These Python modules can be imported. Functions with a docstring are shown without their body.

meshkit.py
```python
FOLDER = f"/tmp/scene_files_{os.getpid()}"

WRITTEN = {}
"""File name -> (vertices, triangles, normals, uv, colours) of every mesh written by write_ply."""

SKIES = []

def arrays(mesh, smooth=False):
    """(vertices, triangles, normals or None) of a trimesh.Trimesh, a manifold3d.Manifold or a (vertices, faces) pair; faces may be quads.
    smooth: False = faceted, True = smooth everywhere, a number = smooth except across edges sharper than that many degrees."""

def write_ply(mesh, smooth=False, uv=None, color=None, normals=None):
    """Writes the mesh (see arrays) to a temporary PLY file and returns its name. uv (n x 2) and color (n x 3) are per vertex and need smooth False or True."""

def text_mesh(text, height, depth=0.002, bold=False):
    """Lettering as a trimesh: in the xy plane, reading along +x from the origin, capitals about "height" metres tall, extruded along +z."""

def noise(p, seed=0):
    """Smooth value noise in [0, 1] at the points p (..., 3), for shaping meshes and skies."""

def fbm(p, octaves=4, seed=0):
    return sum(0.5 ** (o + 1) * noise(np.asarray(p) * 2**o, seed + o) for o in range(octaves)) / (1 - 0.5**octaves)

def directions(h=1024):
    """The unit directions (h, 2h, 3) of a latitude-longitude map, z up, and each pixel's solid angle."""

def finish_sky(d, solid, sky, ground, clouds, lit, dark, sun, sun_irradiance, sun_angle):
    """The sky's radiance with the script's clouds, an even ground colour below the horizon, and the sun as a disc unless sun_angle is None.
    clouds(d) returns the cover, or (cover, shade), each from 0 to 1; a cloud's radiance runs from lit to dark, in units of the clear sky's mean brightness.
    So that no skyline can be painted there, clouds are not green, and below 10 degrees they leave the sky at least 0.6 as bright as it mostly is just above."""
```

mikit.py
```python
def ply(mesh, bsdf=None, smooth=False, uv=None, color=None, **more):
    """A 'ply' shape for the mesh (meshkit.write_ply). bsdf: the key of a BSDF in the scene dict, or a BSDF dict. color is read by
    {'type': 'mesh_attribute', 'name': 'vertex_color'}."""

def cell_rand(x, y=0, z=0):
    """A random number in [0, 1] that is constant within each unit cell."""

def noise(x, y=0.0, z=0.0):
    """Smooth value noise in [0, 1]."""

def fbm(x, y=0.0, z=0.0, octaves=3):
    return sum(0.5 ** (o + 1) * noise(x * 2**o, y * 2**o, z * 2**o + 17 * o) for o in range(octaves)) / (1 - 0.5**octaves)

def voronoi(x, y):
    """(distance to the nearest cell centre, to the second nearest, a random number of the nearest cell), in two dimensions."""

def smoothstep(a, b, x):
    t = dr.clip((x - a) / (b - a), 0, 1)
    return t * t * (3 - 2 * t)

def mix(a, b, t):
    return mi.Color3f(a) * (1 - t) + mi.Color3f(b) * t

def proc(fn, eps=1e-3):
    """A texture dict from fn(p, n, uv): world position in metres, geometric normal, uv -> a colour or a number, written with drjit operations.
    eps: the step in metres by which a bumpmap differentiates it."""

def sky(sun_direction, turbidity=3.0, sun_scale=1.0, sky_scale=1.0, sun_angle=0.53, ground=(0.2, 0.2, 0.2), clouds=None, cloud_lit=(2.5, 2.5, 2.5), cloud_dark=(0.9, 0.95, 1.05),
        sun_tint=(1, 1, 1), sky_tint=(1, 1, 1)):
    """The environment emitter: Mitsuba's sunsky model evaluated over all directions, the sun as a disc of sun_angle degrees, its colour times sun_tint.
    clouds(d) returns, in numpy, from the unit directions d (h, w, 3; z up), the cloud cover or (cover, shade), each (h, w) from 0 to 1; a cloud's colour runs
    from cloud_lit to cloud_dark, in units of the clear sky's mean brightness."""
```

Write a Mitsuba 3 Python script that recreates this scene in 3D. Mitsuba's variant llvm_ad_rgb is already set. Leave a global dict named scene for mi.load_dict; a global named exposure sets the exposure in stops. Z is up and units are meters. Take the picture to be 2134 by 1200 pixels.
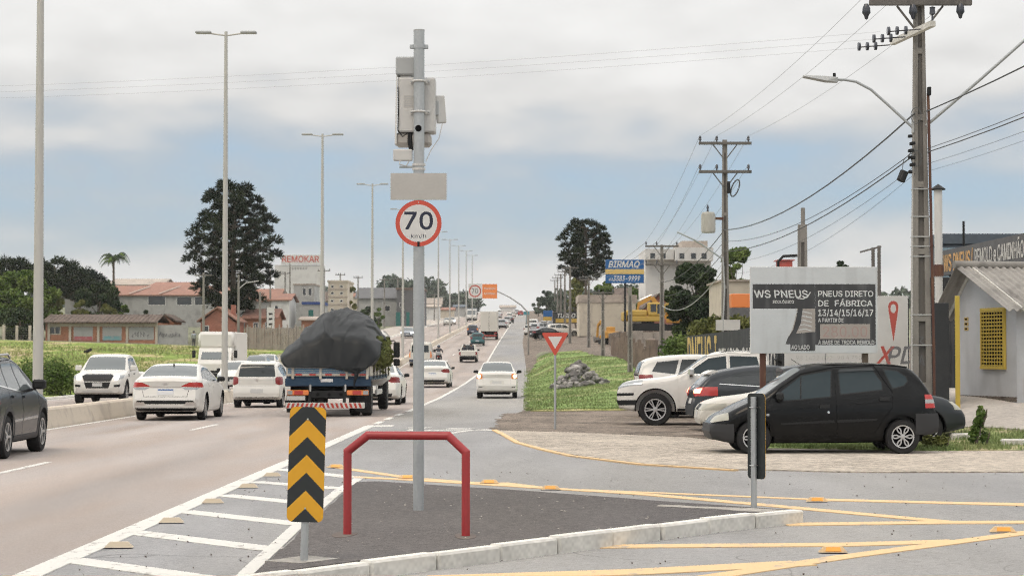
import math, random
import numpy as np
import trimesh
import manifold3d as m3
import shapely
import shapely.geometry as sg
import drjit as dr
import mitsuba as mi
import mikit
import meshkit
from mikit import proc, noise, fbm, voronoi, cell_rand, smoothstep, mix

T4 = mi.ScalarTransform4f
scene, labels = {}, {}

# ---------------------------------------------------------------- camera, sky, exposure
EYE = 1.72
PITCH = math.atan(138 / 4400)
scene['camera'] = {'type': 'thinlens', 'fov': 27.26, 'fov_axis': 'x', 'near_clip': 0.5, 'far_clip': 6000.0,
                   'aperture_radius': 0.006, 'focus_distance': 24.0,
                   'to_world': T4().look_at(origin=[0, 0, EYE], target=[0, math.cos(PITCH), EYE + math.sin(PITCH)], up=[0, 0, 1])}


def cloud_fn(d):
    """An overcast deck: bright at the zenith, paler low down, with a blue-grey bank lying low across the whole horizon."""
    el = np.degrees(np.arcsin(np.clip(d[..., 2], -1, 1)))
    az = np.degrees(np.arctan2(d[..., 0], d[..., 1]))
    q = np.stack([np.cos(np.radians(az)) * 14, np.sin(np.radians(az)) * 14, el * 0.8], -1)
    n1 = meshkit.fbm(q * [0.55, 0.55, 0.7], 4, 3)
    n2 = meshkit.fbm(q * [1.6, 1.6, 1.5] + 9.1, 4, 7)
    e = el + (n1 - 0.5) * 3.0 + (n2 - 0.5) * 1.5
    lum = np.interp(e, [0, 0.8, 1.6, 2.3, 2.9, 3.5, 4.2, 5.0, 5.8, 6.8, 7.8, 9, 12, 30, 60, 90],
                    [.90, .89, .86, .78, .67, .56, .51, .55, .66, .78, .88, .93, .97, 1.12, 1.42, 1.55])
    n3 = meshkit.fbm(q * [2.6, 2.6, 1.1] + 3.3, 4, 13)
    lum = lum * (1 + (0.22 * (n2 - 0.5) + 0.16 * (n1 - 0.5) + 0.34 * (n3 - 0.5)) * np.interp(el, [5, 9], [1, .55]))
    blue = np.clip((0.80 - lum) / 0.30, 0, 1) ** 1.2 * np.clip((14 - el) / 3, 0, 1)
    cover = 1 - 0.23 * blue
    lum = lum - 0.25 * blue
    shade = np.clip((1.7 - lum) / (1.7 - 0.20), 0, 1)
    return cover, shade


scene['sky'] = mikit.sky([-0.35, -0.5, 0.8], turbidity=4, sun_scale=0.06, sky_scale=1.0, sun_angle=30, clouds=cloud_fn, sky_tint=(0.78, 0.86, 0.84),
                         ground=(0.22, 0.20, 0.18), cloud_lit=(1.69, 1.68, 1.65), cloud_dark=(0.20, 0.20, 0.20))
exposure = 3.42


# ---------------------------------------------------------------- helpers
rng = np.random.default_rng(7)


def number(key):
    if key in used or key in roots:
        i = count.get(key, 0) + 1
        while f'{key}_{i:03d}' in used or f'{key}_{i:03d}' in roots:
            i += 1
        count[key] = i
        key = f'{key}_{i:03d}'
    used.add(key)
    return key


used, roots, count = set(), set(), {}


def thing(name, label=None, cat=None, group=None, kind=None):
    key = number(name)
    lab = {}
    if label: lab['label'] = label
    if cat: lab['category'] = cat
    if group: lab['group'] = group
    if kind: lab['kind'] = kind
    if lab: labels[key] = lab
    return key


def put(key, mesh, bsdf, smooth=False, M=None, **kw):
    """One entry of the scene under exactly this key."""
    used.add(key)
    s = mikit.ply(mesh, 'mat_' + bsdf, smooth=smooth, **kw) if not isinstance(mesh, dict) else dict(mesh)
    if M is not None:
        s['to_world'] = T4(np.asarray(M, float).tolist())
    scene[key] = s
    return key


def part(root, name, mesh, bsdf, smooth=False, M=None, label=None, **kw):
    key = number(root + '__' + name)
    put(key, mesh, bsdf, smooth, M, **kw)
    if label: labels[key] = {'label': label}
    return key


def one(name, mesh, bsdf, label, cat, smooth=False, M=None, group=None, kind=None, **kw):
    key = thing(name, label, cat, group, kind)
    return put(key, mesh, bsdf, smooth, M, **kw)


def mat4(x=0, y=0, z=0, rz=0, pitch=0, s=1):
    c, t = math.cos(rz), math.sin(rz)
    m = np.array([[c, -t, 0, x], [t, c, 0, y], [0, 0, 1, z], [0, 0, 0, 1.0]])
    if pitch:
        a, b = math.cos(pitch), math.sin(pitch)
        m = m @ np.array([[a, 0, -b, 0], [0, 1, 0, 0], [b, 0, a, 0], [0, 0, 0, 1.0]])
    m[:3, :3] *= s
    return m


def tm(v, f):
    return trimesh.Trimesh(np.asarray(v, float), np.asarray(f, int), process=False)


def man(mesh):
    return m3.Manifold(m3.Mesh(np.asarray(mesh.vertices, np.float32), np.asarray(mesh.faces, np.uint32)))


def unman(m):
    q = m.to_mesh()
    return tm(q.vert_properties[:, :3], q.tri_verts)


def box(x0, x1, y0, y1, z0, z1):
    b = trimesh.creation.box((abs(x1 - x0), abs(y1 - y0), abs(z1 - z0)))
    b.apply_translation(((x0 + x1) / 2, (y0 + y1) / 2, (z0 + z1) / 2))
    return b


def cbox(x0, x1, y0, y1, z0, z1, c=0.01):
    """A box with chamfered edges."""
    pts = []
    for sx, xa in ((-1, x0), (1, x1)):
        for sy, ya in ((-1, y0), (1, y1)):
            for sz, za in ((-1, z0), (1, z1)):
                pts += [(xa, ya - sy * c, za - sz * c), (xa - sx * c, ya, za - sz * c), (xa - sx * c, ya - sy * c, za)]
    return unman(m3.Manifold.hull_points(np.array(pts, np.float32)))


def cat(*ms):
    ms = [m for m in (ms[0] if len(ms) == 1 and isinstance(ms[0], (list, tuple)) else ms) if m is not None]
    return trimesh.util.concatenate([tm(m.vertices, m.faces) for m in ms])


def tube(pts, r, n=8, cap=True):
    pts = np.asarray(pts, float)
    r = np.broadcast_to(np.asarray(r, float), (len(pts),))
    tan = np.gradient(pts, axis=0)
    tan /= np.linalg.norm(tan, axis=1, keepdims=True) + 1e-12
    ref = np.array([0, 0, 1.0]) if abs(tan[0, 2]) < 0.9 else np.array([1.0, 0, 0])
    a = np.cross(tan[0], ref); a /= np.linalg.norm(a)
    rings = []
    ang = np.arange(n) * 2 * np.pi / n
    for p, t, q in zip(pts, tan, r):
        a = a - t * (a @ t); a /= np.linalg.norm(a) + 1e-12
        b = np.cross(t, a)
        rings.append(p + q * (np.cos(ang)[:, None] * a + np.sin(ang)[:, None] * b))
    v = np.vstack(rings)
    f = []
    for i in range(len(pts) - 1):
        for j in range(n):
            k = (j + 1) % n
            f += [(i * n + j, i * n + k, (i + 1) * n + k), (i * n + j, (i + 1) * n + k, (i + 1) * n + j)]
    if cap:
        v = np.vstack([v, pts[:1], pts[-1:]])
        m = len(pts)
        for j in range(n):
            k = (j + 1) % n
            f += [(m * n, k, j), (m * n + 1, (m - 1) * n + j, (m - 1) * n + k)]
    return tm(v, f)


def bar(a, b, r, n=8, r2=None):
    return tube([a, b], [r, r if r2 is None else r2], n)


def beam(a, b, w, h):
    """A square bar from a to b, w wide and h high."""
    a, b = np.asarray(a, float), np.asarray(b, float)
    t = b - a; L = np.linalg.norm(t); t /= L
    ref = np.array([0, 0, 1.0]) if abs(t[2]) < 0.95 else np.array([0, 1.0, 0])
    s = np.cross(t, ref); s /= np.linalg.norm(s)
    u = np.cross(s, t)
    m = trimesh.creation.box((L, w, h))
    M = np.eye(4); M[:3, 0], M[:3, 1], M[:3, 2], M[:3, 3] = t, -s, u, (a + b) / 2
    m.apply_transform(M)
    return m


def lathe(prof, n=24):
    """Revolve (r, z) round z."""
    return trimesh.creation.revolve(np.asarray(prof, float), sections=n)


def extr(poly, h, engine='earcut'):
    if not isinstance(poly, sg.base.BaseGeometry): poly = sg.Polygon(poly)
    if not poly.is_valid: poly = poly.buffer(0)
    gs = [g for g in getattr(poly, 'geoms', [poly]) if g.area > 1e-9]
    return trimesh.util.concatenate([trimesh.creation.extrude_polygon(g, h, engine=engine) for g in gs])


FRONT = np.array([[1, 0, 0, 0], [0, 0, -1, 0], [0, 1, 0, 0], [0, 0, 0, 1.0]])   # a drawing in xy stood up: x stays, y becomes z, +z becomes -y (towards the camera)


def stand(mesh, x=0, y=0, z=0, rz=0):
    """Stand a drawing (xy, extruded along +z) upright, facing -y, then turn and move it."""
    m = mesh.copy()
    m.apply_transform(mat4(x, y, z, rz) @ FRONT)
    return m


def lettering(text, h, depth=0.004, bold=False, width=None, slant=0.0):
    m = meshkit.text_mesh(text, h, depth, bold)
    if width:
        w = m.bounds[1][0] - m.bounds[0][0]
        m.vertices[:, 0] = (m.vertices[:, 0] - m.bounds[0][0]) * (width / w)
    if slant:
        m.vertices[:, 0] += slant * m.vertices[:, 1]
    return m


def rounded(w, h, r):
    return sg.box(r - w / 2, r - h / 2, w / 2 - r, h / 2 - r).buffer(r, quad_segs=6)


# ---------------------------------------------------------------- materials
def mat(key, color, rough=0.6, metal=0.0, cc=0.0, spec=0.5, bump=None, **kw):
    b = {'type': 'principled', 'base_color': color if isinstance(color, dict) else {'type': 'rgb', 'value': list(color)}, 'roughness': rough if isinstance(rough, dict) else float(rough),
         'metallic': float(metal), 'specular': float(spec)}
    if cc: b['clearcoat'] = float(cc); b['clearcoat_gloss'] = 0.95
    b.update(kw)
    if bump: b = {'type': 'bumpmap', 'arbitrary': bump[0], 'scale': bump[1], 'bsdf': b}
    scene['mat_' + key] = {'type': 'twosided', 'bsdf': b}
    return key


def cmul(c, f):
    return mi.Color3f(*c) * f


def speckled(base, amp, fine, big=0.25, bigamp=0.12, tint=(1, 1, 1)):
    """A colour with fine grain, broad patches and a slow drift of tint."""
    def fn(p, n, uv):
        x, y = 0.79 * p.x - 0.61 * p.y, 0.61 * p.x + 0.79 * p.y
        g = noise(x * fine, y * fine, p.z * fine) - 0.5
        g2 = noise((0.5 * x + 0.87 * y) * fine * 0.37 + 5, (0.87 * x - 0.5 * y) * fine * 0.37, p.z * fine * .37) - 0.5
        b = fbm(x * big, y * big, p.z * big, 4) - 0.5
        return cmul(base, 1 + amp * g + amp * 0.6 * g2 + 2 * bigamp * b)
    return proc(fn)


def streaked(base, dark, amount=0.35, fx=6.0, fz=0.5, speck=0.1):
    """Paint or concrete with vertical rain streaks and blotches."""
    def fn(p, n, uv):
        s = fbm(p.x * fx, p.y * fx, p.z * fz, 3)
        b = fbm(p.x * 1.3 + 7, p.y * 1.3, p.z * 1.3, 3)
        t = smoothstep(0.5, 0.8, s) * 0.6 + smoothstep(0.5, 0.75, b) * 0.5
        return mix(base, dark, dr.clip(t * amount * 2, 0, 1)) * (1 + speck * (noise(p.x * 60, p.y * 60, p.z * 60) - 0.5))
    return proc(fn)


def asphalt(base, amp=0.35, cracks=0.0, oil=0.0):
    def fn(p, n, uv):
        x, y = 0.79 * p.x - 0.61 * p.y, 0.61 * p.x + 0.79 * p.y
        g = noise(x * 90, y * 90) - 0.5
        g2 = noise((0.5 * x + 0.87 * y) * 23 + 3, (0.87 * x - 0.5 * y) * 23) - 0.5
        b = fbm(p.x * 0.5, p.y * 0.12, 0, 4) - 0.5
        b2 = fbm(p.x * 2.2 + 20, p.y * 0.6, 0, 3) - 0.5
        v = 1 + amp * g + 0.5 * amp * g2 + 0.35 * b + 0.2 * b2
        if cracks:
            f1, f2, _ = voronoi(p.x * 0.35 + 0.5 * noise(p.x, p.y), p.y * 0.2 + 0.5 * noise(p.y + 9, p.x))
            v = v * (1 - cracks * (1 - smoothstep(0.0, 0.012, f2 - f1)) * smoothstep(0.5, 0.65, noise(p.x * 0.2, p.y * 0.2, 3)))
        warm = fbm(p.x * 0.3 + 50, p.y * 0.05, 0, 3) - 0.5
        return mix(base, (base[0] * 0.95, base[1] * 0.98, base[2] * 1.06), dr.clip(0.5 + 2.0 * warm, 0, 1)) * v
    return proc(fn)


def worn(base, under, wear=0.45, fine=14.0):
    """Road paint worn through to the asphalt."""
    def fn(p, n, uv):
        a = fbm(p.x * fine, p.y * fine * 0.5, 0, 4)
        b = fbm(p.x * 1.1 + 3, p.y * 0.5, 0, 2)
        t = smoothstep(0.60, 0.78, a * 0.75 + b * 0.25 + (wear - 0.45) * 0.5)
        return mix(base, under, t * 0.8) * (1 + 0.1 * (noise(p.x * 70, p.y * 70) - 0.5))
    return proc(fn)


def lanes(p, n, uv):
    """Reddish worn asphalt: fine grain, wheel tracks polished paler, an oily middle to each lane, long patches."""
    u = (p.x + 3.85 - 0.0083 * p.y) / 3.65
    u = u - dr.floor(u)
    track = dr.exp(-dr.square((u - 0.27) / 0.09)) + dr.exp(-dr.square((u - 0.73) / 0.09))
    oil = dr.exp(-dr.square((u - 0.5) / 0.10))
    b = fbm(p.x * 0.6, p.y * 0.07, 0, 4) - 0.5
    b2 = fbm(p.x * 1.7 + 20, p.y * 0.25, 0, 3) - 0.5
    g = noise(63 * p.x - 49 * p.y, 49 * p.x + 63 * p.y) - 0.5
    v = 1 + 0.05 * track - 0.10 * oil * (0.5 + noise(p.x, p.y * 0.1)) + 0.42 * b + 0.22 * b2 + 0.24 * g
    return mix((0.300, 0.256, 0.230), (0.282, 0.253, 0.238), dr.clip(0.5 + 2.5 * b2, 0, 1)) * v


mat('highway_asphalt', proc(lanes), 0.85, spec=0.3)
mat('grey_asphalt', asphalt((0.245, 0.236, 0.222), 0.34, 0.30), 0.85, spec=0.3)
mat('dark_asphalt', asphalt((0.108, 0.098, 0.092), 0.8), 0.85, spec=0.3, bump=(proc(lambda p, n, uv: noise(55 * p.x - 43 * p.y, 43 * p.x + 55 * p.y) + 0.6 * noise(20 * p.x + 17 * p.y, 17 * p.x - 20 * p.y), eps=2e-3), 0.006))
mat('white_line', worn((0.56, 0.55, 0.52), (0.30, 0.28, 0.26), 0.45), 0.7)
mat('yellow_line', worn((0.61, 0.43, 0.235), (0.34, 0.30, 0.26), 0.42), 0.7)
mat('gravel', speckled((0.405, 0.36, 0.31), 0.8, 22, 0.5, 0.28), 0.95, spec=0.2, bump=(proc(lambda p, n, uv: noise(19 * p.x - 14.6 * p.y, 14.6 * p.x + 19 * p.y) + 0.7 * noise(7 * p.x + 5.6 * p.y, 5.6 * p.x - 7 * p.y), eps=4e-3), 0.03))
mat('dirt', speckled((0.16, 0.135, 0.115), 0.9, 14, 0.7, 0.5), 0.95, spec=0.2, bump=(proc(lambda p, n, uv: fbm(2.4 * p.x - 1.8 * p.y, 1.8 * p.x + 2.4 * p.y, 0, 4), eps=6e-3), 0.06))
mat('concrete_ground', speckled((0.34, 0.31, 0.28), 0.3, 18, 0.5, 0.2), 0.9, spec=0.2)
mat('kerb_concrete', speckled((0.60, 0.585, 0.545), 0.28, 30, 1.6, 0.22), 0.85, spec=0.25, bump=(proc(lambda p, n, uv: fbm(p.x * 20, p.y * 20, p.z * 20, 3), eps=3e-3), 0.008))


def soil_grass(p, n, uv):
    a = fbm(p.x * 0.35, p.y * 0.12, 0, 4)
    b = fbm(p.x * 2.0, p.y * 0.8, 3, 3)
    g = mix((0.165, 0.220, 0.060), (0.29, 0.275, 0.125), smoothstep(0.45, 0.62, a))
    g = mix(g, (0.34, 0.27, 0.19), smoothstep(0.60, 0.72, a * 0.6 + b * 0.4))
    return g * (0.72 + 0.56 * b)


def lawn(p, n, uv):
    a = fbm(p.x * 0.5, p.y * 0.25, 0, 4)
    b = fbm(p.x * 3.0, p.y * 1.5, 3, 3)
    g = mix((0.160, 0.225, 0.082), (0.230, 0.275, 0.115), smoothstep(0.42, 0.62, a))
    g = mix(g, (0.27, 0.22, 0.15), smoothstep(0.54, 0.72, a * 0.55 + b * 0.45) * 0.8)
    return g * (0.78 + 0.44 * b)


mat('field_grass', proc(soil_grass), 0.95, spec=0.1)
mat('lawn', proc(lawn), 0.95, spec=0.1)
mat('far_land', speckled((0.15, 0.155, 0.11), 0.5, 0.2, 0.02, 0.5), 0.95, spec=0.1)
# ---------------------------------------------------------------- the lie of the land (x to the right, y along the highway, z up)
PD = np.array([0, 60, 88, 110, 130, 172, 216, 275, 400, 600, 917, 960, 1100, 1500, 3000.])
PZ = np.array([0, 0, -.12, -.08, 0, .35, 1.75, 3.5, 7.0, 12.3, 20, 20.6, 20, 12, 0])


def ss(a, b, x):
    t = np.clip((np.asarray(x, float) - a) / (b - a), 0, 1)
    return t * t * (3 - 2 * t)


def zf(x, y):
    x, y = np.asarray(x, float), np.asarray(y, float)
    z = np.interp(y, PD, PZ)
    z = z + 0.03 * np.clip(-21 - x, 0, 70) * ss(70, 110, y)
    A = 0.75 * ss(37, 49, y) * ss(7, 10.5, x)
    B = 0.085 * np.clip(x - 1.0, 0, 24) * ss(52, 90, y)
    Cb = .75 * ss(.9, 3.5, x) * (1 - ss(8, 12, x)) * ss(85, 150, y) * (1 - ss(192, 225, y))
    return z + np.maximum(A, B) + Cb


def z1(x, y): return float(zf(x, y))


def xe(D): return np.interp(D, [0, 16, 33, 50, 66, 80, 137, 275, 917, 1500], [-3.95, -3.75, -3.56, -3.40, -3.14, -3.10, -2.72, -1.57, 3.76, 8.6])
def xm(D): return -11.4 + .0083 * np.asarray(D, float)
def xo(D): return -19.6 + .0083 * np.asarray(D, float)


YS = np.unique(np.concatenate([np.arange(4, 60, 2), np.arange(60, 300, 3), np.arange(300, 1000, 12), [1000, 1050, 1100, 1250, 1500]])).astype(float)


def skirted(m, dz):
    """Close the edge of a thin sheet down to the surface it lies on."""
    if dz <= 0.001: return m
    e = np.sort(m.faces[:, [0, 1, 1, 2, 2, 0]].reshape(-1, 2), axis=1)
    q, c = np.unique(e, axis=0, return_counts=True)
    b = q[c == 1]; n = len(m.vertices)
    ids = np.unique(b); low = m.vertices[ids] - [0, 0, dz + .004]
    mp = {v: n + i for i, v in enumerate(ids)}
    f = [(x, y, mp[y]) for x, y in b] + [(x, mp[y], mp[x]) for x, y in b]
    return tm(np.vstack([m.vertices, low]), np.vstack([m.faces, f]))


def strip(xa, xb, y0, y1, dz, nx=1, ys=YS):
    y = np.unique(np.concatenate([[y0], ys[(ys > y0) & (ys < y1)], [y1]]))
    a, b = np.broadcast_to(xa(y), y.shape), np.broadcast_to(xb(y), y.shape)
    t = np.linspace(0, 1, nx + 1)
    X = a[:, None] + (b - a)[:, None] * t
    Y = np.repeat(y[:, None], nx + 1, 1)
    V = np.stack([X, Y, zf(X, Y) + dz], -1).reshape(-1, 3)
    f = []
    n = nx + 1
    for i in range(len(y) - 1):
        for j in range(nx):
            k = i * n + j
            f += [(k, k + 1, k + n + 1), (k, k + n + 1, k + n)]
    return skirted(tm(V, f), dz)


def drape(poly, dz, step=2.0):
    p = sg.Polygon(poly) if not isinstance(poly, sg.base.BaseGeometry) else poly
    p = p if p.is_valid else p.buffer(0)
    out = []
    for g in getattr(p, 'geoms', [p]):
        v, f = trimesh.creation.triangulate_polygon(g, engine='earcut')
        v3 = np.column_stack([v, np.zeros(len(v))])
        v3, f = trimesh.remesh.subdivide_to_size(v3, f, step, max_iter=20)
        v3[:, 2] = zf(v3[:, 0], v3[:, 1]) + dz
        m = trimesh.Trimesh(v3, f, process=True)
        if m.face_normals[:, 2].mean() < 0: m.invert()
        out.append(skirted(tm(m.vertices, m.faces), dz))
    return cat(out)


def wobble(pts, amp, step, seed):
    """A polygon outline with an uneven edge."""
    ls = sg.LinearRing(pts)
    n = int(ls.length / step)
    q = np.array([ls.interpolate(i * step).coords[0] for i in range(n)])
    r = np.column_stack([q, np.zeros(n)])
    d = np.stack([meshkit.fbm(r * 1.7 + 3, 3, seed) - .5, meshkit.fbm(r * 1.7 + 31, 3, seed + 5) - .5], 1)
    return q + 2 * amp * d


def line(pts, w, dz=0.008):
    return drape(sg.LineString(pts).buffer(w / 2, cap_style=2, join_style=2), dz, 3.0)


# ground sheet
gx = np.unique(np.concatenate([np.arange(-60, 60.1, 1.5), np.linspace(-900, -60, 40), np.linspace(60, 900, 40)]))
gy = np.unique(np.concatenate([np.arange(-30, 60, 1.5), np.arange(60, 330, 3), np.linspace(330, 1100, 60), np.linspace(1100, 3000, 12)]))
GX, GY = np.meshgrid(gx, gy)
GZ = zf(GX, GY) - 0.07
n = len(gx)
ii = (np.arange(len(gy) - 1)[:, None] * n + np.arange(n - 1)).ravel()
put(thing('ground', kind='structure'), tm(np.stack([GX, GY, GZ], -1).reshape(-1, 3), np.vstack([np.stack([ii, ii + 1, ii + n + 1], 1), np.stack([ii, ii + n + 1, ii + n], 1)])), 'far_land')

# junction and slip road asphalt, the two carriageways, verges
road = thing('service_road', kind='structure')
put(road, cat(strip(lambda y: xe(y) - .3, lambda y: y * 0 + 16, -20, 48, 0.0, 8, np.arange(-20, 60, 3.)), strip(lambda y: xe(y) - .3, lambda y: np.interp(y, [48, 60, 90, 170, 260, 900], [1.6, 1.6, 1.5, 1.2, 1.4, 6.8]), 48, 900, 0.0, 3)), 'grey_asphalt')
hw = thing('highway', kind='structure')
put(hw, strip(lambda y: xm(y) + .1, lambda y: xe(y), -20, 1300, 0.004, 3, np.concatenate([np.arange(-20, 4, 4), YS])), 'highway_asphalt')
op = thing('far_carriageway', kind='structure')
put(op, strip(lambda y: xo(y), lambda y: xm(y) + .1, -20, 1300, 0.0, 3, np.concatenate([np.arange(-20, 4, 4), YS])), 'highway_asphalt')
pv = thing('far_pavement', kind='structure')
put(pv, strip(lambda y: xo(y) - 5.5, lambda y: xo(y), 150, 900, 0.06, 2), 'concrete_ground')
part(pv, 'kerb', cat(strip(lambda y: xo(y) - .02, lambda y: xo(y) + .15, 60, 900, 0.10, 1), strip(lambda y: xo(y) + .15, lambda y: xo(y) + .22, 60, 900, 0.05, 1)), 'kerb_concrete')
fld = thing('grass_field', kind='structure')
put(fld, strip(lambda y: xo(y) - 75, lambda y: xo(y) - .1, 30, 232, 0.02, 14), 'field_grass')
put(thing('dirt_lot', kind='structure'), drape(wobble([(-.5, 50), (-.2, 44), (1, 39), (4, 37), (13, 36.5), (22, 37), (22, 70), (8, 70), (5.2, 66), (2, 66.5), (.6, 66.5), (-.2, 60)], .35, .5, 3), 0.012, 1.2), 'dirt')
gv = [(-0.4, 47.4), (-0.07, 43.6), (0.21, 40.56), (1.08, 35.8), (2.12, 33.0), (3.43, 31.4), (5, 30.8), (7.43, 30.7), (12, 30.8), (12, 36.6), (9.0, 37.4), (6.5, 38), (4.5, 41), (3.5, 43.5), (1.6, 46)]
put(thing('gravel_verge', kind='structure'), drape(wobble(gv, .16, .35, 8), 0.02, 1.2), 'gravel')
put(thing('roadside_strip', kind='structure'), strip(lambda y: np.interp(y, [62, 90, 170, 260, 900], [1.2, 1.4, 1.15, 1.3, 6.7]), lambda y: np.interp(y, [60, 200, 900], [30, 34, 44]), 62, 900, 0.008, 12), 'dirt')
lw = [(0.75, 66), (3, 65.2), (5.6, 66), (6.3, 80), (7.2, 110), (7.4, 150), (6.0, 188), (2.4, 188), (1.1, 150), (.8, 118), (.6, 90)]
put(thing('lawn', kind='structure'), drape(wobble(lw, .38, .40, 5), 0.05, 2.5), 'lawn')
part('lawn', 'dry_edge', drape(wobble([(.5, 64.2), (3, 63.2), (6.0, 64), (6.6, 67.5), (4, 68.2), (2, 67.6), (.6, 69)], .5, .3, 15), 0.035, 1.5), 'field_grass')
rg = [(4.4, 38.6), (6.0, 37.7), (7.5, 37.2), (9.1, 37.5), (14, 37.3), (14, 40.2), (10.4, 40.5), (9.2, 42.4), (8.1, 43.5), (6.8, 41.6), (5.2, 40.4)]
put(thing('grass_verge', kind='structure'), drape(wobble(rg, .25, .4, 6), 0.03, 0.8), 'lawn')
put(thing('driveway', kind='structure'), drape([(8.9, 43), (10.6, 40.6), (18, 40.6), (20, 62), (9.4, 62), (8.6, 50)], 0.035, 0.8), 'concrete_ground')

# road markings
W_, Y_ = 'white_line', 'yellow_line'
def along(fx, y0, y1, w, dz=0.009): return strip(lambda y: fx(y) - w / 2, lambda y: fx(y) + w / 2, y0, y1, dz)
part(hw, 'edge_line', strip(lambda y: xe(y) - .13, lambda y: xe(y) + .10, -4, 50.6, 0.009), W_)
part(hw, 'edge_line', along(xe, 64, 900, .16), W_)
part(hw, 'gore_bar', drape([(-3.5, 50.3), (-2.85, 50.3), (-2.85, 51.2), (-3.5, 51.2)], .009), W_)
for a in (52.2, 55.6, 59.4):
    part(hw, 'edge_dash', along(xe, a, a + 1.9, .16), W_)
part(hw, 'median_edge_line', along(lambda y: xm(y) + .42, 4, 900, .13), W_)
for k in range(0, 24):
    a = 11.5 + 18.2 * k
    part(hw, 'lane_dash', along(lambda y: -7.66 + .0083 * y, a, a + 4, .12), W_)
for k in range(0, 16):
    a = 60 + 18.2 * k
    part(op, 'lane_dash', along(lambda y: -15.5 + .0083 * y, a, a + 4, .12), W_)
part(op, 'edge_line', along(lambda y: xo(y) + .5, 60, 600, .14), W_)
bars = [((-3.72, 17.75), (-1.9, 15.75)), ((-3.70, 20.5), (-2.1, 18.65)), ((-3.62, 23.2), (-2.13, 21.4)), ((-3.54, 25.85), (-2.2, 24.2)), ((-3.5, 28.55), (-2.2, 27.1)), ((-3.5, 31.7), (-2.19, 29.5))]
for i, (a, b) in enumerate(bars):
    part(hw, 'hatch_bar', line([a, b], .32), W_)
part(hw, 'hatch_border', line([(-1.98, 13.5), (-2.09, 17), (-2.15, 21.5), (-2.18, 26.7), (-2.12, 29.3)], .13, .011), W_)
part(road, 'yield_triangle', cat(line([(-2.35, 47.9), (-.9, 47.5)], .3), line([(-2.3, 48.4), (-1.65, 44.8)], .16), line([(-1.65, 44.8), (-.92, 47.9)], .16)), W_)
part(road, 'give_way_dash', line([(-2.4, 49.6), (-1.95, 49.4)], .45), W_)
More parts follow.
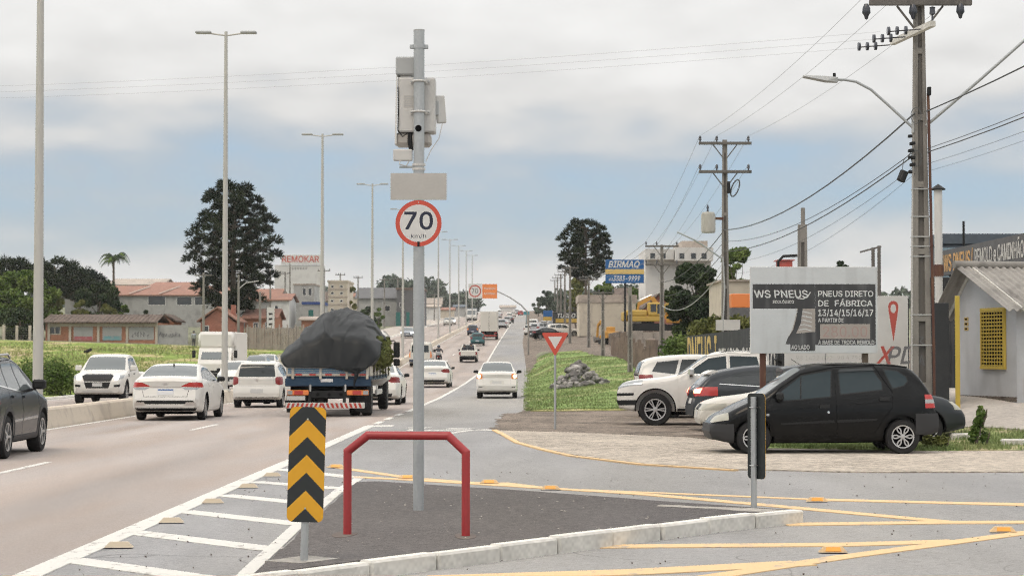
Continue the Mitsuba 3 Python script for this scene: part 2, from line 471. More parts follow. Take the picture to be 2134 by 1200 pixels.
part(road, 'give_way_dash', line([(-1.5, 48.9), (-.95, 48.7)], .5), W_)
part(road, 'give_way_dash', line([(-.75, 48.2), (-.35, 47.9)], .5), W_)
part(road, 'verge_line', line([(-.4, 47.8), (-.15, 44.5), (.1, 41), (.55, 38), (1.0, 35.6), (2.0, 32.9), (3.3, 31.2)], .11, .024), Y_)
yl = [([(-2.77, 32.4), (-1.45, 29.5), (0.51, 27.1), (3.6, 25.06)], .19), ([(3.6, 25.06), (7.4, 23.55)], .34), ([(4.9, 24.6), (7.4, 23.9)], .2), ([(-2.3, 29.75), (-1.36, 28.97), (0.14, 27.5), (1.63, 26.0), (2.92, 24.1), (4.45, 21.75)], .25),
      ([(2.75, 21.40), (4.4, 21.65), (7, 21.75)], .34), ([(0.75, 18.95), (3.0, 19.14), (4.1, 19.48)], .33), ([(1.0, 15.7), (2.83, 18.0), (4.94, 20.4), (7, 22.6)], .22), ([(-.6, 16.25), (1.0, 16.75), (2.4, 17.45)], .40), ([(-.2, 28.3), (.35, 27.25)], .3)]
for p, w in yl:
    part(road, 'yellow_line', line(p, w), Y_)
# small stones lying about the junction
sv = []
for i in range(420):
    x, y = rng.uniform(-2.0, 7.5), rng.uniform(14.5, 31)
    if i % 4 == 0: x, y = rng.uniform(-3.5, -1.9), rng.uniform(15, 30)
    r = rng.uniform(.003, .010)
    s = trimesh.creation.icosphere(0, r); s.vertices *= rng.uniform(.6, 1.3, (len(s.vertices), 3)); s.apply_translation((x, y, .008 + (.13 if 0 else 0))); sv.append(s)
mat('stone_dark', (.12, .10, .09), .9)
one('loose_gravel', cat(sv), 'stone_dark', 'dark loose pebbles scattered over the junction asphalt', 'gravel', kind='stuff')


def blades(poly, n, h, w, seed, dz=0.02, clump=1.2):
    """Grass: bent three-cornered blades spread over a polygon."""
    r = np.random.default_rng(seed)
    p = sg.Polygon(poly); x0, y0, x1, y1 = p.bounds
    q = np.column_stack([r.uniform(x0, x1, 6 * n), r.uniform(y0, y1, 6 * n)])
    q = q[shapely.contains_xy(p, q[:, 0], q[:, 1])]
    dens = meshkit.fbm(np.column_stack([q * clump, np.zeros(len(q))]), 3, seed)
    q = q[r.uniform(.30, .62, len(q)) < dens][:n]
    m = len(q)
    a = r.uniform(0, 2 * np.pi, m); hh = h * r.uniform(.45, 1.3, m) ; ww = w * r.uniform(.6, 1.4, m)
    base = np.column_stack([q, zf(q[:, 0], q[:, 1]) + dz])
    side = np.column_stack([np.cos(a), np.sin(a), a * 0]) * ww[:, None]
    lean = np.column_stack([np.cos(a + 1.6), np.sin(a + 1.6), a * 0]) * (hh * r.uniform(.1, .7, m))[:, None]
    up = np.array([0, 0, 1.0]) * hh[:, None]
    V = np.stack([base - side, base + side, base + .55 * up + .35 * lean - side * .6, base + .55 * up + .35 * lean + side * .6, base + up + lean], 1).reshape(-1, 3)
    i = (np.arange(m) * 5)[:, None]
    F = np.vstack([i + [0, 1, 3], i + [0, 3, 2], i + [2, 3, 4]])
    return tm(V, F)


def blade_col(c0, c1):
    def fn(p, n, uv):
        return mix(c0, c1, dr.clip(fbm(p.x * 1.3, p.y * .9, 0, 3) * 2.2 - .6, 0, 1)) * (.82 + .36 * noise(p.x * 9, p.y * 9, p.z * 5))
    return proc(fn)


mat('blade_green', blade_col((.160, .222, .082), (.245, .282, .125)), .8, spec=.2)
mat('blade_dry', blade_col((.20, .27, .08), (.33, .32, .15)), .8, spec=.2)
put(thing('lawn_grass', 'bright green grass growing on the bank beside the slip road', 'grass', kind='stuff'), cat(blades(lw, 30000, .10, .018, 1, .02, .45), blades([(.4, 64.0), (6.2, 63.4), (6.6, 68), (.5, 69)], 2500, .07, .014, 12, .02, .9), blades([(.35, 66), (.9, 66), (1.2, 120), (1.6, 175), (1.0, 175), (.7, 120)], 2500, .09, .016, 13, .0, .9)), 'blade_green')
put(thing('verge_grass', 'green grass tufts beside the parked black hatchback', 'grass', kind='stuff'), blades(rg, 16000, .09, .009, 2), 'blade_green')
lf = [(-80, 110), (-21.5, 68), (-20.5, 110), (-19.5, 228), (-80, 228)]
put(thing('field_tufts', 'dry and green grass growing over the open field beyond the highway', 'grass', kind='stuff'), blades(lf, 50000, .20, .05, 3, .0, .12), 'blade_dry')

# median barrier: low sloped concrete blocks end to end
mb = thing('median_barrier', 'low sloped concrete barrier running along the highway median', 'barrier')
prof = [(-.30, -.05), (.30, -.05), (.28, .06), (.16, .42), (.10, .47), (-.10, .47), (-.16, .42), (-.28, .06)]
def block(y0, y1):
    ys = [y0, y1]; V = []
    for y in ys:
        for (a, b) in prof: V.append((float(xm(y)) + a, y, z1(float(xm(y)), y) + b))
    k = len(prof); f = [(j, (j + 1) % k, k + (j + 1) % k) for j in range(k)] + [(j, k + (j + 1) % k, k + j) for j in range(k)]
    f += [(0, j + 1, j) for j in range(1, k - 1)] + [(k, k + j, k + j + 1) for j in range(1, k - 1)]
    return tm(V, f)
mat('barrier_concrete', streaked((.50, .44, .365), (.33, .29, .25), .45, 4, 2.0, .15), .9, spec=.2)
for k in range(48):
    a = 30 + 6 * k
    part(mb, 'barrier_block', block(a + .012, a + 5.988), 'barrier_concrete')
part(mb, 'barrier_run', cat([block(318 + 12 * k, 330 + 12 * k) for k in range(24)]), 'barrier_concrete')

# the traffic island
isl = thing('pavement', kind='structure')
ip = sg.Polygon([(-1.86, 12.5), (-1.96, 26.4), (-1.7, 26.6), (0.18, 24.75), (1.73, 22.9), (2.85, 21.72), (2.72, 21.5), (1.90, 20.52), (-.02, 17.92), (-.99, 16.65), (-1.83, 15.4), (-1.84, 13)])
ip2 = sg.Polygon(wobble(list(ip.exterior.coords)[:-1], .02, .12, 4)).buffer(0)
if ip2.geom_type != 'Polygon': ip2 = max(ip2.geoms, key=lambda g: g.area)
im = extr(ip2.buffer(-.01), .13); put(isl, im, 'dark_asphalt')
k0 = np.array([(-2.6, 14.25), (-1.74, 15.28), (-.87, 16.56), (.11, 17.9), (1.08, 19.22), (2.05, 20.55), (2.98, 21.62)])
seg = np.cumsum(np.r_[0, np.linalg.norm(np.diff(k0, axis=0), axis=1)])
def kp(s): return np.array([np.interp(s, seg, k0[:, 0]), np.interp(s, seg, k0[:, 1])])
L = seg[-1]; ns = int(L / .82); js = np.linspace(0, L, ns + 1)
for i in range(ns):
    a, b = kp(js[i] + .008), kp(js[i + 1] - .008)
    t = (b - a) / np.linalg.norm(b - a); l = np.linalg.norm(b - a)
    o = 0.006 * rng.normal(size=2)
    mm = trimesh.creation.box((l, .145, .17)); mm = cbox(0, l, -.072, .072, -.03, .14 + .006 * rng.normal(), .02)
    ang = math.atan2(t[1], t[0]) + .006 * rng.normal()
    mm = tm(mm.vertices, mm.faces)
    mm.apply_transform(mat4(a[0] - t[1] * .07 + o[0], a[1] + t[0] * .07 + o[1], 0, ang))
    part(isl, 'kerb_stone', mm, 'kerb_concrete')
mat('wet_cement', speckled((.27, .255, .235), .6, 40, 3, .35), .9)
part(isl, 'cement_patch', drape(wobble([(-1.9, 16.3), (-1.62, 16.75), (-1.35, 16.5), (-1.62, 16.1)], .05, .05, 2), .135, .5), 'wet_cement')
part(isl, 'cement_patch', drape(wobble([(1.6, 22.4), (2.5, 21.75), (2.75, 21.5), (2.55, 21.35), (2.2, 21.6), (1.5, 22.1)], .16, .08, 12), .135, .5), 'wet_cement')
for (x, y) in ((-1.47, 18.72), (-.40, 18.53)):
    part(isl, 'dirt_ring', drape(wobble([(x + .09 * math.cos(a), y + .30 * math.sin(a)) for a in np.arange(0, 6.28, .4)], .09, .05, 3), .134, .5), 'stone_dark')

sv = []
for i in range(150):
    a_, b_ = rng.uniform(0, 1), rng.uniform(0, 1)
    x, y = -1.9 + 4.3 * a_, 14 + 12 * b_
    if not shapely.contains_xy(ip2.buffer(-.15), x, y): continue
    r = rng.uniform(.004, .014)
    s = trimesh.creation.icosphere(0, r); s.vertices *= rng.uniform(.5, 1.5, (len(s.vertices), 3)) * [1, 1, .6]; s.apply_translation((x, y, .133)); sv.append(s)
mat('stone_pale', (.40, .37, .34), .9)
one('island_grit', cat(sv), 'stone_pale', 'pale grit and crumbs lying on the dark island surface', 'grit', kind='stuff')
# ---------------------------------------------------------------- vehicles
from scipy.interpolate import PchipInterpolator

mat('paint_white', (.66, .645, .61), .3, cc=1.0)
mat('paint_cream', (.58, .56, .51), .35, cc=.8)
mat('paint_silver', (.42, .42, .42), .28, .6, cc=1.0)
mat('paint_black', (.0022, .0026, .0032), .15, cc=.2, spec=.25)
mat('paint_graphite', (.022, .027, .033), .22, .2, cc=.8, spec=.4)
mat('paint_navy', (.02, .03, .06), .3, cc=1.0)
mat('paint_greyblue', (.30, .33, .37), .28, .5, cc=1.0)
mat('paint_red', (.35, .03, .02), .3, cc=1.0)
mat('paint_teal', (.02, .10, .11), .4, cc=.6)
mat('car_glass', (.012, .017, .019), .04, spec=.8)
mat('car_glass_pale', (.10, .115, .12), .05, spec=1.0, cc=1.0)
mat('rubber', speckled((.020, .020, .021), .5, 40, 2, .2), .8, spec=.3)
mat('black_plastic', (.014, .015, .016), .5, spec=.3)
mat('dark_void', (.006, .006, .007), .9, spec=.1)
mat('grey_plastic', (.038, .039, .042), .5, spec=.3)
mat('alloy', (.55, .55, .55), .35, .75)
mat('alloy_dark', (.16, .16, .165), .4, .6)
mat('chrome', (.75, .75, .74), .12, 1.0)
mat('lamp_red', (.45, .035, .03), .15, cc=1.0)
mat('lamp_deep_red', (.22, .012, .014), .15, cc=1.0)
mat('lamp_orange', (.75, .22, .05), .2, cc=1.0)
mat('lamp_clear', (.36, .38, .39), .12, cc=1.0, metal=.3)
mat('lamp_hazy', (.40, .39, .335), .3, cc=.6)
mat('plate_grey', (.50, .50, .49), .5)
mat('plate_white', (.62, .63, .64), .5)
mat('plate_blue', (.03, .10, .30), .5)
scene['mat_brake_glow'] = {'type': 'twosided', 'bsdf': {'type': 'diffuse', 'reflectance': {'type': 'rgb', 'value': [.5, .1, .06]}}}


def glow(mesh, rgb):
    d = mikit.ply(mesh, 'mat_lamp_clear', smooth=False)
    d['emitter'] = {'type': 'area', 'radiance': {'type': 'rgb', 'value': list(rgb)}}
    return d


class Car:
    def __init__(s, name, label, cat, sp, x, y, head, paint='paint_white', group=None, hi=True, dz=0.0, pitch=0.0, z=None):
        """head: the direction the front points to, degrees anticlockwise from +x."""
        s.sp, s.hi, s.paint = sp, hi, paint
        s.key = thing(name, label, cat, group)
        s.M = mat4(x, y, (z1(x, y) if z is None else z) + dz, math.radians(head), pitch)
        s.L, s.W, s.H = sp['L'], sp['W'], sp['H']
        s.cache = {}
        s.base = s.loft()
        s.nrm = np.array(s.base.vertex_normals)
        s.body = s.inf(0)

    def X(s, x): return s.L / 2 - x

    def loft(s):
        sp, L, H = s.sp, s.L, s.H
        N, K = (72, 15) if s.hi else (40, 9)
        t = np.linspace(0, 1, N)
        xs = L * (t + 0.075 * np.sin(2 * np.pi * t) * -1)
        top = PchipInterpolator(*zip(*sp['top']))(xs)
        bot = PchipInterpolator(*zip(*sp['bot']))(xs)
        lf, wf, lr, wr = sp.get('lf', .7), sp.get('wf', .78), sp.get('lr', .5), sp.get('wr', .86)
        w = np.full(N, s.W / 2)
        a = np.clip((lf - xs) / lf, 0, 1); b = np.clip((xs - (L - lr)) / lr, 0, 1)
        w *= (1 - (1 - wf) * a ** sp.get('pf', 2.4)) * (1 - (1 - wr) * b ** sp.get('pr', 2.6))
        belt, gw = sp['belt'], sp['gw']
        g = PchipInterpolator([0, .13 * H, .30 * H, .44 * H, belt, belt + .04, H + .001, H + .4], [.90, .95, .992, 1.0, sp.get('bw', .965), sp.get('bw', .965) - .02, gw, gw])
        rings = []
        for x, zt, zb, wi in zip(xs, top, bot, w):
            h = zt - zb
            rt, rb = min(sp.get('rt', .13), h * .42), min(.09, h * .25)
            y1 = wi * float(g(zt - rt)); ysb = wi * float(g(zb + rb))
            pts = [(f * (ysb - rb), zb) for f in (0, .5, 1)]
            for q in np.linspace(.2, 1, 4):
                c = q * np.pi / 2
                pts.append((ysb - rb + rb * math.sin(c), zb + rb - rb * math.cos(c)))
            zz = np.linspace(zb + rb, zt - rt, K + 2)[1:]
            pts += [(wi * float(g(z)), z) for z in zz]
            for q in np.linspace(.17, 1, 6):
                c = q * np.pi / 2
                pts.append((y1 - rt + rt * math.cos(c), zt - rt + rt * math.sin(c)))
            pts += [((y1 - rt) * f, zt) for f in (.75, .5, .25, 0)]
            cr = sp.get('crown', .035)
            p = [(y, z - (cr * (y / max(y1, .1)) ** 2 if z > zt - rt * 1.01 else cr * max(0, (z - zt + rt + .25)) / .25)) for y, z in pts]
            rings.append([(y, z) for y, z in p] + [(-y, z) for y, z in p[-2:0:-1]])
        R = np.array(rings)
        n = R.shape[1]
        fr, rr = sp.get('front_rake', [(0, 0), (2, 0)]), sp.get('rear_rake', [(0, 0), (2, 0)])
        V = []
        for i, x in enumerate(xs):
            wf_ = max(0, 1 - x / .45) ** 1.0; wr_ = max(0, 1 - (L - x) / .45)
            dx = wf_ * np.interp(R[i, :, 1], *zip(*fr)) - wr_ * np.interp(R[i, :, 1], *zip(*rr))
            V.append(np.column_stack([L / 2 - (x + dx), R[i]]))
        V = np.vstack(V)
        F = []
        for i in range(N - 1):
            for j in range(n):
                k = (j + 1) % n
                F += [(i * n + j, i * n + k, (i + 1) * n + k), (i * n + j, (i + 1) * n + k, (i + 1) * n + j)]
        # end caps: rows of quads across
        for i0, flip in ((0, False), ((N - 1) * n, True)):
            h = n // 2
            for j in range(h):
                a, b, c, d = i0 + j, i0 + (j + 1), i0 + (n - j - 1) % n, i0 + (n - j) % n
                for tri in ((a, d, b), (b, d, c)):
                    if len(set(tri)) == 3: F.append(tri if not flip else tri[::-1])
        m = trimesh.Trimesh(V, F, process=True)
        if m.volume < 0: m.invert()
        return m

    def inf(s, t):
        if t not in s.cache:
            s.cache[t] = man(tm(np.array(s.base.vertices) + t * s.nrm, s.base.faces))
        return s.cache[t]

    def side(s, poly, sgn=1, y0=.25, y1=1.6):
        p = [(s.X(x), z) for x, z in poly] if not isinstance(poly, sg.base.BaseGeometry) else [(s.X(x), z) for x, z in poly.exterior.coords]
        m = extr(p, y1 - y0)
        m.apply_transform(np.array([[1, 0, 0, 0], [0, 0, -1, y1], [0, 1, 0, 0], [0, 0, 0, 1.0]]))
        if sgn < 0: m.apply_transform(np.diag([1, -1, 1, 1.0])) ; m.invert() if m.volume < 0 else None
        return man(m)

    def end(s, poly, rear=True, reach=.5):
        m = extr(poly, reach + .5)                      # poly in (y, z)
        x0 = -s.L / 2 - .5 if rear else s.L / 2 - reach
        m.apply_transform(np.array([[0, 0, 1, x0], [1, 0, 0, 0], [0, 1, 0, 0], [0, 0, 0, 1.0]]))
        return man(m)

    def above(s, poly, z0):
        m = extr([(s.X(x), y) for x, y in poly], 3)
        m.apply_translation((0, 0, z0))
        return man(m)

    def skin(s, prism, out=.004, inn=-.012):
        return (s.inf(out) ^ prism) - s.inf(inn)

    def add(s, name, m, bsdf, smooth=28, label=None, parent=None):
        if isinstance(m, m3.Manifold):
            if m.is_empty(): return None
            m = unman(m)
        return part(parent or s.key, name, m, bsdf, smooth, s.M, label)

    def both(s, name, poly, bsdf, out=.004, inn=-.012, label=None):
        for sg_ in (1, -1): s.add(name, s.skin(s.side(poly, sg_), out, inn), bsdf, label=label)

    def cutdoor(s, poly, gap=.012, names='door'):
        keys = []
        P = sg.Polygon(poly); 
        for sg_ in (1, -1):
            seamm = s.side(P.buffer(gap, join_style=2), sg_) - s.side(P, sg_)
            s.body = s.body - (seamm ^ (s.inf(.01) - s.inf(-.02)))
            door = s.side(P, sg_) ^ s.body
            dk = door - s.inf(-.02)
            s.body = s.body - (s.side(P, sg_) - s.inf(-.02))
            keys.append(s.add(names, dk, s.paint))
        return keys

    def finish(s): s.add('body', s.body, s.paint)


def mirror_y(poly): return [(-a, b) for a, b in poly][::-1]


def wheel_parts(r, w, spokes=5, style='five', hi=True):
    n = 36 if hi else 18
    rr = r * (.66 if style != 'steel' else .60)
    prof = [(rr * .98, -w / 2 + .015), (rr * 1.05, -w / 2), (r * .93, -w / 2 + .004), (r * .985, -w / 2 + .03), (r, -w / 4), (r, w / 4), (r * .985, w / 2 - .03), (r * .93, w / 2 - .004), (rr * 1.05, w / 2), (rr * .98, w / 2 - .015), (rr * .98, -w / 2 + .015)]
    tyre = lathe(prof, n)
    ring = lathe([(rr * .9, w / 2 - .03), (rr * .9, w / 2 - .004), (rr * 1.0, w / 2 - .002), (rr * 1.0, w / 2 - .03), (rr * .9, w / 2 - .03)], n)
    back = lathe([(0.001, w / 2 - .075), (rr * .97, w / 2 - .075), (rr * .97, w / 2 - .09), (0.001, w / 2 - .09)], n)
    hub = lathe([(0.001, w / 2 - .005), (rr * .2, w / 2 - .008), (rr * .24, w / 2 - .02), (rr * .24, w / 2 - .08), (0.001, w / 2 - .08)], 16)
    sp = [ring, hub]
    for k in range(spokes):
        a = 2 * np.pi * k / spokes
        offs = (0,) if style == 'five' else (-.09, .09) if style == 'twin' else (0,)
        for o in offs:
            if style == 'petal':
                # two curved blades with an oval hole between them
                for s_ in (-1, 1):
                    th = np.linspace(0, 1, 5)
                    pts = [((.2 + .75 * t) * rr * math.cos(a + s_ * .24 * math.sin(math.pi * t)), (.2 + .75 * t) * rr * math.sin(a + s_ * .24 * math.sin(math.pi * t))) for t in th]
                    ls = sg.LineString(pts).buffer(rr * .055)
                    e = extr(ls, .03); e.apply_translation((0, 0, w / 2 - .04)); sp.append(e)
            else:
                b = sg.Polygon([(rr * .15, -rr * .075 - 0), (rr * .95, -rr * .11), (rr * .95, rr * .11), (rr * .15, rr * .075)])
                if style == 'twin': b = sg.Polygon([(rr * .15, -rr * .04), (rr * .95, -rr * .055), (rr * .95, rr * .055), (rr * .15, rr * .04)])
                e = extr(b, .035); e.apply_translation((0, o * rr * 1.6 * 0, w / 2 - .045)); e.apply_transform(mat4(rz=a + o * 1.6)); sp.append(e)
    return tyre, cat(sp), back


WHEELS = {}


def add_wheels(car, style='five', spokes=5, rim='alloy', w=.20, only=None):
    sp = car.sp
    r = sp['r']
    kk = (r, w, spokes, style, car.hi)
    if kk not in WHEELS:
        t, s_, b = wheel_parts(*kk)
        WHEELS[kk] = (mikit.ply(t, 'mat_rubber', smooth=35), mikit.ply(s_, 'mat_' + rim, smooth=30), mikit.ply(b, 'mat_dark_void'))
    t, s_, b = WHEELS[kk]
    for ax in (sp['fo'], sp['fo'] + sp['wb']):
        for sd in (1, -1):
            # lathe axis z -> outward (sd * y)
            R = np.eye(4); R[:3, :3] = np.array([[1, 0, 0], [0, 0, sd], [0, -sd, 0]], float) if sd > 0 else np.array([[1, 0, 0], [0, 0, -1], [0, 1, 0]], float)
            R[:3, 3] = (car.X(ax), sd * (sp.get('track', car.W - .26) / 2 + 0), r)
            M = car.M @ R
            k = part(car.key, 'wheel', dict(t), None, M=M)
            put(k + '__rim', dict(s_), None, M=M)
            put(k + '__wheel_well', dict(b), None, M=M)


def arches(car, clear=.05, trim=None, lip=.0):
    sp = car.sp
    for ax in (sp['fo'], sp['fo'] + sp['wb']):
        for sd in (1, -1):
            R = sp['r'] + clear
            c = trimesh.creation.cylinder(R, .36, sections=40)
            c.apply_transform(np.array([[1, 0, 0, car.X(ax)], [0, 0, 1, sd * (car.W / 2 - .10)], [0, -1, 0, sp['r'] + .012], [0, 0, 0, 1.0]]))
            if c.volume < 0: c.invert()
            c2 = trimesh.creation.cylinder(R + (lip or .018), .36, sections=40)
            c2.apply_transform(np.array([[1, 0, 0, car.X(ax)], [0, 0, 1, sd * (car.W / 2 - .10)], [0, -1, 0, sp['r'] + .012], [0, 0, 0, 1.0]]))
            if c2.volume < 0: c2.invert()
            ring = (man(c2) - man(c)) ^ car.inf(.006 if trim else .001)
            car.add('arch_liner', ring, trim or 'dark_void')
            car.body = car.body - man(c2)
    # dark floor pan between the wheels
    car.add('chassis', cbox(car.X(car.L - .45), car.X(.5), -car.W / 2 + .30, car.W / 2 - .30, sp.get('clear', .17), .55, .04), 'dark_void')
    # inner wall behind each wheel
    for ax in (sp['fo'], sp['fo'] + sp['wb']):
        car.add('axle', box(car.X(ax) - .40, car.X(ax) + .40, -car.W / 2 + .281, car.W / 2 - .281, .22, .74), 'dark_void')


def mirrors(car, x, z, col, w=.19, h=.13, d=.11):
    for sd in (1, -1):
        y = car.W / 2 * .98
        m = unman(man(cbox(-d / 2, d / 2, 0, w, -h / 2, h / 2, .035)))
        m.apply_translation((car.X(x), y - .02 if sd > 0 else -y + .02 - w, z))
        car.add('mirror', m, col)
        car.add('mirror_arm', box(car.X(x) - .03, car.X(x) + .03, sd * (y - .10), sd * (y + .03), z - h / 2 - .02, z - h / 2 + .015), 'black_plastic')


def plate(car, z, rear=True, w=.40, h=.13, blue=True, x_off=.0, y=0):
    r = sg.box(y - w / 2, z, y + w / 2, z + h)
    k = car.add('number_plate', car.skin(car.end(r, rear, .6), .014), 'plate_white' if blue else 'plate_grey', False)
    if blue and k:
        car.add('band', car.skin(car.end(sg.box(y - w / 2 + .01, z + h * .72, y + w / 2 - .01, z + h - .008), rear, .6), .018), 'plate_blue', False, parent=k)


# ---- body shapes (x runs from the front bumper back, metres)
SEDAN = dict(L=4.87, W=1.85, H=1.48, wb=2.85, fo=.97, r=.335, belt=.97, gw=.70, wf=.76, wr=.84, lf=.9, lr=.7, rt=.14,
             top=[(0, .58), (.06, .70), (.3, .81), (1.0, .95), (1.32, 1.0), (1.7, 1.20), (2.15, 1.40), (2.55, 1.47), (2.9, 1.48), (3.3, 1.455), (3.75, 1.34), (4.25, 1.16), (4.5, 1.125), (4.80, 1.11), (4.87, 1.03)],
             bot=[(0, .30), (.5, .22), (2, .20), (4, .21), (4.6, .26), (4.87, .32)], rear_rake=[(.2, .10), (.38, .02), (.55, 0), (.72, .06), (.85, .10), (1.1, .06)], front_rake=[(.2, .05), (.4, 0), (.6, .02), (.8, .12)])
SEDAN_WIN = [[(1.72, 1.01), (2.25, 1.33), (2.62, 1.375), (2.62, 1.00)], [(2.70, 1.0), (2.70, 1.375), (3.1, 1.37), (3.52, 1.26), (3.40, 1.03)], [(3.46, 1.05), (3.58, 1.24), (3.90, 1.09)]]
SEDAN_DOORS = [[(1.45, .34), (1.42, .96), (1.60, 1.0), (2.2, 1.37), (2.64, 1.42), (2.66, .30)], [(2.68, .30), (2.66, 1.42), (3.15, 1.41), (3.58, 1.28), (3.44, .98), (3.30, .62), (3.12, .32)]]


def rearscreen_top(car, x0, x1, w0, w1, z0, name='rear_window', bsdf='car_glass', n=.06):
    p = sg.Polygon([(x0, -w0), (x1, -w1), (x1, w1), (x0, w0)]).buffer(-n).buffer(n)
    car.add(name, car.skin(car.above(list(p.exterior.coords), z0), .003), bsdf)


def generic(name, label, catg, x, y, head, body='sedan', paint='paint_white', hi=False, group=None, tail='lamp_deep_red', glass='car_glass', lit=None, dz=0, rear_glass=None, **over):
    """A mid-distance or far car: body, screens, side windows, lamps, bumper, plates, mirrors, wheels."""
    sp = dict({'sedan': SEDAN, 'hatch': HATCH, 'suv': SUV}[body], **over)
    c = Car(name, label, catg, sp, x, y, head, paint, group, hi, dz)
    L, H, W = sp['L'], sp['H'], sp['W']
    arches(c)
    c.finish()
    for p in sp['win']: c.both('side_window', p, 'car_glass', .003)
    rearscreen_top(c, *sp['ws'], name='windscreen', bsdf=glass)
    if 'rs' in sp: rearscreen_top(c, *sp['rs'], bsdf=rear_glass or 'car_glass_pale')
    if 'rg' in sp: c.add('rear_window', c.skin(c.end(sp['rg'], True, .7), .004), rear_glass or 'car_glass')
    for m_ in (0, 1):
        f = mirror_y if m_ else (lambda q: q)
        c.add('taillight', c.skin(c.end(f(sp['tl']), True, .42), .006), tail)
        hl = c.skin(c.end(f(sp['hl']), False, .55), .006)
        if lit and not hl.is_empty():
            k = number(c.key + '__headlight'); put(k, glow(unman(hl), lit), None, M=c.M)
        else:
            c.add('headlight', hl, 'lamp_clear')
    c.add('grille', c.skin(c.end(sp['gr'], False, .3), .004), 'black_plastic')
    c.add('bumper_trim', c.skin(c.end(sp['rb'], True, .3), .004), 'black_plastic')
    plate(c, sp['pz'], True, x_off=sp.get('px', .04)); plate(c, .42, False, x_off=.0, blue=False)
    mirrors(c, sp['mx'], sp['mz'], 'black_plastic' if hi else paint)
    add_wheels(c)
    return c


SEDAN.update(win=SEDAN_WIN, ws=(1.36, 2.2, .72, .60, 1.0), rs=(3.52, 4.22, .60, .70, 1.12), tl=[(.46, .86), (.47, .93), (.60, 1.0), (.80, 1.0), (1.0, .95), (1.0, .80), (.62, .80)],
             hl=[(.42, .64), (.45, .72), (1.0, .80), (1.0, .68), (.6, .62)], gr=[(-.42, .50), (.42, .50), (.48, .66), (-.48, .66)], rb=[(-.62, .30), (.62, .30), (.66, .42), (-.66, .42)], pz=.66, px=.06, mx=1.75, mz=1.03)
HATCH = dict(L=3.84, W=1.66, H=1.54, wb=2.46, fo=.76, r=.30, belt=.99, gw=.74, wf=.78, wr=.90, lf=.8, lr=.45, rt=.13,
             top=[(0, .62), (.05, .74), (.25, .86), (.85, 1.0), (1.02, 1.05), (1.35, 1.28), (1.75, 1.47), (2.1, 1.53), (2.5, 1.54), (3.1, 1.52), (3.50, 1.46), (3.66, 1.38), (3.78, 1.12), (3.84, .98)],
             bot=[(0, .30), (.5, .22), (2, .20), (3.3, .22), (3.84, .34)], rear_rake=[(.3, .02), (.5, 0), (.62, .02), (.75, .06), (1.1, .05), (1.5, .0)], front_rake=[(.2, .05), (.4, 0), (.6, .02), (.8, .12)],
             win=[[(1.38, 1.04), (1.80, 1.37), (2.16, 1.43), (2.16, 1.02)], [(2.24, 1.02), (2.24, 1.43), (2.85, 1.42), (2.92, 1.05)], [(2.99, 1.08), (2.94, 1.41), (3.36, 1.36), (3.30, 1.14)]],
             ws=(1.06, 1.78, .66, .58, 1.05), rg=[(-.58, 1.05), (.58, 1.05), (.52, 1.38), (-.52, 1.38)], tl=[(.60, .78), (.60, 1.0), (.68, 1.03), (.90, 1.03), (.90, .76), (.7, .74)],
             hl=[(.36, .66), (.38, .76), (.9, .86), (.9, .68), (.6, .64)], gr=[(-.34, .56), (.34, .56), (.36, .66), (-.36, .66)], rb=[(-.66, .36), (.66, .36), (.68, .40), (-.68, .40)], pz=.50, px=.0, mx=1.4, mz=1.06)
SUV = dict(L=4.6, W=1.84, H=1.70, wb=2.66, fo=.93, r=.36, belt=1.08, gw=.74, wf=.80, wr=.88, lf=.85, lr=.55, rt=.14, clear=.2,
           top=[(0, .72), (.05, .84), (.3, .96), (1.0, 1.10), (1.2, 1.15), (1.6, 1.42), (2.0, 1.62), (2.4, 1.69), (2.9, 1.70), (3.6, 1.67), (4.1, 1.60), (4.32, 1.50), (4.52, 1.16), (4.6, 1.04)],
           bot=[(0, .38), (.5, .28), (2, .26), (4.1, .28), (4.6, .42)], rear_rake=[(.3, .02), (.55, 0), (.72, .05), (1.0, .08), (1.6, .0)], front_rake=[(.3, .05), (.5, 0), (.7, .02), (.95, .10)],
           win=[[(1.62, 1.14), (2.08, 1.50), (2.5, 1.57), (2.52, 1.11)], [(2.60, 1.11), (2.58, 1.57), (3.28, 1.56), (3.40, 1.15)], [(3.48, 1.17), (3.36, 1.55), (3.95, 1.49), (4.1, 1.24)]],
           ws=(1.26, 2.02, .73, .64, 1.12), rg=[(-.66, 1.12), (.66, 1.12), (.58, 1.50), (-.58, 1.50)], tl=[(.62, .92), (.62, 1.08), (.76, 1.16), (1, 1.16), (1, .90)],
           hl=[(.42, .78), (.44, .88), (1.0, .98), (1.0, .82), (.6, .76)], gr=[(-.42, .66), (.42, .66), (.46, .82), (-.46, .82)], rb=[(-.8, .42), (.8, .42), (.8, .58), (-.8, .58)], pz=.74, px=.03, mx=1.66, mz=1.16)

NORTH, SOUTH, WEST, EAST = 89.5, -90.5, 180.0, 0.0
ON = 'traffic driving up the highway'

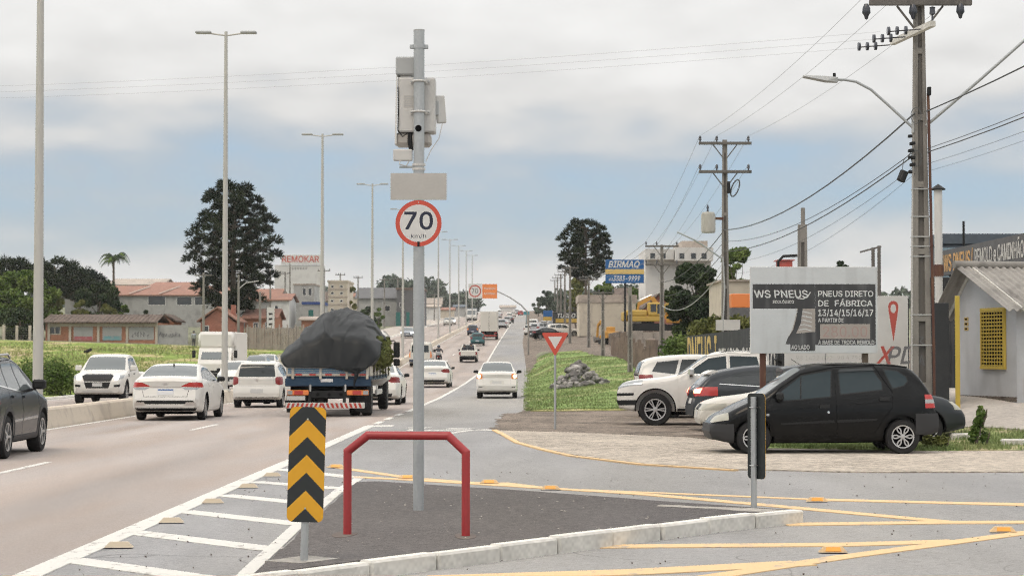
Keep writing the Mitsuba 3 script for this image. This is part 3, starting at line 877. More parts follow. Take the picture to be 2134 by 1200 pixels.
# -- white saloon near the median
c = Car('sedan', 'white saloon with full-width tail lamps driving beside the median barrier', 'car', dict(SEDAN), -8.92, 56.9, 89.5, 'paint_white', ON)
for p in SEDAN_DOORS: c.cutdoor(p)
arches(c)
c.finish()
for p in SEDAN_WIN: c.both('side_window', p, 'car_glass', .004)
rearscreen_top(c, 1.36, 2.2, .72, .60, 1.0, 'windscreen')
rearscreen_top(c, 3.46, 4.24, .60, .72, 1.12, 'rear_window', 'car_glass_pale')
for f in (lambda q: q, mirror_y):
    k = c.add('taillight', c.skin(c.end(f([(.40, .90), (.60, .99), (.78, 1.005), (1.0, .96), (1.0, .86), (.42, .885)]), True, .55), .006), 'lamp_red')
    c.add('reversing_lens', c.skin(c.end(f([(.42, .86), (.86, .86), (.80, .81), (.52, .80)]), True, .5), .007), 'lamp_clear', parent=k)
    c.add('exhaust', c.skin(c.end(f([(.50, .40), (.54, .49), (.78, .49), (.80, .41)]), True, .4), .012, -.02), 'chrome')
c.add('chrome_strip', c.skin(c.end([(-.42, .872), (.42, .872), (.42, .888), (-.42, .888)], True, .4), .010), 'chrome')
c.add('bumper_slot', c.skin(c.end([(-.80, .44), (.80, .44), (.72, .53), (-.72, .53)], True, .4), .006), 'black_plastic')
c.add('diffuser', c.skin(c.end([(-.75, .26), (.75, .26), (.80, .335), (-.80, .335)], True, .4), .006), 'black_plastic')
c.add('badge', c.skin(c.end(sg.Point(0, .955).buffer(.055).intersection(sg.box(-1, .93, 1, .98)), True, .4), .012), 'chrome')
plate(c, .68, True, .42, .15, True, .085)
c.body = None
c.add('boot_seam', c.skin(c.end(sg.LineString([(-.60, .82), (-.56, .63), (.56, .63), (.60, .82)]).buffer(.006), True, .4), .0015), 'grey_plastic')
mirrors(c, 1.78, 1.05, 'black_plastic', .21)
fin = extr([(0, 0), (.16, 0), (.02, .07)], .03); fin.apply_transform(np.array([[1, 0, 0, c.X(3.55)], [0, 0, -1, .015], [0, 1, 0, 1.41], [0, 0, 0, 1.0]])); c.add('antenna', fin, 'black_plastic')
for h_ in ((2.52, .88), (3.36, .92)): c.both('door_handle', [(h_[0] - .11, h_[1] - .015), (h_[0] + .11, h_[1] - .015), (h_[0] + .11, h_[1] + .02), (h_[0] - .11, h_[1] + .02)], 'paint_white', .03)
add_wheels(c, 'twin', 8)
PICKUP = dict(L=5.35, W=1.86, H=1.82, wb=3.22, fo=.90, r=.385, belt=1.20, gw=.76, wf=.82, wr=.97, lf=.6, lr=.2, rt=.12, clear=.26, crown=.03,
              top=[(0, .86), (.06, 1.0), (.3, 1.08), (1.25, 1.19), (1.45, 1.24), (2.1, 1.66), (2.4, 1.78), (2.9, 1.815), (3.4, 1.79), (3.62, 1.74), (3.72, 1.22), (3.80, 1.16), (5.2, 1.16), (5.35, 1.12)],
              bot=[(0, .42), (.4, .36), (2, .34), (4.4, .36), (5.35, .50)], front_rake=[(.4, .06), (.6, 0), (.8, .0), (1.05, .08)],
              win=[[(1.68, 1.26), (2.20, 1.62), (2.62, 1.68), (2.64, 1.24)], [(2.72, 1.24), (2.71, 1.68), (3.36, 1.66), (3.46, 1.28)]], ws=(1.48, 2.16, .74, .66, 1.22))


def bed(c, x0=3.90, x1=5.22, w=.70, z0=.70):
    c.body = c.body - man(box(c.X(x1), c.X(x0), -w, w, z0, 1.6))
    c.add('bed_liner', box(c.X(x1) + .002, c.X(x0) - .002, -w + .002, w - .002, z0 - .02, z0 + .01), 'black_plastic')


# -- oncoming white pickup beyond the barrier
c = Car('pickup_truck', 'white double-cab pickup with black grille coming down the far carriageway', 'pickup', PICKUP, -15.0, 78.9, -89.2, 'paint_white', 'traffic coming down the far carriageway')
bed(c)
c.cutdoor([(1.50, .44), (1.48, 1.22), (1.62, 1.26), (2.18, 1.66), (2.67, 1.74), (2.67, .44)])
c.cutdoor([(2.70, .44), (2.69, 1.74), (3.40, 1.71), (3.55, 1.2), (3.50, .85), (3.40, .44)])
arches(c, .06, 'black_plastic', .07); c.finish()
for p in PICKUP['win']: c.both('side_window', p, 'car_glass', .004)
rearscreen_top(c, 1.46, 2.2, .76, .66, 1.2, 'windscreen', 'car_glass_pale')
c.add('grille', c.skin(c.end(sg.Polygon([(-.46, .86), (.46, .86), (.52, 1.02), (.44, 1.06), (-.44, 1.06), (-.52, 1.02)]).buffer(.03), False, .4), .014), 'black_plastic')
for z_ in (.93, .99): c.add('grille_bar', c.skin(c.end(sg.box(-.48, z_ - .012, .48, z_ + .012), False, .4), .024), 'grey_plastic')
c.add('bumper_intake', c.skin(c.end([(-.40, .58), (.40, .58), (.48, .80), (-.48, .80)], False, .4), .010), 'black_plastic')
c.add('skid_plate', c.skin(c.end([(-.6, .42), (.6, .42), (.5, .50), (-.5, .50)], False, .4), .010), 'plate_grey')
for f in (lambda q: q, mirror_y):
    k = c.add('headlight', c.skin(c.end(f([(.56, .92), (.55, 1.03), (.90, 1.06), (.90, .94), (.75, .89)]), False, .55), .010), 'lamp_clear')
    lamp = man(extr(sg.Point(f([(.66, .98)])[0]).buffer(.07), 1.0)); g = c.skin(c.end(sg.Point(*f([(.68, .975)])[0]).buffer(.085), False, .5), .016)
    kk = number(k + '__bulb'); put(kk, glow(unman(g), (2.2, 2.0, 1.7)), None, M=c.M)
    c.add('fog_lamp', c.skin(c.end(f([(.60, .62), (.60, .70), (.82, .72), (.80, .63)]), False, .5), .010), 'black_plastic')
plate(c, .64, False, .36, .13, False)
mirrors(c, 1.80, 1.30, 'paint_white', .24, .20, .14)
c.both('door_handle', [(2.42, 1.06), (2.58, 1.06), (2.58, 1.10), (2.42, 1.10)], 'black_plastic', .03)
c.both('fender_vent', [(1.30, .98), (1.42, .98), (1.42, 1.10), (1.30, 1.08)], 'black_plastic', .01)
c.add('sports_bar', cat(tube([(c.X(3.85), y, 1.1) for y in (-.7,)] + [(c.X(3.86), -.62, 1.62), (c.X(3.86), .62, 1.62), (c.X(3.85), .7, 1.1)], .035, 8), tube([(c.X(3.86), -.62, 1.6), (c.X(4.6), -.68, 1.18)], .03), tube([(c.X(3.86), .62, 1.6), (c.X(4.6), .68, 1.18)], .03)), 'black_plastic')
add_wheels(c, 'five', 6, 'alloy', .25)

# -- grey SUV cut by the picture's left edge
c = Car('suv', 'dark grey SUV driving along the lane beside the median barrier', 'car', dict(SUV), -9.22, 36.15, 90.5, 'paint_graphite', ON)
for p in ([(1.30, .36), (1.28, 1.10), (1.56, 1.12), (2.06, 1.54), (2.54, 1.62), (2.56, .34)], [(2.58, .34), (2.56, 1.62), (3.30, 1.60), (3.46, 1.12), (3.36, .75), (3.20, .34)]): c.cutdoor(p)
arches(c, .05, 'grey_plastic', .075); c.finish()
for p in SUV['win']: c.both('side_window', p, 'car_glass_pale', .004)
c.both('window_trim', sg.Polygon([(1.50, 1.09), (2.55, 1.075), (4.0, 1.20), (4.0, 1.225), (2.55, 1.10), (1.5, 1.11)]), 'chrome', .006)
rearscreen_top(c, 1.26, 2.02, .74, .64, 1.12, 'windscreen')
c.both('side_moulding', [(1.42, .62), (2.54, .60), (2.54, .64), (1.42, .66)], 'paint_silver', .012)
c.both('side_moulding', [(2.60, .60), (3.18, .59), (3.22, .63), (2.60, .64)], 'paint_silver', .012)
c.both('sill', [(1.36, .27), (3.2, .27), (3.2, .36), (1.36, .36)], 'grey_plastic', .02)
for h_ in ((2.40, 1.0), (3.22, 1.02)): c.both('door_handle', [(h_[0] - .10, h_[1] - .02), (h_[0] + .10, h_[1] - .02), (h_[0] + .10, h_[1] + .02), (h_[0] - .10, h_[1] + .02)], 'paint_graphite', .035)
for sd in (1, -1):
    c.add('roof_rail', tube([(c.X(2.2), sd * .60, 1.66), (c.X(2.35), sd * .60, 1.72), (c.X(3.9), sd * .60, 1.69), (c.X(4.1), sd * .6, 1.60)], .02, 8), 'alloy')
for f in (lambda q: q, mirror_y): c.add('headlight', c.skin(c.end(f([(.5, .80), (.5, .90), (1, 1.0), (1, .84)]), False, .6), .006), 'lamp_clear'); c.add('taillight', c.skin(c.end(f(SUV['tl']), True, .4), .006), 'lamp_deep_red')
c.add('rear_window', c.skin(c.end(SUV['rg'], True, .7), .004), 'car_glass')
mirrors(c, 1.66, 1.20, 'black_plastic', .23, .17, .15)
add_wheels(c, 'five', 5, 'alloy', .23)

# -- white hatchback ahead of the loaded lorry's left side
HAT = dict(HATCH)
c = Car('hatchback', 'white hatchback with small red tail lamps left of the tarp-covered lorry', 'car', HAT, -8.38, 71.4, 89.5, 'paint_white', ON)
for p in ([(1.14, .32), (1.12, 1.02), (1.34, 1.05), (1.78, 1.40), (2.19, 1.46), (2.2, .30)], [(2.22, .30), (2.21, 1.46), (2.9, 1.45), (2.96, 1.05), (2.90, .68), (2.75, .30)]): c.cutdoor(p)
arches(c); c.finish()
for p in HATCH['win']: c.both('side_window', p, 'car_glass', .004)
c.add('rear_window', c.skin(c.end(sg.Polygon([(-.58, 1.06), (.58, 1.06), (.53, 1.37), (-.53, 1.37)]).buffer(.03), True, .7), .005), 'car_glass')
c.add('rear_spoiler', c.skin(c.end([(-.56, 1.44), (.56, 1.44), (.56, 1.50), (-.56, 1.50)], True, .5), .05), 'paint_white')
for f in (lambda q: q, mirror_y): c.add('taillight', c.skin(c.end(f([(.62, .80), (.60, .98), (.66, 1.03), (.90, 1.03), (.90, .80), (.74, .76)]), True, .42), .01), 'lamp_deep_red'); c.add('headlight', c.skin(c.end(f(HATCH['hl']), False, .5), .006), 'lamp_clear')
c.add('bumper_strip', c.skin(c.end(sg.box(-.72, .34, .72, .365), True, .3), .006), 'grey_plastic')
c.add('tailgate_seam', c.skin(c.end(sg.LineString([(-.55, 1.05), (-.57, .72), (.57, .72), (.55, 1.05)]).buffer(.006), True, .4), .002), 'plate_grey')
c.add('badge', c.skin(c.end(sg.Point(0, .92).buffer(.05), True, .4), .012), 'chrome')
plate(c, .50, True, .42, .13, False)
rearscreen_top(c, 1.06, 1.78, .66, .58, 1.05, 'windscreen')
mirrors(c, 1.42, 1.07, 'paint_white', .17)
c.add('exhaust', cbox(c.X(3.7), c.X(3.5), -.42, -.2, .14, .24, .02), 'dark_void')
add_wheels(c, 'five', 6)

generic('sedan', 'white saloon half hidden by the right side of the loaded lorry', 'car', -4.82, 76.3, 89.5, 'sedan', hi=True, group=ON)
c = generic('sedan', 'white saloon two cars ahead, seen just right of the camera pole', 'car', -4.22, 115.2, 89.5, 'sedan', hi=True, group=ON, H=1.5)
LOG = dict(SEDAN, L=4.3, W=1.73, H=1.53, top=[(0, .60), (.06, .74), (.3, .88), (1.0, 1.0), (1.2, 1.05), (1.5, 1.22), (1.95, 1.46), (2.3, 1.52), (2.7, 1.53), (3.05, 1.49), (3.3, 1.38), (3.68, 1.14), (3.85, 1.10), (4.22, 1.08), (4.3, 1.0)],
           bot=[(0, .30), (.5, .24), (2, .22), (3.6, .24), (4.3, .34)], wb=2.63, fo=.8, r=.31, wr=.92,
           win=[[(1.55, 1.07), (2.0, 1.38), (2.35, 1.42), (2.35, 1.05)], [(2.42, 1.05), (2.42, 1.42), (2.8, 1.41), (3.05, 1.30), (3.0, 1.08)]], ws=(1.22, 1.98, .66, .58, 1.04), rs=(3.10, 3.68, .55, .64, 1.13),
           tl=[(.60, .82), (.60, 1.02), (.70, 1.05), (.95, 1.05), (.95, .82)], hl=[(.4, .70), (.42, .82), (.95, .90), (.95, .74)], pz=.62, px=.06, mx=1.6, mz=1.1)
c = Car('sedan', 'white saloon with lit amber tail lamps waiting on the slip road', 'car', LOG, -.62, 89.6, 89.8, 'paint_white')
for p in ([(1.3, .34), (1.28, 1.02), (1.5, 1.07), (1.96, 1.42), (2.38, 1.46), (2.38, .32)], [(2.40, .32), (2.4, 1.46), (2.85, 1.45), (3.12, 1.32), (3.10, .98), (2.98, .66), (2.85, .34)]): c.cutdoor(p)
arches(c); c.finish()
for p in LOG['win']: c.both('side_window', p, 'car_glass', .004)
rearscreen_top(c, 1.22, 1.98, .66, .58, 1.04, 'windscreen'); rearscreen_top(c, 3.06, 3.70, .56, .68, 1.12, 'rear_window', 'car_glass_pale')
for f in (lambda q: q, mirror_y):
    k = c.add('taillight', c.skin(c.end(f(LOG['tl']), True, .42), .008), 'lamp_orange')
    put(number(k + '__bulb'), glow(unman(c.skin(c.end(sg.Point(*f([(.74, .93)])[0]).buffer(.075), True, .4), .013)), (1.0, .55, .25)), None, M=c.M)
    c.add('bumper_reflector', c.skin(c.end(f([(.6, .46), (.6, .49), (.76, .50), (.76, .47)]), True, .4), .008), 'grey_plastic')
c.add('plate_recess', c.skin(c.end(sg.box(-.3, .60, .3, .76), True, .4), .006), 'paint_cream'); plate(c, .615, True, .40, .12, False)
c.add('badge', c.skin(c.end(sg.Polygon([(-.04, .95), (0, 1.02), (.04, .95), (0, .88)]), True, .4), .012), 'chrome')
c.add('boot_seam', c.skin(c.end(sg.LineString([(-.58, 1.04), (-.56, .60), (.56, .60), (.58, 1.04)]).buffer(.006), True, .4), .002), 'plate_grey')
mirrors(c, 1.6, 1.1, 'black_plastic', .2)
add_wheels(c, 'five', 5)

# -- the small pickup with a loaded bed, the dark car and the box lorry climbing the hill
STR = dict(PICKUP, L=4.45, W=1.66, H=1.60, wb=2.72, fo=.78, r=.31, belt=1.04, clear=.2, top=[(0, .70), (.06, .80), (.3, .90), (1.0, 1.0), (1.2, 1.06), (1.75, 1.45), (2.0, 1.56), (2.4, 1.60), (2.65, 1.55), (2.75, 1.10), (2.85, 1.06), (4.35, 1.06), (4.45, 1.0)],
           bot=[(0, .32), (.4, .28), (2, .26), (3.6, .30), (4.45, .44)], win=[[(1.35, 1.08), (1.85, 1.42), (2.35, 1.46), (2.4, 1.06)]], ws=(1.22, 1.8, .64, .56, 1.04))
c = Car('pickup_truck', 'small white pickup with people and goods in its open bed', 'pickup', STR, -3.95, 193, 89.5, 'paint_cream', ON, False)
bed(c, 2.95, 4.32, .62, .62); arches(c); c.finish()
c.both('side_window', STR['win'][0], 'car_glass')
c.add('rear_window', c.skin(c.above([(2.60, -.5), (2.78, -.5), (2.78, .5), (2.60, .5)], 1.12), .004), 'car_glass')
for f in (lambda q: q, mirror_y): c.add('taillight', c.skin(c.end(f([(.66, .62), (.66, .92), (.9, .92), (.9, .62)]), True, .3), .006), 'lamp_deep_red')
c.add('rear_bumper', box(-2.28, -2.15, -.76, .76, .34, .56), 'black_plastic'); plate(c, .42, True, .4, .12, False)
mirrors(c, 1.42, 1.1, 'black_plastic'); add_wheels(c)
mat('cloth_dark', (.05, .05, .06), .9); mat('skin_tone', (.30, .19, .13), .6)


def blob(joints, bones, ref=.03):
    """A body from joints (position, radius) and bones: hulls of spheres, joined and smoothed."""
    J = {k: m3.Manifold.sphere(r, 14).translate(tuple(map(float, p))) for k, (p, r) in joints.items()}
    M = None
    for a, b in bones:
        h = m3.Manifold.batch_hull([J[a], J[b]]); M = h if M is None else M + h
    m = unman(M.refine_to_length(ref))
    m.merge_vertices()
    return trimesh.smoothing.filter_taubin(m, iterations=8)


def person(key, x, y, z, rz, pose, top, bottom, s=1.0):
    """A clothed figure: trousers, shirt, head and arms as parts of one person; pose maps joints to (x, y, z) offsets."""
    J = dict(hip=((0, 0, .95), .14), chest=((0, 0, 1.32), .165), neck=((0, 0, 1.50), .07), head=((0, .02, 1.65), .105), chin=((0, .05, 1.58), .06),
             lsh=((-.19, 0, 1.42), .065), rsh=((.19, 0, 1.42), .065), lel=((-.25, .02, 1.14), .05), rel=((.25, .02, 1.14), .05), lwr=((-.25, .12, .92), .038), rwr=((.25, .12, .92), .038),
             lhp=((-.09, 0, .92), .10), rhp=((.09, 0, .92), .10), lkn=((-.10, .03, .50), .068), rkn=((.10, .03, .50), .068), lan=((-.10, 0, .09), .05), ran=((.10, 0, .09), .05), lto=((-.10, .16, .05), .045), rto=((.10, .16, .05), .045))
    for k, p in pose.items(): J[k] = (p, J[k][1])
    M = mat4(x, y, z, rz, 0, s)
    part(key, 'trousers', blob(J, [('hip', 'lhp'), ('hip', 'rhp'), ('lhp', 'lkn'), ('rhp', 'rkn'), ('lkn', 'lan'), ('rkn', 'ran')]), bottom, True, M)
    part(key, 'shirt', blob(J, [('hip', 'chest'), ('chest', 'neck'), ('chest', 'lsh'), ('chest', 'rsh'), ('lsh', 'lel'), ('rsh', 'rel'), ('lel', 'lwr'), ('rel', 'rwr')]), top, True, M)
    part(key, 'head', blob({**J, 'head': (J['head'][0], .112)}, [('neck', 'head'), ('head', 'chin')]), 'skin_tone', True, M)
    h = np.array(J['head'][0]); hair = trimesh.creation.icosphere(2, .118); hair.vertices *= [1, 1.05, 1]; hair.apply_translation(h + [0, -.025, .03])
    part(key, 'hair', hair, 'cloth_dark', True, M)
    part(key, 'shoe', cat(blob(J, [('lan', 'lto')]), blob(J, [('ran', 'rto')])), 'black_plastic', True, M)
    for sd in ('l', 'r'):
        w = np.array(J[sd + 'wr'][0]); e = np.array(J[sd + 'el'][0]); t = (w - e) / np.linalg.norm(w - e)
        fingers = [bar(w + t * .07 + np.array([o, 0, 0]), w + t * (.155 - abs(o) * .6) + np.array([o * 1.3, .02, 0]), .010, 6, .007) for o in (-.027, -.009, .009, .027)]
        fingers.append(bar(w + t * .03 + [.02, .02, 0], w + t * .09 + [.045, .045, 0], .011, 6, .008))
        palm = trimesh.creation.icosphere(1, .04); palm.vertices *= [1, .5, 1.2]; palm.apply_translation(w + t * .05)
        part(key, 'hand', cat(palm, *fingers), 'skin_tone', True, M)


SIT = dict(hip=(0, 0, .25), chest=(0, .02, .62), neck=(0, .02, .80), head=(0, .05, .95), chin=(0, .1, .88), lsh=(-.19, 0, .72), rsh=(.19, 0, .72), lel=(-.25, .05, .45), rel=(.25, .05, .45), lwr=(-.2, .25, .35), rwr=(.2, .25, .35),
           lhp=(-.09, 0, .22), rhp=(.09, 0, .22), lkn=(-.12, .40, .42), rkn=(.12, .40, .42), lan=(-.12, .48, .06), ran=(.12, .48, .06), lto=(-.12, .62, .05), rto=(.12, .62, .05))
zb = z1(-3.95, 193) + .64
person(thing('person', 'person in dark clothes sitting at the right side of the small pickup bed', 'person'), -3.7, 192.0, zb, .3, SIT, 'cloth_dark', 'cloth_dark')
person(thing('person', 'person in dark clothes sitting at the left side of the small pickup bed', 'person'), -4.35, 192.2, zb, -.4, SIT, 'cloth_dark', 'cloth_dark', .9)

generic('hatchback', 'dark teal hatchback climbing between the small pickup and the box lorry', 'car', -4.05, 249.5, 89.5, 'hatch', 'paint_teal', group=ON)
generic('hatchback', 'dark blue hatchback braking to the left of the white box lorry', 'car', -5.75, 311, 89.5, 'hatch', 'paint_navy', tail='lamp_orange', group=ON)


def lorry(name, label, x, y, head, bw=2.35, bl=6.0, bh=2.6, bz=1.0, cabl=1.9, cabh=2.35, group=None, box_mat='paint_white', doors=True, over=False):
    """A rigid box lorry: cab, box body, chassis, wheels, lamps; x runs forward."""
    k = thing(name, label, 'truck', group)
    M = mat4(x, y, z1(x, y), math.radians(head))
    f0 = bl / 2 + cabl
    def P(n, m, b, sm=False, lab=None): return part(k, n, m, b, sm, M, lab)
    P('box_body', cbox(-bl / 2, bl / 2, -bw / 2, bw / 2, bz, bz + bh, .04), box_mat)
    if doors:
        for s_ in (1, -1): P('rear_door', cbox(-bl / 2 - .03, -bl / 2 + .01, min(s_ * .02, s_ * (bw / 2 - .06)), max(s_ * .02, s_ * (bw / 2 - .06)), bz + .06, bz + bh - .08, .01), box_mat)
        P('door_seal', box(-bl / 2 - .012, -bl / 2 + .01, -.019, .019, bz + .06, bz + bh - .08), 'grey_plastic')
    if over: P('roof_fairing', cbox(bl / 2 - .2, bl / 2 + 1.0, -bw / 2 + .02, bw / 2 - .02, bz + bh - 1.0, bz + bh + .02, .18), box_mat, 40)
    prof = [(bl / 2 + .05, .55), (f0, .55), (f0 + .02, 1.15), (f0 - .12, 1.35), (f0 - .62, cabh - .12), (f0 - .8, cabh), (bl / 2 + .05, cabh)]
    cab = extr(prof, bw - .25); cab.apply_transform(np.array([[1, 0, 0, 0], [0, 0, -1, (bw - .25) / 2], [0, 1, 0, 0], [0, 0, 0, 1.0]]))
    P('cab', cab, 'paint_white')
    a, b = np.array([f0 - .16, 0, 1.42]), np.array([f0 - .58, 0, cabh - .20])
    w = tm([a + [.02, -bw / 2 + .28, 0], a + [.02, bw / 2 - .28, 0], b + [.02, bw / 2 - .33, 0], b + [.02, -bw / 2 + .33, 0]], [(0, 1, 2), (0, 2, 3)])
    P('windscreen', cat(w), 'car_glass_pale')
    for s_ in (1, -1):
        P('side_window', cbox(f0 - 1.25, f0 - .45, s_ * (bw / 2 - .125) - .01, s_ * (bw / 2 - .125) + .01, 1.35, cabh - .3, .008), 'car_glass')
        P('mirror', cbox(f0 - .35, f0 - .2, s_ * (bw / 2 + .14) - .10, s_ * (bw / 2 + .14) + .10, 1.5, 1.95, .03), 'black_plastic')
        P('headlight', cbox(f0 - .02, f0 + .03, s_ * .75 - .16, s_ * .75 + .16, .78, .98, .02), 'lamp_clear')
        P('taillight', cbox(-bl / 2 - .04, -bl / 2 + .02, s_ * (bw / 2 - .3) - .16, s_ * (bw / 2 - .3) + .16, bz - .28, bz - .14, .01), 'lamp_red')
    P('grille', cbox(f0, f0 + .03, -.7, .7, .62, .76, .01), 'black_plastic')
    P('bumper', cbox(f0 - .1, f0 + .08, -bw / 2 + .15, bw / 2 - .15, .34, .6, .04), 'black_plastic')
    P('chassis', box(-bl / 2 + .05, f0 - .4, -.5, .5, .5, bz - .002), 'dark_void')
    P('rear_bumper', cbox(-bl / 2 - .05, -bl / 2 + .08, -bw / 2 + .15, bw / 2 - .15, .42, .58, .02), 'paint_red')
    P('underframe', box(-bl / 2 + .02, -bl / 2 + .5, -bw / 2 + .1, bw / 2 - .1, bz - .3, bz - .01), 'dark_void')
    t, s2, b2 = wheel_parts(.46, .30, 6, 'steel', False)
    for xx, dual in ((-bl / 2 + 1.5, 1), (f0 - .85, 0)):
        for s_ in (1, -1):
            R = np.eye(4); R[:3, :3] = np.array([[1, 0, 0], [0, 0, s_], [0, -s_, 0]], float) if s_ > 0 else np.array([[1, 0, 0], [0, 0, -1], [0, 1, 0]], float)
            R[:3, 3] = (xx, s_ * (bw / 2 - .20), .46)
            kk = part(k, 'wheel', t, 'rubber', 35, M @ R); put(kk + '__rim', s2, 'alloy_dark', 30, M @ R); put(kk + '__hub', b2, 'dark_void', False, M @ R)
    return k


lorry('box_truck', 'white two-door box lorry climbing the hill in the right lane', -3.0, 281, 89.5, 2.3, 6.2, 2.65, 1.05, group=ON, box_mat='paint_cream')
lorry('box_truck', 'white box lorry with cab-over box facing the camera behind the lamp post', -17.75, 130.2, -89, 2.2, 6.0, 2.1, 0.95, 1.9, 2.1, group='traffic coming down the far carriageway', over=True, doors=False)
OC = 'traffic coming down the far carriageway'
generic('sedan', 'white saloon with dark grille oncoming beyond the barrier, left of the hatchback', 'car', -14.0, 108.5, -89.5, 'sedan', hi=True, group=OC, gr=[(-.62, .44), (.62, .44), (.66, .68), (-.66, .68)], glass='car_glass_pale')
generic('hatchback', 'pale hatchback oncoming in the lane beyond the box lorry with the cab-over box', 'car', -17.6, 146, -89.5, 'hatch', 'paint_silver', group=OC, glass='car_glass_pale')
generic('hatchback', 'white hatchback behind the silver one beyond the oncoming box lorry', 'car', -17.9, 154, -89.5, 'hatch', 'paint_white', group=OC, glass='car_glass_pale')
generic('sedan', 'grey-blue saloon oncoming with headlights lit, left of the camera pole', 'car', -14.4, 292, -89.5, 'sedan', 'paint_greyblue', group=OC, lit=(2.5, 2.5, 2.4), glass='car_glass_pale')
generic('hatchback', 'white hatchback standing at the far kerb before the green doors', 'car', -19.7, 398, -89.5, 'hatch', 'paint_white', group=OC, lit=(1.6, 1.6, 1.6))
generic('hatchback', 'pale hatchback oncoming on the hill beside the median', 'car', -12.6, 414, -89.5, 'hatch', 'paint_cream', group=OC, glass='car_glass_pale')
generic('sedan', 'white saloon oncoming just behind the pale hatchback on the hill', 'car', -12.3, 428, -89.5, 'sedan', 'paint_white', group=OC, lit=(1.6, 1.6, 1.6))
lorry('bus', 'pale blue bus coming over the hill with headlights lit', -9.2, 482, -89.5, 2.5, 8.5, 2.3, .6, 1.0, 2.7, group=OC, box_mat='paint_greyblue', doors=False)
for i, (x, y, b, p, lab) in enumerate([(-1.8, 372, 'suv', 'paint_silver', 'silver SUV right of the white box lorry on the hill'), (-1.5, 384, 'sedan', 'paint_white', 'white saloon in front of the silver SUV on the hill'),
                                   (-1.0, 436, 'hatch', 'paint_silver', 'silver hatchback third in the queue past the box lorry'), (-.5, 452, 'sedan', 'paint_black', 'black saloon fourth in the queue past the box lorry'),
                                   (-.6, 520, 'suv', 'paint_white', 'white SUV far up the hill in the queue'), (.3, 600, 'hatch', 'paint_cream', 'cream hatchback near the hilltop'), (2.6, 640, 'hatch', 'paint_red', 'dark red hatchback near the hilltop'),
                                   (-3.6, 560, 'sedan', 'paint_silver', 'silver saloon near the hilltop in the left lane'), (-4.0, 690, 'suv', 'paint_white', 'white SUV at the hilltop in the left lane'), (-7.6, 610, 'hatch', 'paint_white', 'white hatchback at the hilltop beside the median'), (-5.2, 470, 'hatch', 'paint_graphite', 'dark grey hatchback in the left lane halfway up the hill'), (1.6, 720, 'suv', 'paint_silver', 'silver SUV at the hilltop in the right lane'), (1.0, 760, 'sedan', 'paint_white', 'white saloon at the hilltop in the right lane')]):
    generic({'sedan': 'sedan', 'hatch': 'hatchback', 'suv': 'suv'}[b], lab, 'car', x, y, 89.5, b, p, group=ON)
for x, y, h_, b, p, lab in [(3.2, 300, 60, 'hatch', 'paint_white', 'white hatchback parked nearest the road before the yellow banner'), (4.7, 296, 40, 'suv', 'paint_silver', 'silver SUV parked before the yellow banner'), (4.6, 268, 20, 'sedan', 'paint_black', 'black saloon parked in front of the white estate'),
                         (6.6, 275, 10, 'suv', 'paint_white', 'white estate parked at the right end of the row below the banner'), (3.4, 322, 80, 'sedan', 'paint_white', 'white saloon parked behind in the roadside row'), (5.6, 330, 70, 'hatch', 'paint_silver', 'silver hatchback parked behind in the roadside row'),
                         (3.6, 350, 85, 'suv', 'paint_white', 'white SUV farthest back in the roadside row')]:
    generic({'sedan': 'sedan', 'hatch': 'hatchback', 'suv': 'suv'}[b], lab, 'car', x, y, h_, b, p, group='cars parked at the roadside far up the hill', glass='car_glass_pale', dz=.02)

# -- white van and motorcycle by the median
k = Car('van', 'white van with red tail lamps behind the camera pole', 'van', dict(SUV, L=4.9, W=1.95, H=2.1, wb=3.0, r=.34, gw=.86, belt=1.15, top=[(0, .80), (.06, 1.0), (.5, 1.15), (.8, 1.25), (1.3, 1.75), (1.7, 2.02), (2.3, 2.1), (3.5, 2.1), (4.6, 2.07), (4.8, 2.0), (4.9, 1.9)],
        bot=[(0, .34), (.5, .26), (2, .25), (4.4, .28), (4.9, .36)], rear_rake=[(0, 0), (2, .05)]), -7.8, 182.5, 89.5, 'paint_cream', ON, False)
arches(k); k.finish()
for s_ in (lambda q: q, mirror_y):
    k.add('rear_window', k.skin(k.end(s_([(.06, 1.2), (.06, 1.8), (.70, 1.8), (.74, 1.2)]), True, .4), .006), 'car_glass')
    k.add('taillight', k.skin(k.end(s_([(.84, .75), (.84, 1.3), (1.0, 1.3), (1.0, .75)]), True, .4), .006), 'lamp_orange')
k.both('side_window', [(1.2, 1.25), (1.5, 1.72), (2.2, 1.78), (2.2, 1.25)], 'car_glass')
k.add('bumper', k.skin(k.end([(-.98, .36), (.98, .36), (.98, .6), (-.98, .6)], True, .4), .03), 'paint_navy')
mirrors(k, 1.2, 1.35, 'black_plastic', .2, .25); add_wheels(k)
mk = thing('motorcycle', 'dark motorcycle ridden beside the white van', 'motorcycle', ON)
M = mat4(-6.45, 186, z1(-6.45, 186), math.radians(89))
for xx in (-.68, .68):
    t = lathe([(.20, -.05), (.28, -.06), (.31, 0), (.28, .06), (.20, .05), (.20, -.05)], 24); t.apply_transform(np.array([[1, 0, 0, xx], [0, 0, 1, 0], [0, -1, 0, .31], [0, 0, 0, 1.0]])); part(mk, 'wheel', t, 'rubber', 30, M)
part(mk, 'frame', cat(tube([(-.68, 0, .31), (-.2, 0, .5), (.3, 0, .75), (.45, 0, .95)], .05), tube([(.68, .07, .31), (.45, .07, .98)], .03), tube([(.68, -.07, .31), (.45, -.07, .98)], .03), cbox(-.2, .25, -.12, .12, .28, .62, .06)), 'black_plastic', 40, M)
part(mk, 'fuel_tank', cbox(-.05, .42, -.15, .15, .72, .95, .07), 'paint_navy', 40, M); part(mk, 'seat', cbox(-.75, .05, -.13, .13, .70, .82, .04), 'black_plastic', 40, M)
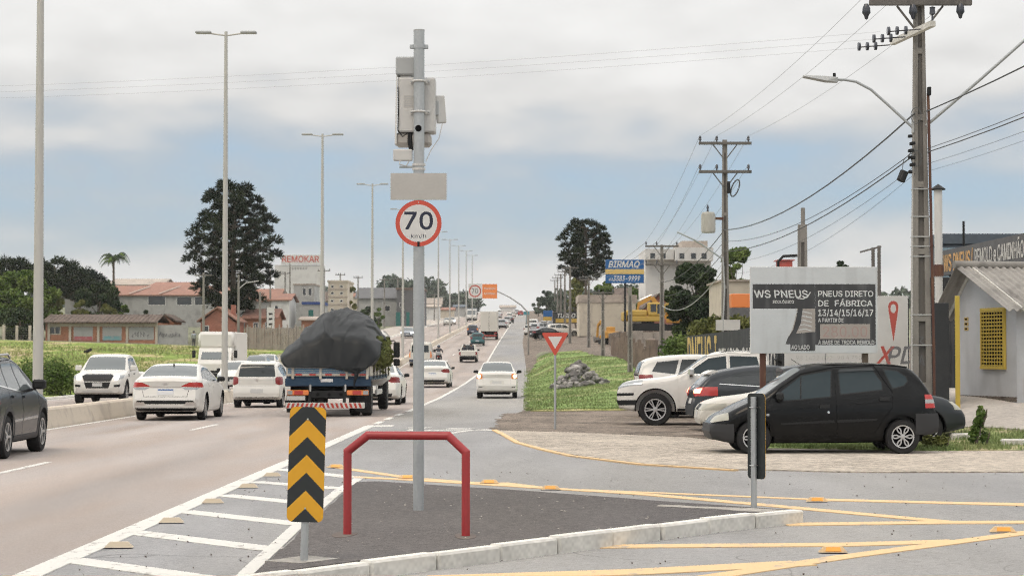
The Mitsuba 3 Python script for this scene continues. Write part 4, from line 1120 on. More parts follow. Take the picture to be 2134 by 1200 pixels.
part(mk, 'handlebar', tube([(.38, -.36, 1.08), (.46, -.15, 1.02), (.46, .15, 1.02), (.38, .36, 1.08)], .018), 'chrome', 40, M); part(mk, 'rear_box', cbox(-1.0, -.62, -.2, .2, .84, 1.14, .04), 'paint_silver', 30, M); part(mk, 'taillight', cbox(-.95, -.85, -.08, .08, .68, .76, .01), 'lamp_red', False, M)
RIDE = dict(hip=(0, 0, .92), chest=(0, .15, 1.28), neck=(0, .2, 1.44), head=(0, .24, 1.58), chin=(0, .3, 1.52), lsh=(-.19, .15, 1.38), rsh=(.19, .15, 1.38), lel=(-.33, .35, 1.18), rel=(.33, .35, 1.18), lwr=(-.34, .58, 1.10), rwr=(.34, .58, 1.10), lhp=(-.12, 0, .90), rhp=(.12, 0, .90),
            lkn=(-.22, .40, .70), rkn=(.22, .40, .70), lan=(-.2, .15, .36), ran=(.2, .15, .36), lto=(-.2, .3, .32), rto=(.2, .3, .32))
rk = thing('person', 'motorcycle rider in dark clothes and helmet beside the white van', 'person')
person(rk, -6.45, 185.8, z1(-6.45, 186), 0, RIDE, 'cloth_dark', 'cloth_dark')
hm = trimesh.creation.icosphere(2, .15); hm.apply_translation((0, .24, 1.61)); part(rk, 'helmet', hm, 'paint_navy', True, mat4(-6.45, 185.8, z1(-6.45, 186)))
# ---------------------------------------------------------------- leaves and trees (used by several things below)
def leaf_col(c0, c1, sc=1.0):
    def fn(p, n, uv):
        return mix(c0, c1, dr.clip(fbm(p.x * .9 * sc, p.y * .9 * sc, p.z * .9 * sc, 3) * 2.4 - .7, 0, 1)) * (.65 + .7 * noise(p.x * 7 * sc, p.y * 7 * sc, p.z * 7 * sc))
    return proc(fn)


mat('leaf_araucaria', leaf_col((.010, .021, .015), (.034, .048, .021), .7), .7, spec=.2)
mat('leaf_green', leaf_col((.06, .11, .02), (.16, .21, .06)), .7, spec=.25)
mat('leaf_dark', leaf_col((.018, .036, .018), (.055, .078, .030)), .7, spec=.25)
mat('leaf_olive', leaf_col((.09, .11, .03), (.20, .20, .07)), .7, spec=.2)
mat('leaf_far', leaf_col((.07, .095, .075), (.12, .145, .11), .3), .8, spec=.1)
mat('bark', speckled((.13, .105, .085), .5, 12, 1, .3), .9)


def leaves(centres, size, seed, flat=.0, long=1.6):
    """Small folded quads, one per centre, turned at random."""
    r = np.random.default_rng(seed)
    c = np.asarray(centres, float); n = len(c)
    d = r.normal(size=(n, 3)); d[:, 2] *= (1 - flat); d /= np.linalg.norm(d, axis=1, keepdims=True)
    e = np.cross(d, r.normal(size=(n, 3))); e /= np.linalg.norm(e, axis=1, keepdims=True) + 1e-9
    s = (size * r.uniform(.6, 1.4, n))[:, None]
    k = np.cross(d, e) * s * .25
    V = np.stack([c - d * s * long / 2, c + e * s * .5 + k, c + d * s * long / 2, c - e * s * .5 + k], 1).reshape(-1, 3)
    i = (np.arange(n) * 4)[:, None]
    return tm(V, np.vstack([i + [0, 1, 2], i + [0, 2, 3]]))


def in_balls(balls, n, seed, shell=.55):
    """Points spread through a set of balls (x, y, z, rx, rz), denser towards the outside."""
    r = np.random.default_rng(seed)
    b = np.asarray(balls, float); w = b[:, 3] ** 2; w /= w.sum()
    j = r.choice(len(b), n, p=w)
    d = r.normal(size=(n, 3)); d /= np.linalg.norm(d, axis=1, keepdims=True)
    q = (shell + (1 - shell) * r.uniform(size=n)) * r.uniform(.8, 1.1, n)
    return b[j, :3] + d * q[:, None] * b[j][:, [3, 3, 4]]


def limb(a, b, r0, r1, seed, bend=.08, n=6):
    r = np.random.default_rng(seed); a, b = np.asarray(a, float), np.asarray(b, float)
    t = np.linspace(0, 1, n)[:, None]; L = np.linalg.norm(b - a)
    w = np.cumsum(r.normal(size=(n, 3)) * bend * L / n, axis=0) * np.sin(np.pi * t)
    return tube(a + (b - a) * t + w, np.linspace(r0, r1, n), 7)


def tree(name, label, x, y, h, w, leaf='leaf_green', seed=1, n=9000, size=.35, trunk=.28, crown_from=.3, group=None, blobs=26, aspect=1.0, z=None, cat='tree', flat=0):
    """A broad-leaved tree: tapering trunk, limbs, and a crown of many leaf-sized faces in uneven clumps with gaps."""
    k = thing(name, label, cat, group)
    r = np.random.default_rng(seed); z0 = (z1(x, y) if z is None else z) - .05
    balls, wood = [], [limb((x, y, z0), (x + r.normal() * .05 * h, y, z0 + h * .62), trunk, trunk * .45, seed, .06)]
    cz, ch = z0 + h * (crown_from + 1) / 2, h * (1 - crown_from) / 2
    for i in range(blobs):
        a, u = r.uniform(0, 2 * np.pi), r.uniform(-1, 1)
        q = r.uniform(.25, .92) ** .6
        rr = math.sqrt(max(0, 1 - (u * .95) ** 2))
        b = np.array([x + math.cos(a) * q * rr * w / 2, y + math.sin(a) * q * rr * w / 2 * aspect, cz + u * ch * .85])
        s = w * r.uniform(.10, .19)
        balls.append((*b, s, s * r.uniform(.6, .9)))
        if i % 3 == 0: wood.append(limb((x, y, z0 + h * r.uniform(.25, .5)), b, trunk * .35, trunk * .08, seed + i, .15))
    part(k, 'trunk', cat_(wood), 'bark', 40)
    part(k, 'crown', leaves(in_balls(balls, n, seed), size, seed), leaf)
    return k


def cat_(ms): return trimesh.util.concatenate([tm(m.vertices, m.faces) for m in ms])


# ---------------------------------------------------------------- the lorry loaded under a tarpaulin
mat('tarp', streaked((.0075, .0095, .0115), (.0045, .006, .0075), .5, 1.2, 1.5, .25), .48, spec=.34, bump=(proc(lambda p, n, uv: 1 - dr.abs(2 * fbm(p.x * 4.5 + p.z * .8, p.y * 1.5, p.z * 1.1 - p.x * .6, 2) - 1), eps=8e-3), .035))
mat('truck_blue', (.009, .038, .082), .5)
mat('truck_light_blue', (.035, .17, .33), .5)
mat('truck_white', streaked((.52, .49, .43), (.36, .32, .26), .4, 5, 1), .6)
mat('stripe_red', (.42, .05, .035), .4)
mat('stripe_white', (.55, .54, .51), .4)
TX, TY = -5.05, 58.0
tk = thing('flatbed_truck', 'blue and white flatbed lorry carrying a tarpaulin-covered load', 'truck', ON)
TM = mat4(TX, TY, 0, math.radians(-.5))      # here x is right, y is forward, y = 0 at the tailboard
def TP(n, m, b, sm=False, par=None, label=None): return part(par or tk, n, m, b, sm, TM, label)
BL = 7.2
TP('bed', cbox(-1.15, 1.15, 0.02, BL, 1.00, 1.12, .02), 'truck_blue')
TP('bed_frame', cbox(-1.18, 1.18, -.02, .10, .84, 1.06, .02), 'truck_blue')
tb = TP('tailboard', cbox(-1.13, 1.13, -.03, .01, 1.12, 1.50, .012), 'truck_white')
for z_ in (1.20, 1.25, 1.30, 1.35): TP('board_stripe', box(-1.10, 1.10, -.036, -.0305, z_, z_ + .032), 'truck_light_blue', par=tb)
for x_ in (-.96, -.2, .52, 1.08): TP('stanchion', cbox(x_ - .035, x_ + .035, -.075, -.037, 1.04, 1.52, .01), 'truck_white')
for x_ in (-.80, -.42, .02, .42, .74, .96): TP('reflector', cbox(x_ - .09, x_ + .09, -.046, -.0365, 1.14, 1.19, .003), 'lamp_red')
for s_ in (-1, 1):
    for j in range(6):
        a, b = .06 + j * 1.19, .06 + j * 1.19 + 1.15
        sb = TP('side_board', cbox(s_ * 1.14 - .018, s_ * 1.14 + .018, a, b, 1.12, 1.56, .01), 'truck_white')
        TP('latch', cbox(s_ * 1.175 - .014, s_ * 1.175 + .014, b - .02, b + .06, 1.05, 1.60, .006), 'black_plastic')
    lk = TP('taillight', cbox(s_ * .82 - .30, s_ * .82 + .30, -.06, .02, .60, .74, .015), 'lamp_orange')
    TP('red_lens', cbox(s_ * .80 - .12, s_ * .80 + .12, -.072, -.061, .615, .725, .004), 'lamp_red', par=lk)
    TP('clear_lens', cbox(s_ * 1.04 - .07, s_ * 1.04 + .07, -.072, -.061, .615, .725, .004), 'lamp_clear', par=lk)
    TP('mudguard', cbox(s_ * .95 - .22, s_ * .95 + .22, .28, .34, .12, .60, .01), 'rubber')
    TP('hinge', cbox(s_ * .48 - .025, s_ * .48 + .025, -.06, -.021, .70, .90, .008), 'chrome')
    TP('marker_plate', cbox(s_ * 1.18 - .012, s_ * 1.18 + .012, 2.0, 2.3, .70, .86, .004), 'stripe_white')
    TP('side_guard', cbox(s_ * 1.1 - .03, s_ * 1.1 + .03, 3.0, 5.2, .55, .70, .01), 'stripe_white')
    TP('mirror_arm', tube([(s_ * 1.05, BL + .7, 2.1), (s_ * 1.30, BL + .75, 2.15), (s_ * 1.38, BL + .75, 2.05)], .018), 'black_plastic')
    TP('mirror', cbox(s_ * 1.38 - .10, s_ * 1.38 + .10, BL + .70, BL + .80, 1.62, 2.10, .03), 'black_plastic', 30)
    TP('small_mirror', cbox(s_ * 1.38 - .10, s_ * 1.38 + .10, BL + .70, BL + .80, 1.36, 1.58, .03), 'black_plastic', 30)
TP('underframe', cbox(-1.05, 1.05, .15, 1.2, .72, .86, .02), 'dark_void')
TP('chassis', cbox(-.45, .45, .12, BL + 1.5, .50, .99, .02), 'dark_void')
TP('cross_member', cbox(-.52, .62, -.03, .16, .52, .72, .02), 'black_plastic')
for x_ in (-.28, 0.04, .36): TP('bolt_hole', lathe([(0.001, 0), (.045, 0), (.045, .01), (.001, .01)], 16).apply_transform(np.array([[1, 0, 0, x_], [0, 0, -1, -.031], [0, 1, 0, .62], [0, 0, 0, 1.0]])), 'dark_void')
bb = TP('rear_bumper', cbox(-1.15, 1.02, -.14, -.06, .24, .40, .012), 'stripe_white')
for j in range(17):
    x0 = -1.13 + j * .126; sl = .05 if j < 8 else -.05
    m = stand(extr([(x0, .250), (x0 + .065, .250), (x0 + .065 + sl, .39), (x0 + sl, .39)] if True else None, .004)); m.apply_translation((0, -.1405, 0)); TP('red_stripe', m, 'stripe_red', par=bb)
for x_ in (-.5, .45): TP('bumper_hanger', cbox(x_ - .04, x_ + .04, -.05, .05, .28, .86, .01), 'black_plastic')
TP('number_plate', cbox(-.20, .14, -.035, -.021, .96, 1.05, .004), 'plate_white'); TP('side_plate', cbox(-1.12, -.62, -.05, -.02, .46, .58, .004), 'plate_grey')
TP('cab', cbox(-1.12, 1.12, BL + .15, BL + 1.9, .75, 2.45, .18), 'paint_white', 40)
TP('rear_window', cbox(-.6, .6, BL + .135, BL + .149, 1.7, 2.2, .005), 'car_glass')
t, s2, b2 = wheel_parts(.50, .28, 6, 'steel', True)
for yy, offs in ((1.55, (.95, .62)), (BL + .9, (.95,))):
    for o in offs:
        for s_ in (1, -1):
            R = np.eye(4); R[:3, :3] = [[0, 0, s_], [0, 1, 0], [-s_, 0, 0]]; R[:3, 3] = (s_ * o, yy, .50)
            kk = part(tk, 'wheel', t, 'rubber', 35, TM @ R); put(kk + '__rim', s2, 'alloy_dark', 30, TM @ R); put(kk + '__hub', b2, 'dark_void', False, TM @ R)
# the covered load
sil = np.array([(-1.18, 1.44), (-1.33, 1.70), (-1.33, 1.98), (-1.10, 2.28), (-.80, 2.50), (-.45, 2.76), (-.10, 2.92), (.25, 3.0), (.62, 2.95), (.92, 2.82), (1.15, 2.52), (1.30, 2.20), (1.34, 1.90), (1.22, 1.55), (1.10, 1.42), (.85, 1.27), (.3, 1.33), (-.4, 1.39), (-.9, 1.43)])
sil = sil * [1, 1] ; sil[:, 0] = np.where(sil[:, 0] < 0, sil[:, 0] * .95, sil[:, 0] * .96); sil[:, 1] = np.where(sil[:, 1] > 2, 2 + (sil[:, 1] - 2) * .97, sil[:, 1]); sil = np.vstack([sil, sil[:1]]); q = np.r_[0, np.cumsum(np.linalg.norm(np.diff(sil, axis=0), axis=1))]
nu, nv = 150, 90
uu = np.linspace(0, q[-1], nu, endpoint=False); S = np.column_stack([np.interp(uu, q, sil[:, 0]), np.interp(uu, q, sil[:, 1])])
S = np.column_stack([np.convolve(np.r_[S[-2:, k], S[:, k], S[:2, k]], [.1, .2, .4, .2, .1], 'valid') for k in (0, 1)])
V = []
for v in np.linspace(0, 1, nv):
    hz = float(PchipInterpolator([0, .03, .10, .22, .40, .60, .85, .96, 1], [.10, .50, .66, .86, 1, 1, .92, .6, .05])(v)); wx = float(PchipInterpolator([0, .02, .08, .3, .8, .97, 1], [.80, .94, 1.0, 1, 1, .9, .5])(v))
    zz = 1.30 + (S[:, 1] - 1.30) * np.where(S[:, 1] > 1.5, hz, 1 if .02 < v < .98 else .3)
    lag = np.clip((S[:, 0] + .4) / 2.2, 0, 1) * .5 * (v < .4)
    V.append(np.column_stack([S[:, 0] * wx, np.full(nu, -.16 + 6.6 * v) + 0 * lag, zz]))
V = np.array(V).reshape(-1, 3)
P3 = V * [1.0, .38, 1.1] + np.column_stack([V[:, 2] * .5, V[:, 0] * .2, V[:, 0] * .4])
big = meshkit.fbm(P3 + 4, 2, 5) - .5
th = np.arctan2(V[:, 2] - 1.5, V[:, 0] - .15); yy_ = V[:, 1]
fq = np.column_stack([th * 2.4 + .25 * yy_ + .8 * big, yy_ * .16, 0 * th])
rid = np.clip(1 - np.abs(2 * meshkit.noise(fq + 2.2, 5) - 1) * 2.2, 0, 1)
rid2 = np.clip(1 - np.abs(2 * meshkit.noise(fq * [2.3, 3.0, 1] + [7, 3, 1] + .5 * big[:, None], 9) - 1) * 2.5, 0, 1)
fine = meshkit.fbm(V * [5, 3, 5], 3, 21) - .5
ctr = np.array([0, 3, 2.0]); dirn = V - [0, 0, 2.0]; dirn[:, 1] *= .15; dirn /= np.linalg.norm(dirn, axis=1, keepdims=True)
disp = .15 * big + .13 * rid + .07 * rid2 + .02 * fine - .03
lowz = np.clip((V[:, 2] - 1.25) / .45, 0, 1)
V = V + dirn * disp[:, None] * np.column_stack([.35 + .65 * lowz, lowz, lowz])
V[:, 2] = np.maximum(V[:, 2], 1.36 - .10 * np.clip(V[:, 0] + .2, 0, 1))
sag = np.exp(-((V[:, 1] / .8) ** 2)) * np.exp(-((V[:, 0] - .78) / .22) ** 2) * (V[:, 2] < 1.7); V[:, 2] -= .10 * sag
F = []
for i in range(nv - 1):
    for j in range(nu):
        k = (j + 1) % nu; F += [(i * nu + j, (i + 1) * nu + k, i * nu + k), (i * nu + j, (i + 1) * nu + j, (i + 1) * nu + k)]
V = np.vstack([V, V[:nu].mean(0), V[-nu:].mean(0)]); e = len(V)
for j in range(nu): F += [(e - 2, j, (j + 1) % nu), (e - 1, (nv - 1) * nu + (j + 1) % nu, (nv - 1) * nu + j)]
tp = trimesh.Trimesh(V, F, process=False); trimesh.repair.fix_normals(tp) if False else None
TK = one('tarpaulin', tm(V, F), 'tarp', 'dark grey crumpled tarpaulin draped over the lorry load', 'tarpaulin', 40, TM)
part(TK, 'loose_corner', tube([(.80, -.20, 1.26), (.79, -.24, 1.10), (.74, -.25, .92), (.75, -.26, .78)], [.09, .05, .025, .01], 6), 'tarp', 40, TM)
lc = in_balls([(1.22, 1.0 + .55 * j, 1.75 + .15 * math.sin(j * 2.1), .24, .38) for j in range(9)], 2600, 5, .2)
bk = one('cut_branches', leaves(lc, .10, 5), 'leaf_olive', 'green leafy branches sticking out of the right side of the lorry bed', 'branches', False, TM)
part(bk, 'stem', cat_([limb((1.15, 1 + .55 * j, 1.2), (1.28, 1.1 + .55 * j, 2.05), .02, .006, j) for j in range(9)]), 'bark', False, TM)

# ---------------------------------------------------------------- signs and posts of the island
mat('galvanised', streaked((.46, .48, .49), (.36, .38, .39), .35, 9, 3, .12), .42, .55)
mat('sign_yellow', (.66, .33, .01), .45, cc=.3)
mat('sign_black', (.018, .022, .023), .45)
mat('sign_white', (.62, .615, .60), .45, cc=.2)
mat('sign_red', (.55, .075, .045), .4, cc=.3)
mat('sign_navy', (.018, .022, .045), .45)
mat('sheet_grey', streaked((.47, .455, .43), (.40, .385, .36), .4, 4, 1.5, .06), .6)
mat('rail_red', streaked((.34, .028, .032), (.24, .02, .022), .3, 8, 2, .1), .35, cc=.4)
mat('cabinet_white', streaked((.56, .55, .53), (.46, .45, .43), .3, 6, 2, .05), .5)
mat('cabinet_grey', (.40, .41, .41), .5)
mat('cabinet_tan', (.45, .42, .385), .55)


def chevron(x, y, z, rz, lean, label):
    k = thing('chevron_marker', label, 'road sign', 'striped obstacle markers on the traffic island')
    M = mat4(x, y, z, rz); Rl = np.eye(4); c, s = math.cos(lean), math.sin(lean); Rl[:3, :3] = [[c, 0, s], [0, 1, 0], [-s, 0, c]]; M = M @ Rl
    b = .30
    pnl = rounded(.280, .885, .045)
    p = part(k, 'panel', stand(extr(pnl, .004), 0, -.034, b + .4425), 'sign_yellow', False, M)
    for a in (.105, .38, .655, .93):
        ch = sg.Polygon([(-.2, a - .2 - .4425), (0, a - .4425), (.2, a - .2 - .4425), (.2, a - .2 - .1375 - .4425), (0, a - .1375 - .4425), (-.2, a - .2 - .1375 - .4425)]).intersection(pnl)
        if ch.area > 1e-5: part(p, 'black_stripe', stand(extr(ch, .0015), 0, -.0381, b + .4425), 'sign_black', False, M)
    part(k, 'back_plate', stand(extr(pnl, .003), 0, -.0305, b + .4425), 'sign_black', False, M)
    part(k, 'post', tube([(0, .002, -.10), (0, .002, b + .85)], .0305, 18), 'galvanised', 40, M)
    for q in (.105, .38 + .41): part(k, 'bolt', trimesh.creation.icosphere(1, .008).apply_translation((0, -.041, b + q)), 'sheet_grey', True, M)
    for q in (.14, .74): part(k, 'clamp', tube([(-.033, -.026, b + q), (-.033, .03, b + q), (0, .042, b + q), (.033, .03, b + q), (.033, -.026, b + q)], .005, 6), 'chrome', 30, M)


chevron(-1.605, 16.35, .13, 0, math.radians(1.6), 'yellow and black chevron panel on a grey post at the near end of the island')
chevron(2.51, 21.95, .13, math.radians(123), 0, 'obstacle marker seen from its black back at the far end of the island')

hp = thing('guard_rail', 'red painted tubular steel hoop standing on the traffic island', 'guard rail')
r_ = .037
P5 = [(-1.455, 18.72, .11), (-1.455, 18.72, .862), (-1.275, 18.69, 1.005), (-.560, 18.60, 1.005), (-.405, 18.55, .862), (-.405, 18.55, .11)]
nm = ['leg', 'corner_tube', 'top_rail', 'corner_tube', 'leg']
def mitred(pts, i, r, n=20):
    """The i-th straight length of a bent tube, its ends cut on the mitre."""
    P = [np.array(p, float) for p in pts]; a, b = P[i], P[i + 1]; t = (b - a) / np.linalg.norm(b - a)
    u = np.cross(t, [0, 1, 0]); u /= np.linalg.norm(u); v = np.cross(t, u); V = []
    for e, (p, o) in enumerate(((a, P[i - 1] if i else None), (b, P[i + 2] if i + 2 < len(P) else None))):
        if o is None: nrm = t
        else:
            d = (a - o) if e == 0 else (o - b); d /= np.linalg.norm(d); nrm = t + d; nrm /= np.linalg.norm(nrm)
        for g in np.arange(n) * 2 * np.pi / n:
            q = p + r * (math.cos(g) * u + math.sin(g) * v); V.append(q - t * ((q - p) @ nrm) / (t @ nrm))
    f = [(j, (j + 1) % n, n + (j + 1) % n) for j in range(n)] + [(j, n + (j + 1) % n, n + j) for j in range(n)]
    V += [a, b]; f += [(2 * n, (j + 1) % n, j) for j in range(n)] + [(2 * n + 1, n + j, n + (j + 1) % n) for j in range(n)]
    m = tm(V, f)
    if m.volume < 0: m.invert()
    return m
for i in range(5): part(hp, nm[i], mitred(P5, i, r_), 'rail_red', 40)

PX, PY = -.957, 21.65
def zs(py): return EYE + (738 - py) * 21.65 / 4400
sp_ = thing('camera_pole', 'tall galvanised pole with speed camera equipment standing on the island', 'pole')
part(sp_, 'pole', tube([(PX, PY, .12), (PX, PY, 2.6), (PX, PY, 5.04)], [.056, .056, .056], 28), 'galvanised', 40)
part(sp_, 'pole_cap', lathe([(.001, 0), (.058, 0), (.058, .015), (.001, .02)], 24).apply_translation((PX, PY, 5.04)), 'cabinet_grey', 30)
part(sp_, 'access_hole', lathe([(.001, 0), (.034, 0), (.034, .004), (.001, .004)], 20).apply_transform(np.array([[1, 0, 0, PX - .003], [0, 0, -1, PY - .056], [0, 1, 0, zs(268)], [0, 0, 0, 1.0]])), 'dark_void')
for z_ in (4.88,):
    part(sp_, 'clamp', lathe([(.056, -.02), (.066, -.02), (.066, .02), (.056, .02), (.056, -.02)], 24).apply_translation((PX, PY, z_)), 'galvanised', 40)
    for s_ in (-1, 1): part(sp_, 'clamp_lug', cbox(*sorted((PX + s_ * .055, PX + s_ * .095)), PY - .02, PY + .02, z_ - .022, z_ + .022, .006), 'galvanised', 40)
ec = thing('equipment_cabinet', 'white metal equipment cabinet mounted on the camera pole', 'cabinet')
cz0, cz1 = zs(273), zs(158)
part(ec, 'case', cbox(PX - .225, PX + .165, PY + .07, PY + .36, cz0, cz1, .012), 'cabinet_white')
part(ec, 'back_panel', cbox(PX - .205, PX + .155, PY + .062, PY + .0695, cz0 + .01, cz1 - .015, .004), 'cabinet_white')
part(ec, 'hood', tm([(PX - .255, PY + .1, cz0 - .12), (PX - .232, PY + .06, cz0 - .12), (PX - .228, PY + .06, cz1 + .02), (PX - .240, PY + .1, cz1 + .02), (PX - .250, PY + .4, cz0 - .12), (PX - .250, PY + .4, cz1 + .02)], [(0, 1, 2), (0, 2, 3), (0, 3, 5), (0, 5, 4), (1, 4, 5), (1, 5, 2), (2, 5, 3), (0, 4, 1)]), 'cabinet_white')
part(ec, 'lower_tray', cbox(PX - .255, PX + .12, PY + .09, PY + .38, cz0 - .135, cz0 - .004, .03), 'cabinet_tan')
lb = part(ec, 'data_plate', cbox(PX - .16, PX - .05, PY + .059, PY + .0615, zs(222), zs(196), .001), 'sheet_grey')
for j in range(5): part(ec, 'print_line', box(PX - .15, PX - .06 - .02 * (j % 2), PY + .0575, PY + .0585, zs(219) + .024 * j, zs(219) + .024 * j + .006), 'cabinet_grey')
for py in (168, 232):
    part(ec, 'bracket', cat(cbox(PX - .09, PX + .11, PY + .045, PY + .060, zs(py) - .022, zs(py) + .022, .004), tube([(PX - .06, PY + .04, zs(py)), (PX - .062, PY - .03, zs(py)), (PX - .03, PY - .064, zs(py)), (PX + .03, PY - .064, zs(py)), (PX + .062, PY - .03, zs(py)), (PX + .06, PY + .04, zs(py))], .011, 8)), 'cabinet_white', 40)
    for s_ in (-1, 1): part(ec, 'bolt', trimesh.creation.icosphere(1, .011).apply_translation((PX + .01 + s_ * .088, PY + .043, zs(py))), 'cabinet_grey', True)
for j, x_ in enumerate((-.105, -.085, -.03)):
    part(ec, 'cable', tube([(PX + x_, PY + .1, cz0 - .01), (PX + x_ - .004, PY + .07, cz0 - .1), (PX + x_ + .015, PY + .07, cz0 - (.19 if j < 2 else .3))], .014 if j < 2 else .006, 8), 'black_plastic', 40)
part(ec, 'cable', tube([(PX - .22, PY + .055, cz1 - .1), (PX - .214, PY + .05, cz0 + .2), (PX - .22, PY + .05, cz0 + .02), (PX - .17, PY + .05, cz0 - .05), (PX - .12, PY + .06, cz0 - .01)], .006, 8), 'black_plastic', 40)
cb = thing('camera_housing', 'small grey box on top of the equipment cabinet beside the pole', 'camera')
part(cb, 'housing', cbox(PX - .245, PX - .048, PY + .08, PY + .34, zs(152), zs(114), .012), 'cabinet_grey'); part(cb, 'foot', cbox(PX - .20, PX - .09, PY + .12, PY + .26, zs(157.5), zs(152.5), .004), 'cabinet_white')
ra = thing('antenna_panel', 'flat white antenna panel tilted at the right of the camera pole', 'antenna')
Ma = mat4(PX + .215, PY + .22, zs(222), math.radians(35)) ; tl = np.eye(4); c_, s_ = math.cos(.09), math.sin(.09); tl[:3, :3] = [[c_, 0, -s_], [0, 1, 0], [s_, 0, c_]]
part(ra, 'panel', cbox(-.055, .055, -.022, .022, -.145, .145, .012), 'cabinet_white', 40, Ma @ tl); part(ra, 'bracket', cbox(PX + .14, PX + .20, PY + .16, PY + .24, zs(236), zs(205), .01), 'cabinet_grey')
part(ra, 'cable', tube([(PX + .235, PY + .2, zs(252)), (PX + .20, PY + .16, zs(285)), (PX + .12, PY + .12, zs(310)), (PX + .07, PY + .05, zs(335))], .005, 6), 'cabinet_white', 40)
jb = thing('junction_box', 'small pale plastic box clamped low on the camera pole', 'box')
part(jb, 'case', cbox(PX - .265, PX - .068, PY + .01, PY + .09, zs(334), zs(310), .008), 'cabinet_white'); part(jb, 'arm', cbox(PX - .20, PX - .0, PY - .002, PY + .012, zs(350), zs(345), .003), 'galvanised')
part(jb, 'cable', tube([(PX - .19, PY + .0, zs(334)), (PX - .20, PY - .02, zs(342)), (PX - .13, PY - .02, zs(346)), (PX - .10, PY - .02, zs(336))], .006, 8), 'sheet_grey', 40)
for q in (343, 352): part(jb, 'clamp', lathe([(.056, -.012), (.068, -.012), (.068, .012), (.056, .012), (.056, -.012)], 24).apply_translation((PX, PY, zs(q))), 'cabinet_white', 40)
one('blank_sign', stand(extr(rounded(.575, .275, .008), .003), PX, PY - .060, (zs(362) + zs(417)) / 2), 'sheet_grey', 'plain grey rectangular plate above the speed limit sign', 'road sign')
sl = thing('speed_limit_sign', 'round 70 speed limit sign on the camera pole of the island', 'road sign')
zc = zs(466); D0 = sg.Point(0, 0).buffer(.236, 48); D1 = sg.Point(0, 0).buffer(.192, 48)
part(sl, 'plate', stand(extr(D0, .003), PX, PY - .060, zc), 'sheet_grey'); part(sl, 'border', stand(extr(D0.difference(D1), .0012), PX, PY - .0631, zc), 'sign_red'); part(sl, 'face', stand(extr(D1, .0012), PX, PY - .0631, zc), 'sign_white')
tx = lettering('70', .172, .0012, True, .295); tx.apply_translation((-.147 - tx.bounds[0][0] * 0, -.058, 0)); part(sl, 'numerals', stand(tx, PX, PY - .0644, zc), 'sign_navy')
tx = lettering('km/h', .040, .0012, False, .155); tx.apply_translation((-.077, -.150, 0)); part(sl, 'lettering', stand(tx, PX, PY - .0644, zc), 'sign_navy')
part(sl, 'strap', cbox(PX - .012, PX + .012, PY - .072, PY - .061, zs(514), zs(504), .002), 'black_plastic'); part(sl, 'bolt', trimesh.creation.icosphere(1, .007).apply_translation((PX, PY - .065, zc + .212)), 'chrome', True)

yk = thing('yield_sign', 'red and white triangular give way sign on a thin grey post', 'road sign')
YX, YYY = .985, 48.3
tri = sg.Polygon([(-.315, 0), (.315, 0), (0, -.545)]); T0 = tri.buffer(-.03).buffer(.03); T1 = tri.buffer(-.088)
part(yk, 'plate', stand(extr(T0, .004), YX, YYY - .03, 2.215), 'sheet_grey'); part(yk, 'border', stand(extr(T0.difference(T1), .0015), YX, YYY - .0342, 2.215), 'sign_red'); part(yk, 'face', stand(extr(T1, .0015), YX, YYY - .0342, 2.215), 'sign_white')
part(yk, 'post', tube([(YX, YYY, -.1), (YX, YYY, 2.2)], .027, 14), 'galvanised', 40)

mat('stud_cream', (.52, .44, .33), .6); mat('stud_orange', (.78, .33, .02), .3, cc=1.0)
def stud(x, y, rz, yellow, label):
    k = thing('road_stud', label, 'road stud', 'yellow road studs' if yellow else 'white road studs along the hatched edge')
    a, b, h = .125, .055, .048
    V = [(-a, -b, 0), (a, -b, 0), (a, b, 0), (-a, b, 0), (-a + .045, -b + .03, h), (a - .045, -b + .03, h), (a - .045, b - .03, h), (-a + .045, b - .03, h)]
    m = tm(V, [(0, 1, 5), (0, 5, 4), (1, 2, 6), (1, 6, 5), (2, 3, 7), (2, 7, 6), (3, 0, 4), (3, 4, 7), (4, 5, 6), (4, 6, 7), (0, 3, 2), (0, 2, 1)])
    M = mat4(x, y, .012, rz); part(k, 'body', m, 'yellow_line' if yellow else 'stud_cream', False, M)
    if yellow:
        q = lambda t, u: (np.array([(-a + .05 + .06 * 0, -b, 0), (a - .05, -b, 0)]))
        W = [(-.068, -b + .004, .008), (.068, -b + .004, .008), (.058, -b + .026, .042), (-.058, -b + .026, .042)]
        W = W + [(p[0], p[1] - .006, p[2] + .003) for p in W]
        part(k, 'reflector', tm(W, [(4, 5, 6), (4, 6, 7), (0, 5, 4), (0, 1, 5), (1, 6, 5), (1, 2, 6), (2, 7, 6), (2, 3, 7), (3, 4, 7), (3, 0, 4)]), 'stud_orange', False, M)
for i, (x, y) in enumerate([(-3.49, 18.81), (-3.47, 21.58), (-3.45, 24.41), (-3.39, 27.21), (-3.37, 29.76)]): stud(x, y, .05, False, ['nearest', 'second', 'third', 'fourth', 'farthest'][i] + ' cream road stud along the hatched edge of the highway')
for x, y, l in [(-2.66, 32.0, 'yellow stud at the far tip of the yellow line behind the chevron panel'), (-1.44, 29.2, 'yellow stud just left of the camera pole foot'), (-.30, 28.1, 'yellow stud just right of the camera pole behind the hoop'), (.49, 26.85, 'yellow stud on the line beyond the middle of the island'), (3.55, 24.65, 'yellow stud on the line right of the black-backed marker'), (4.74, 20.45, 'yellow stud with bright reflector at the right edge of the picture'), (2.78, 18.35, 'nearest yellow stud with a bright orange reflector, between two yellow lines')]:
    stud(x, y, -.08, True, l)

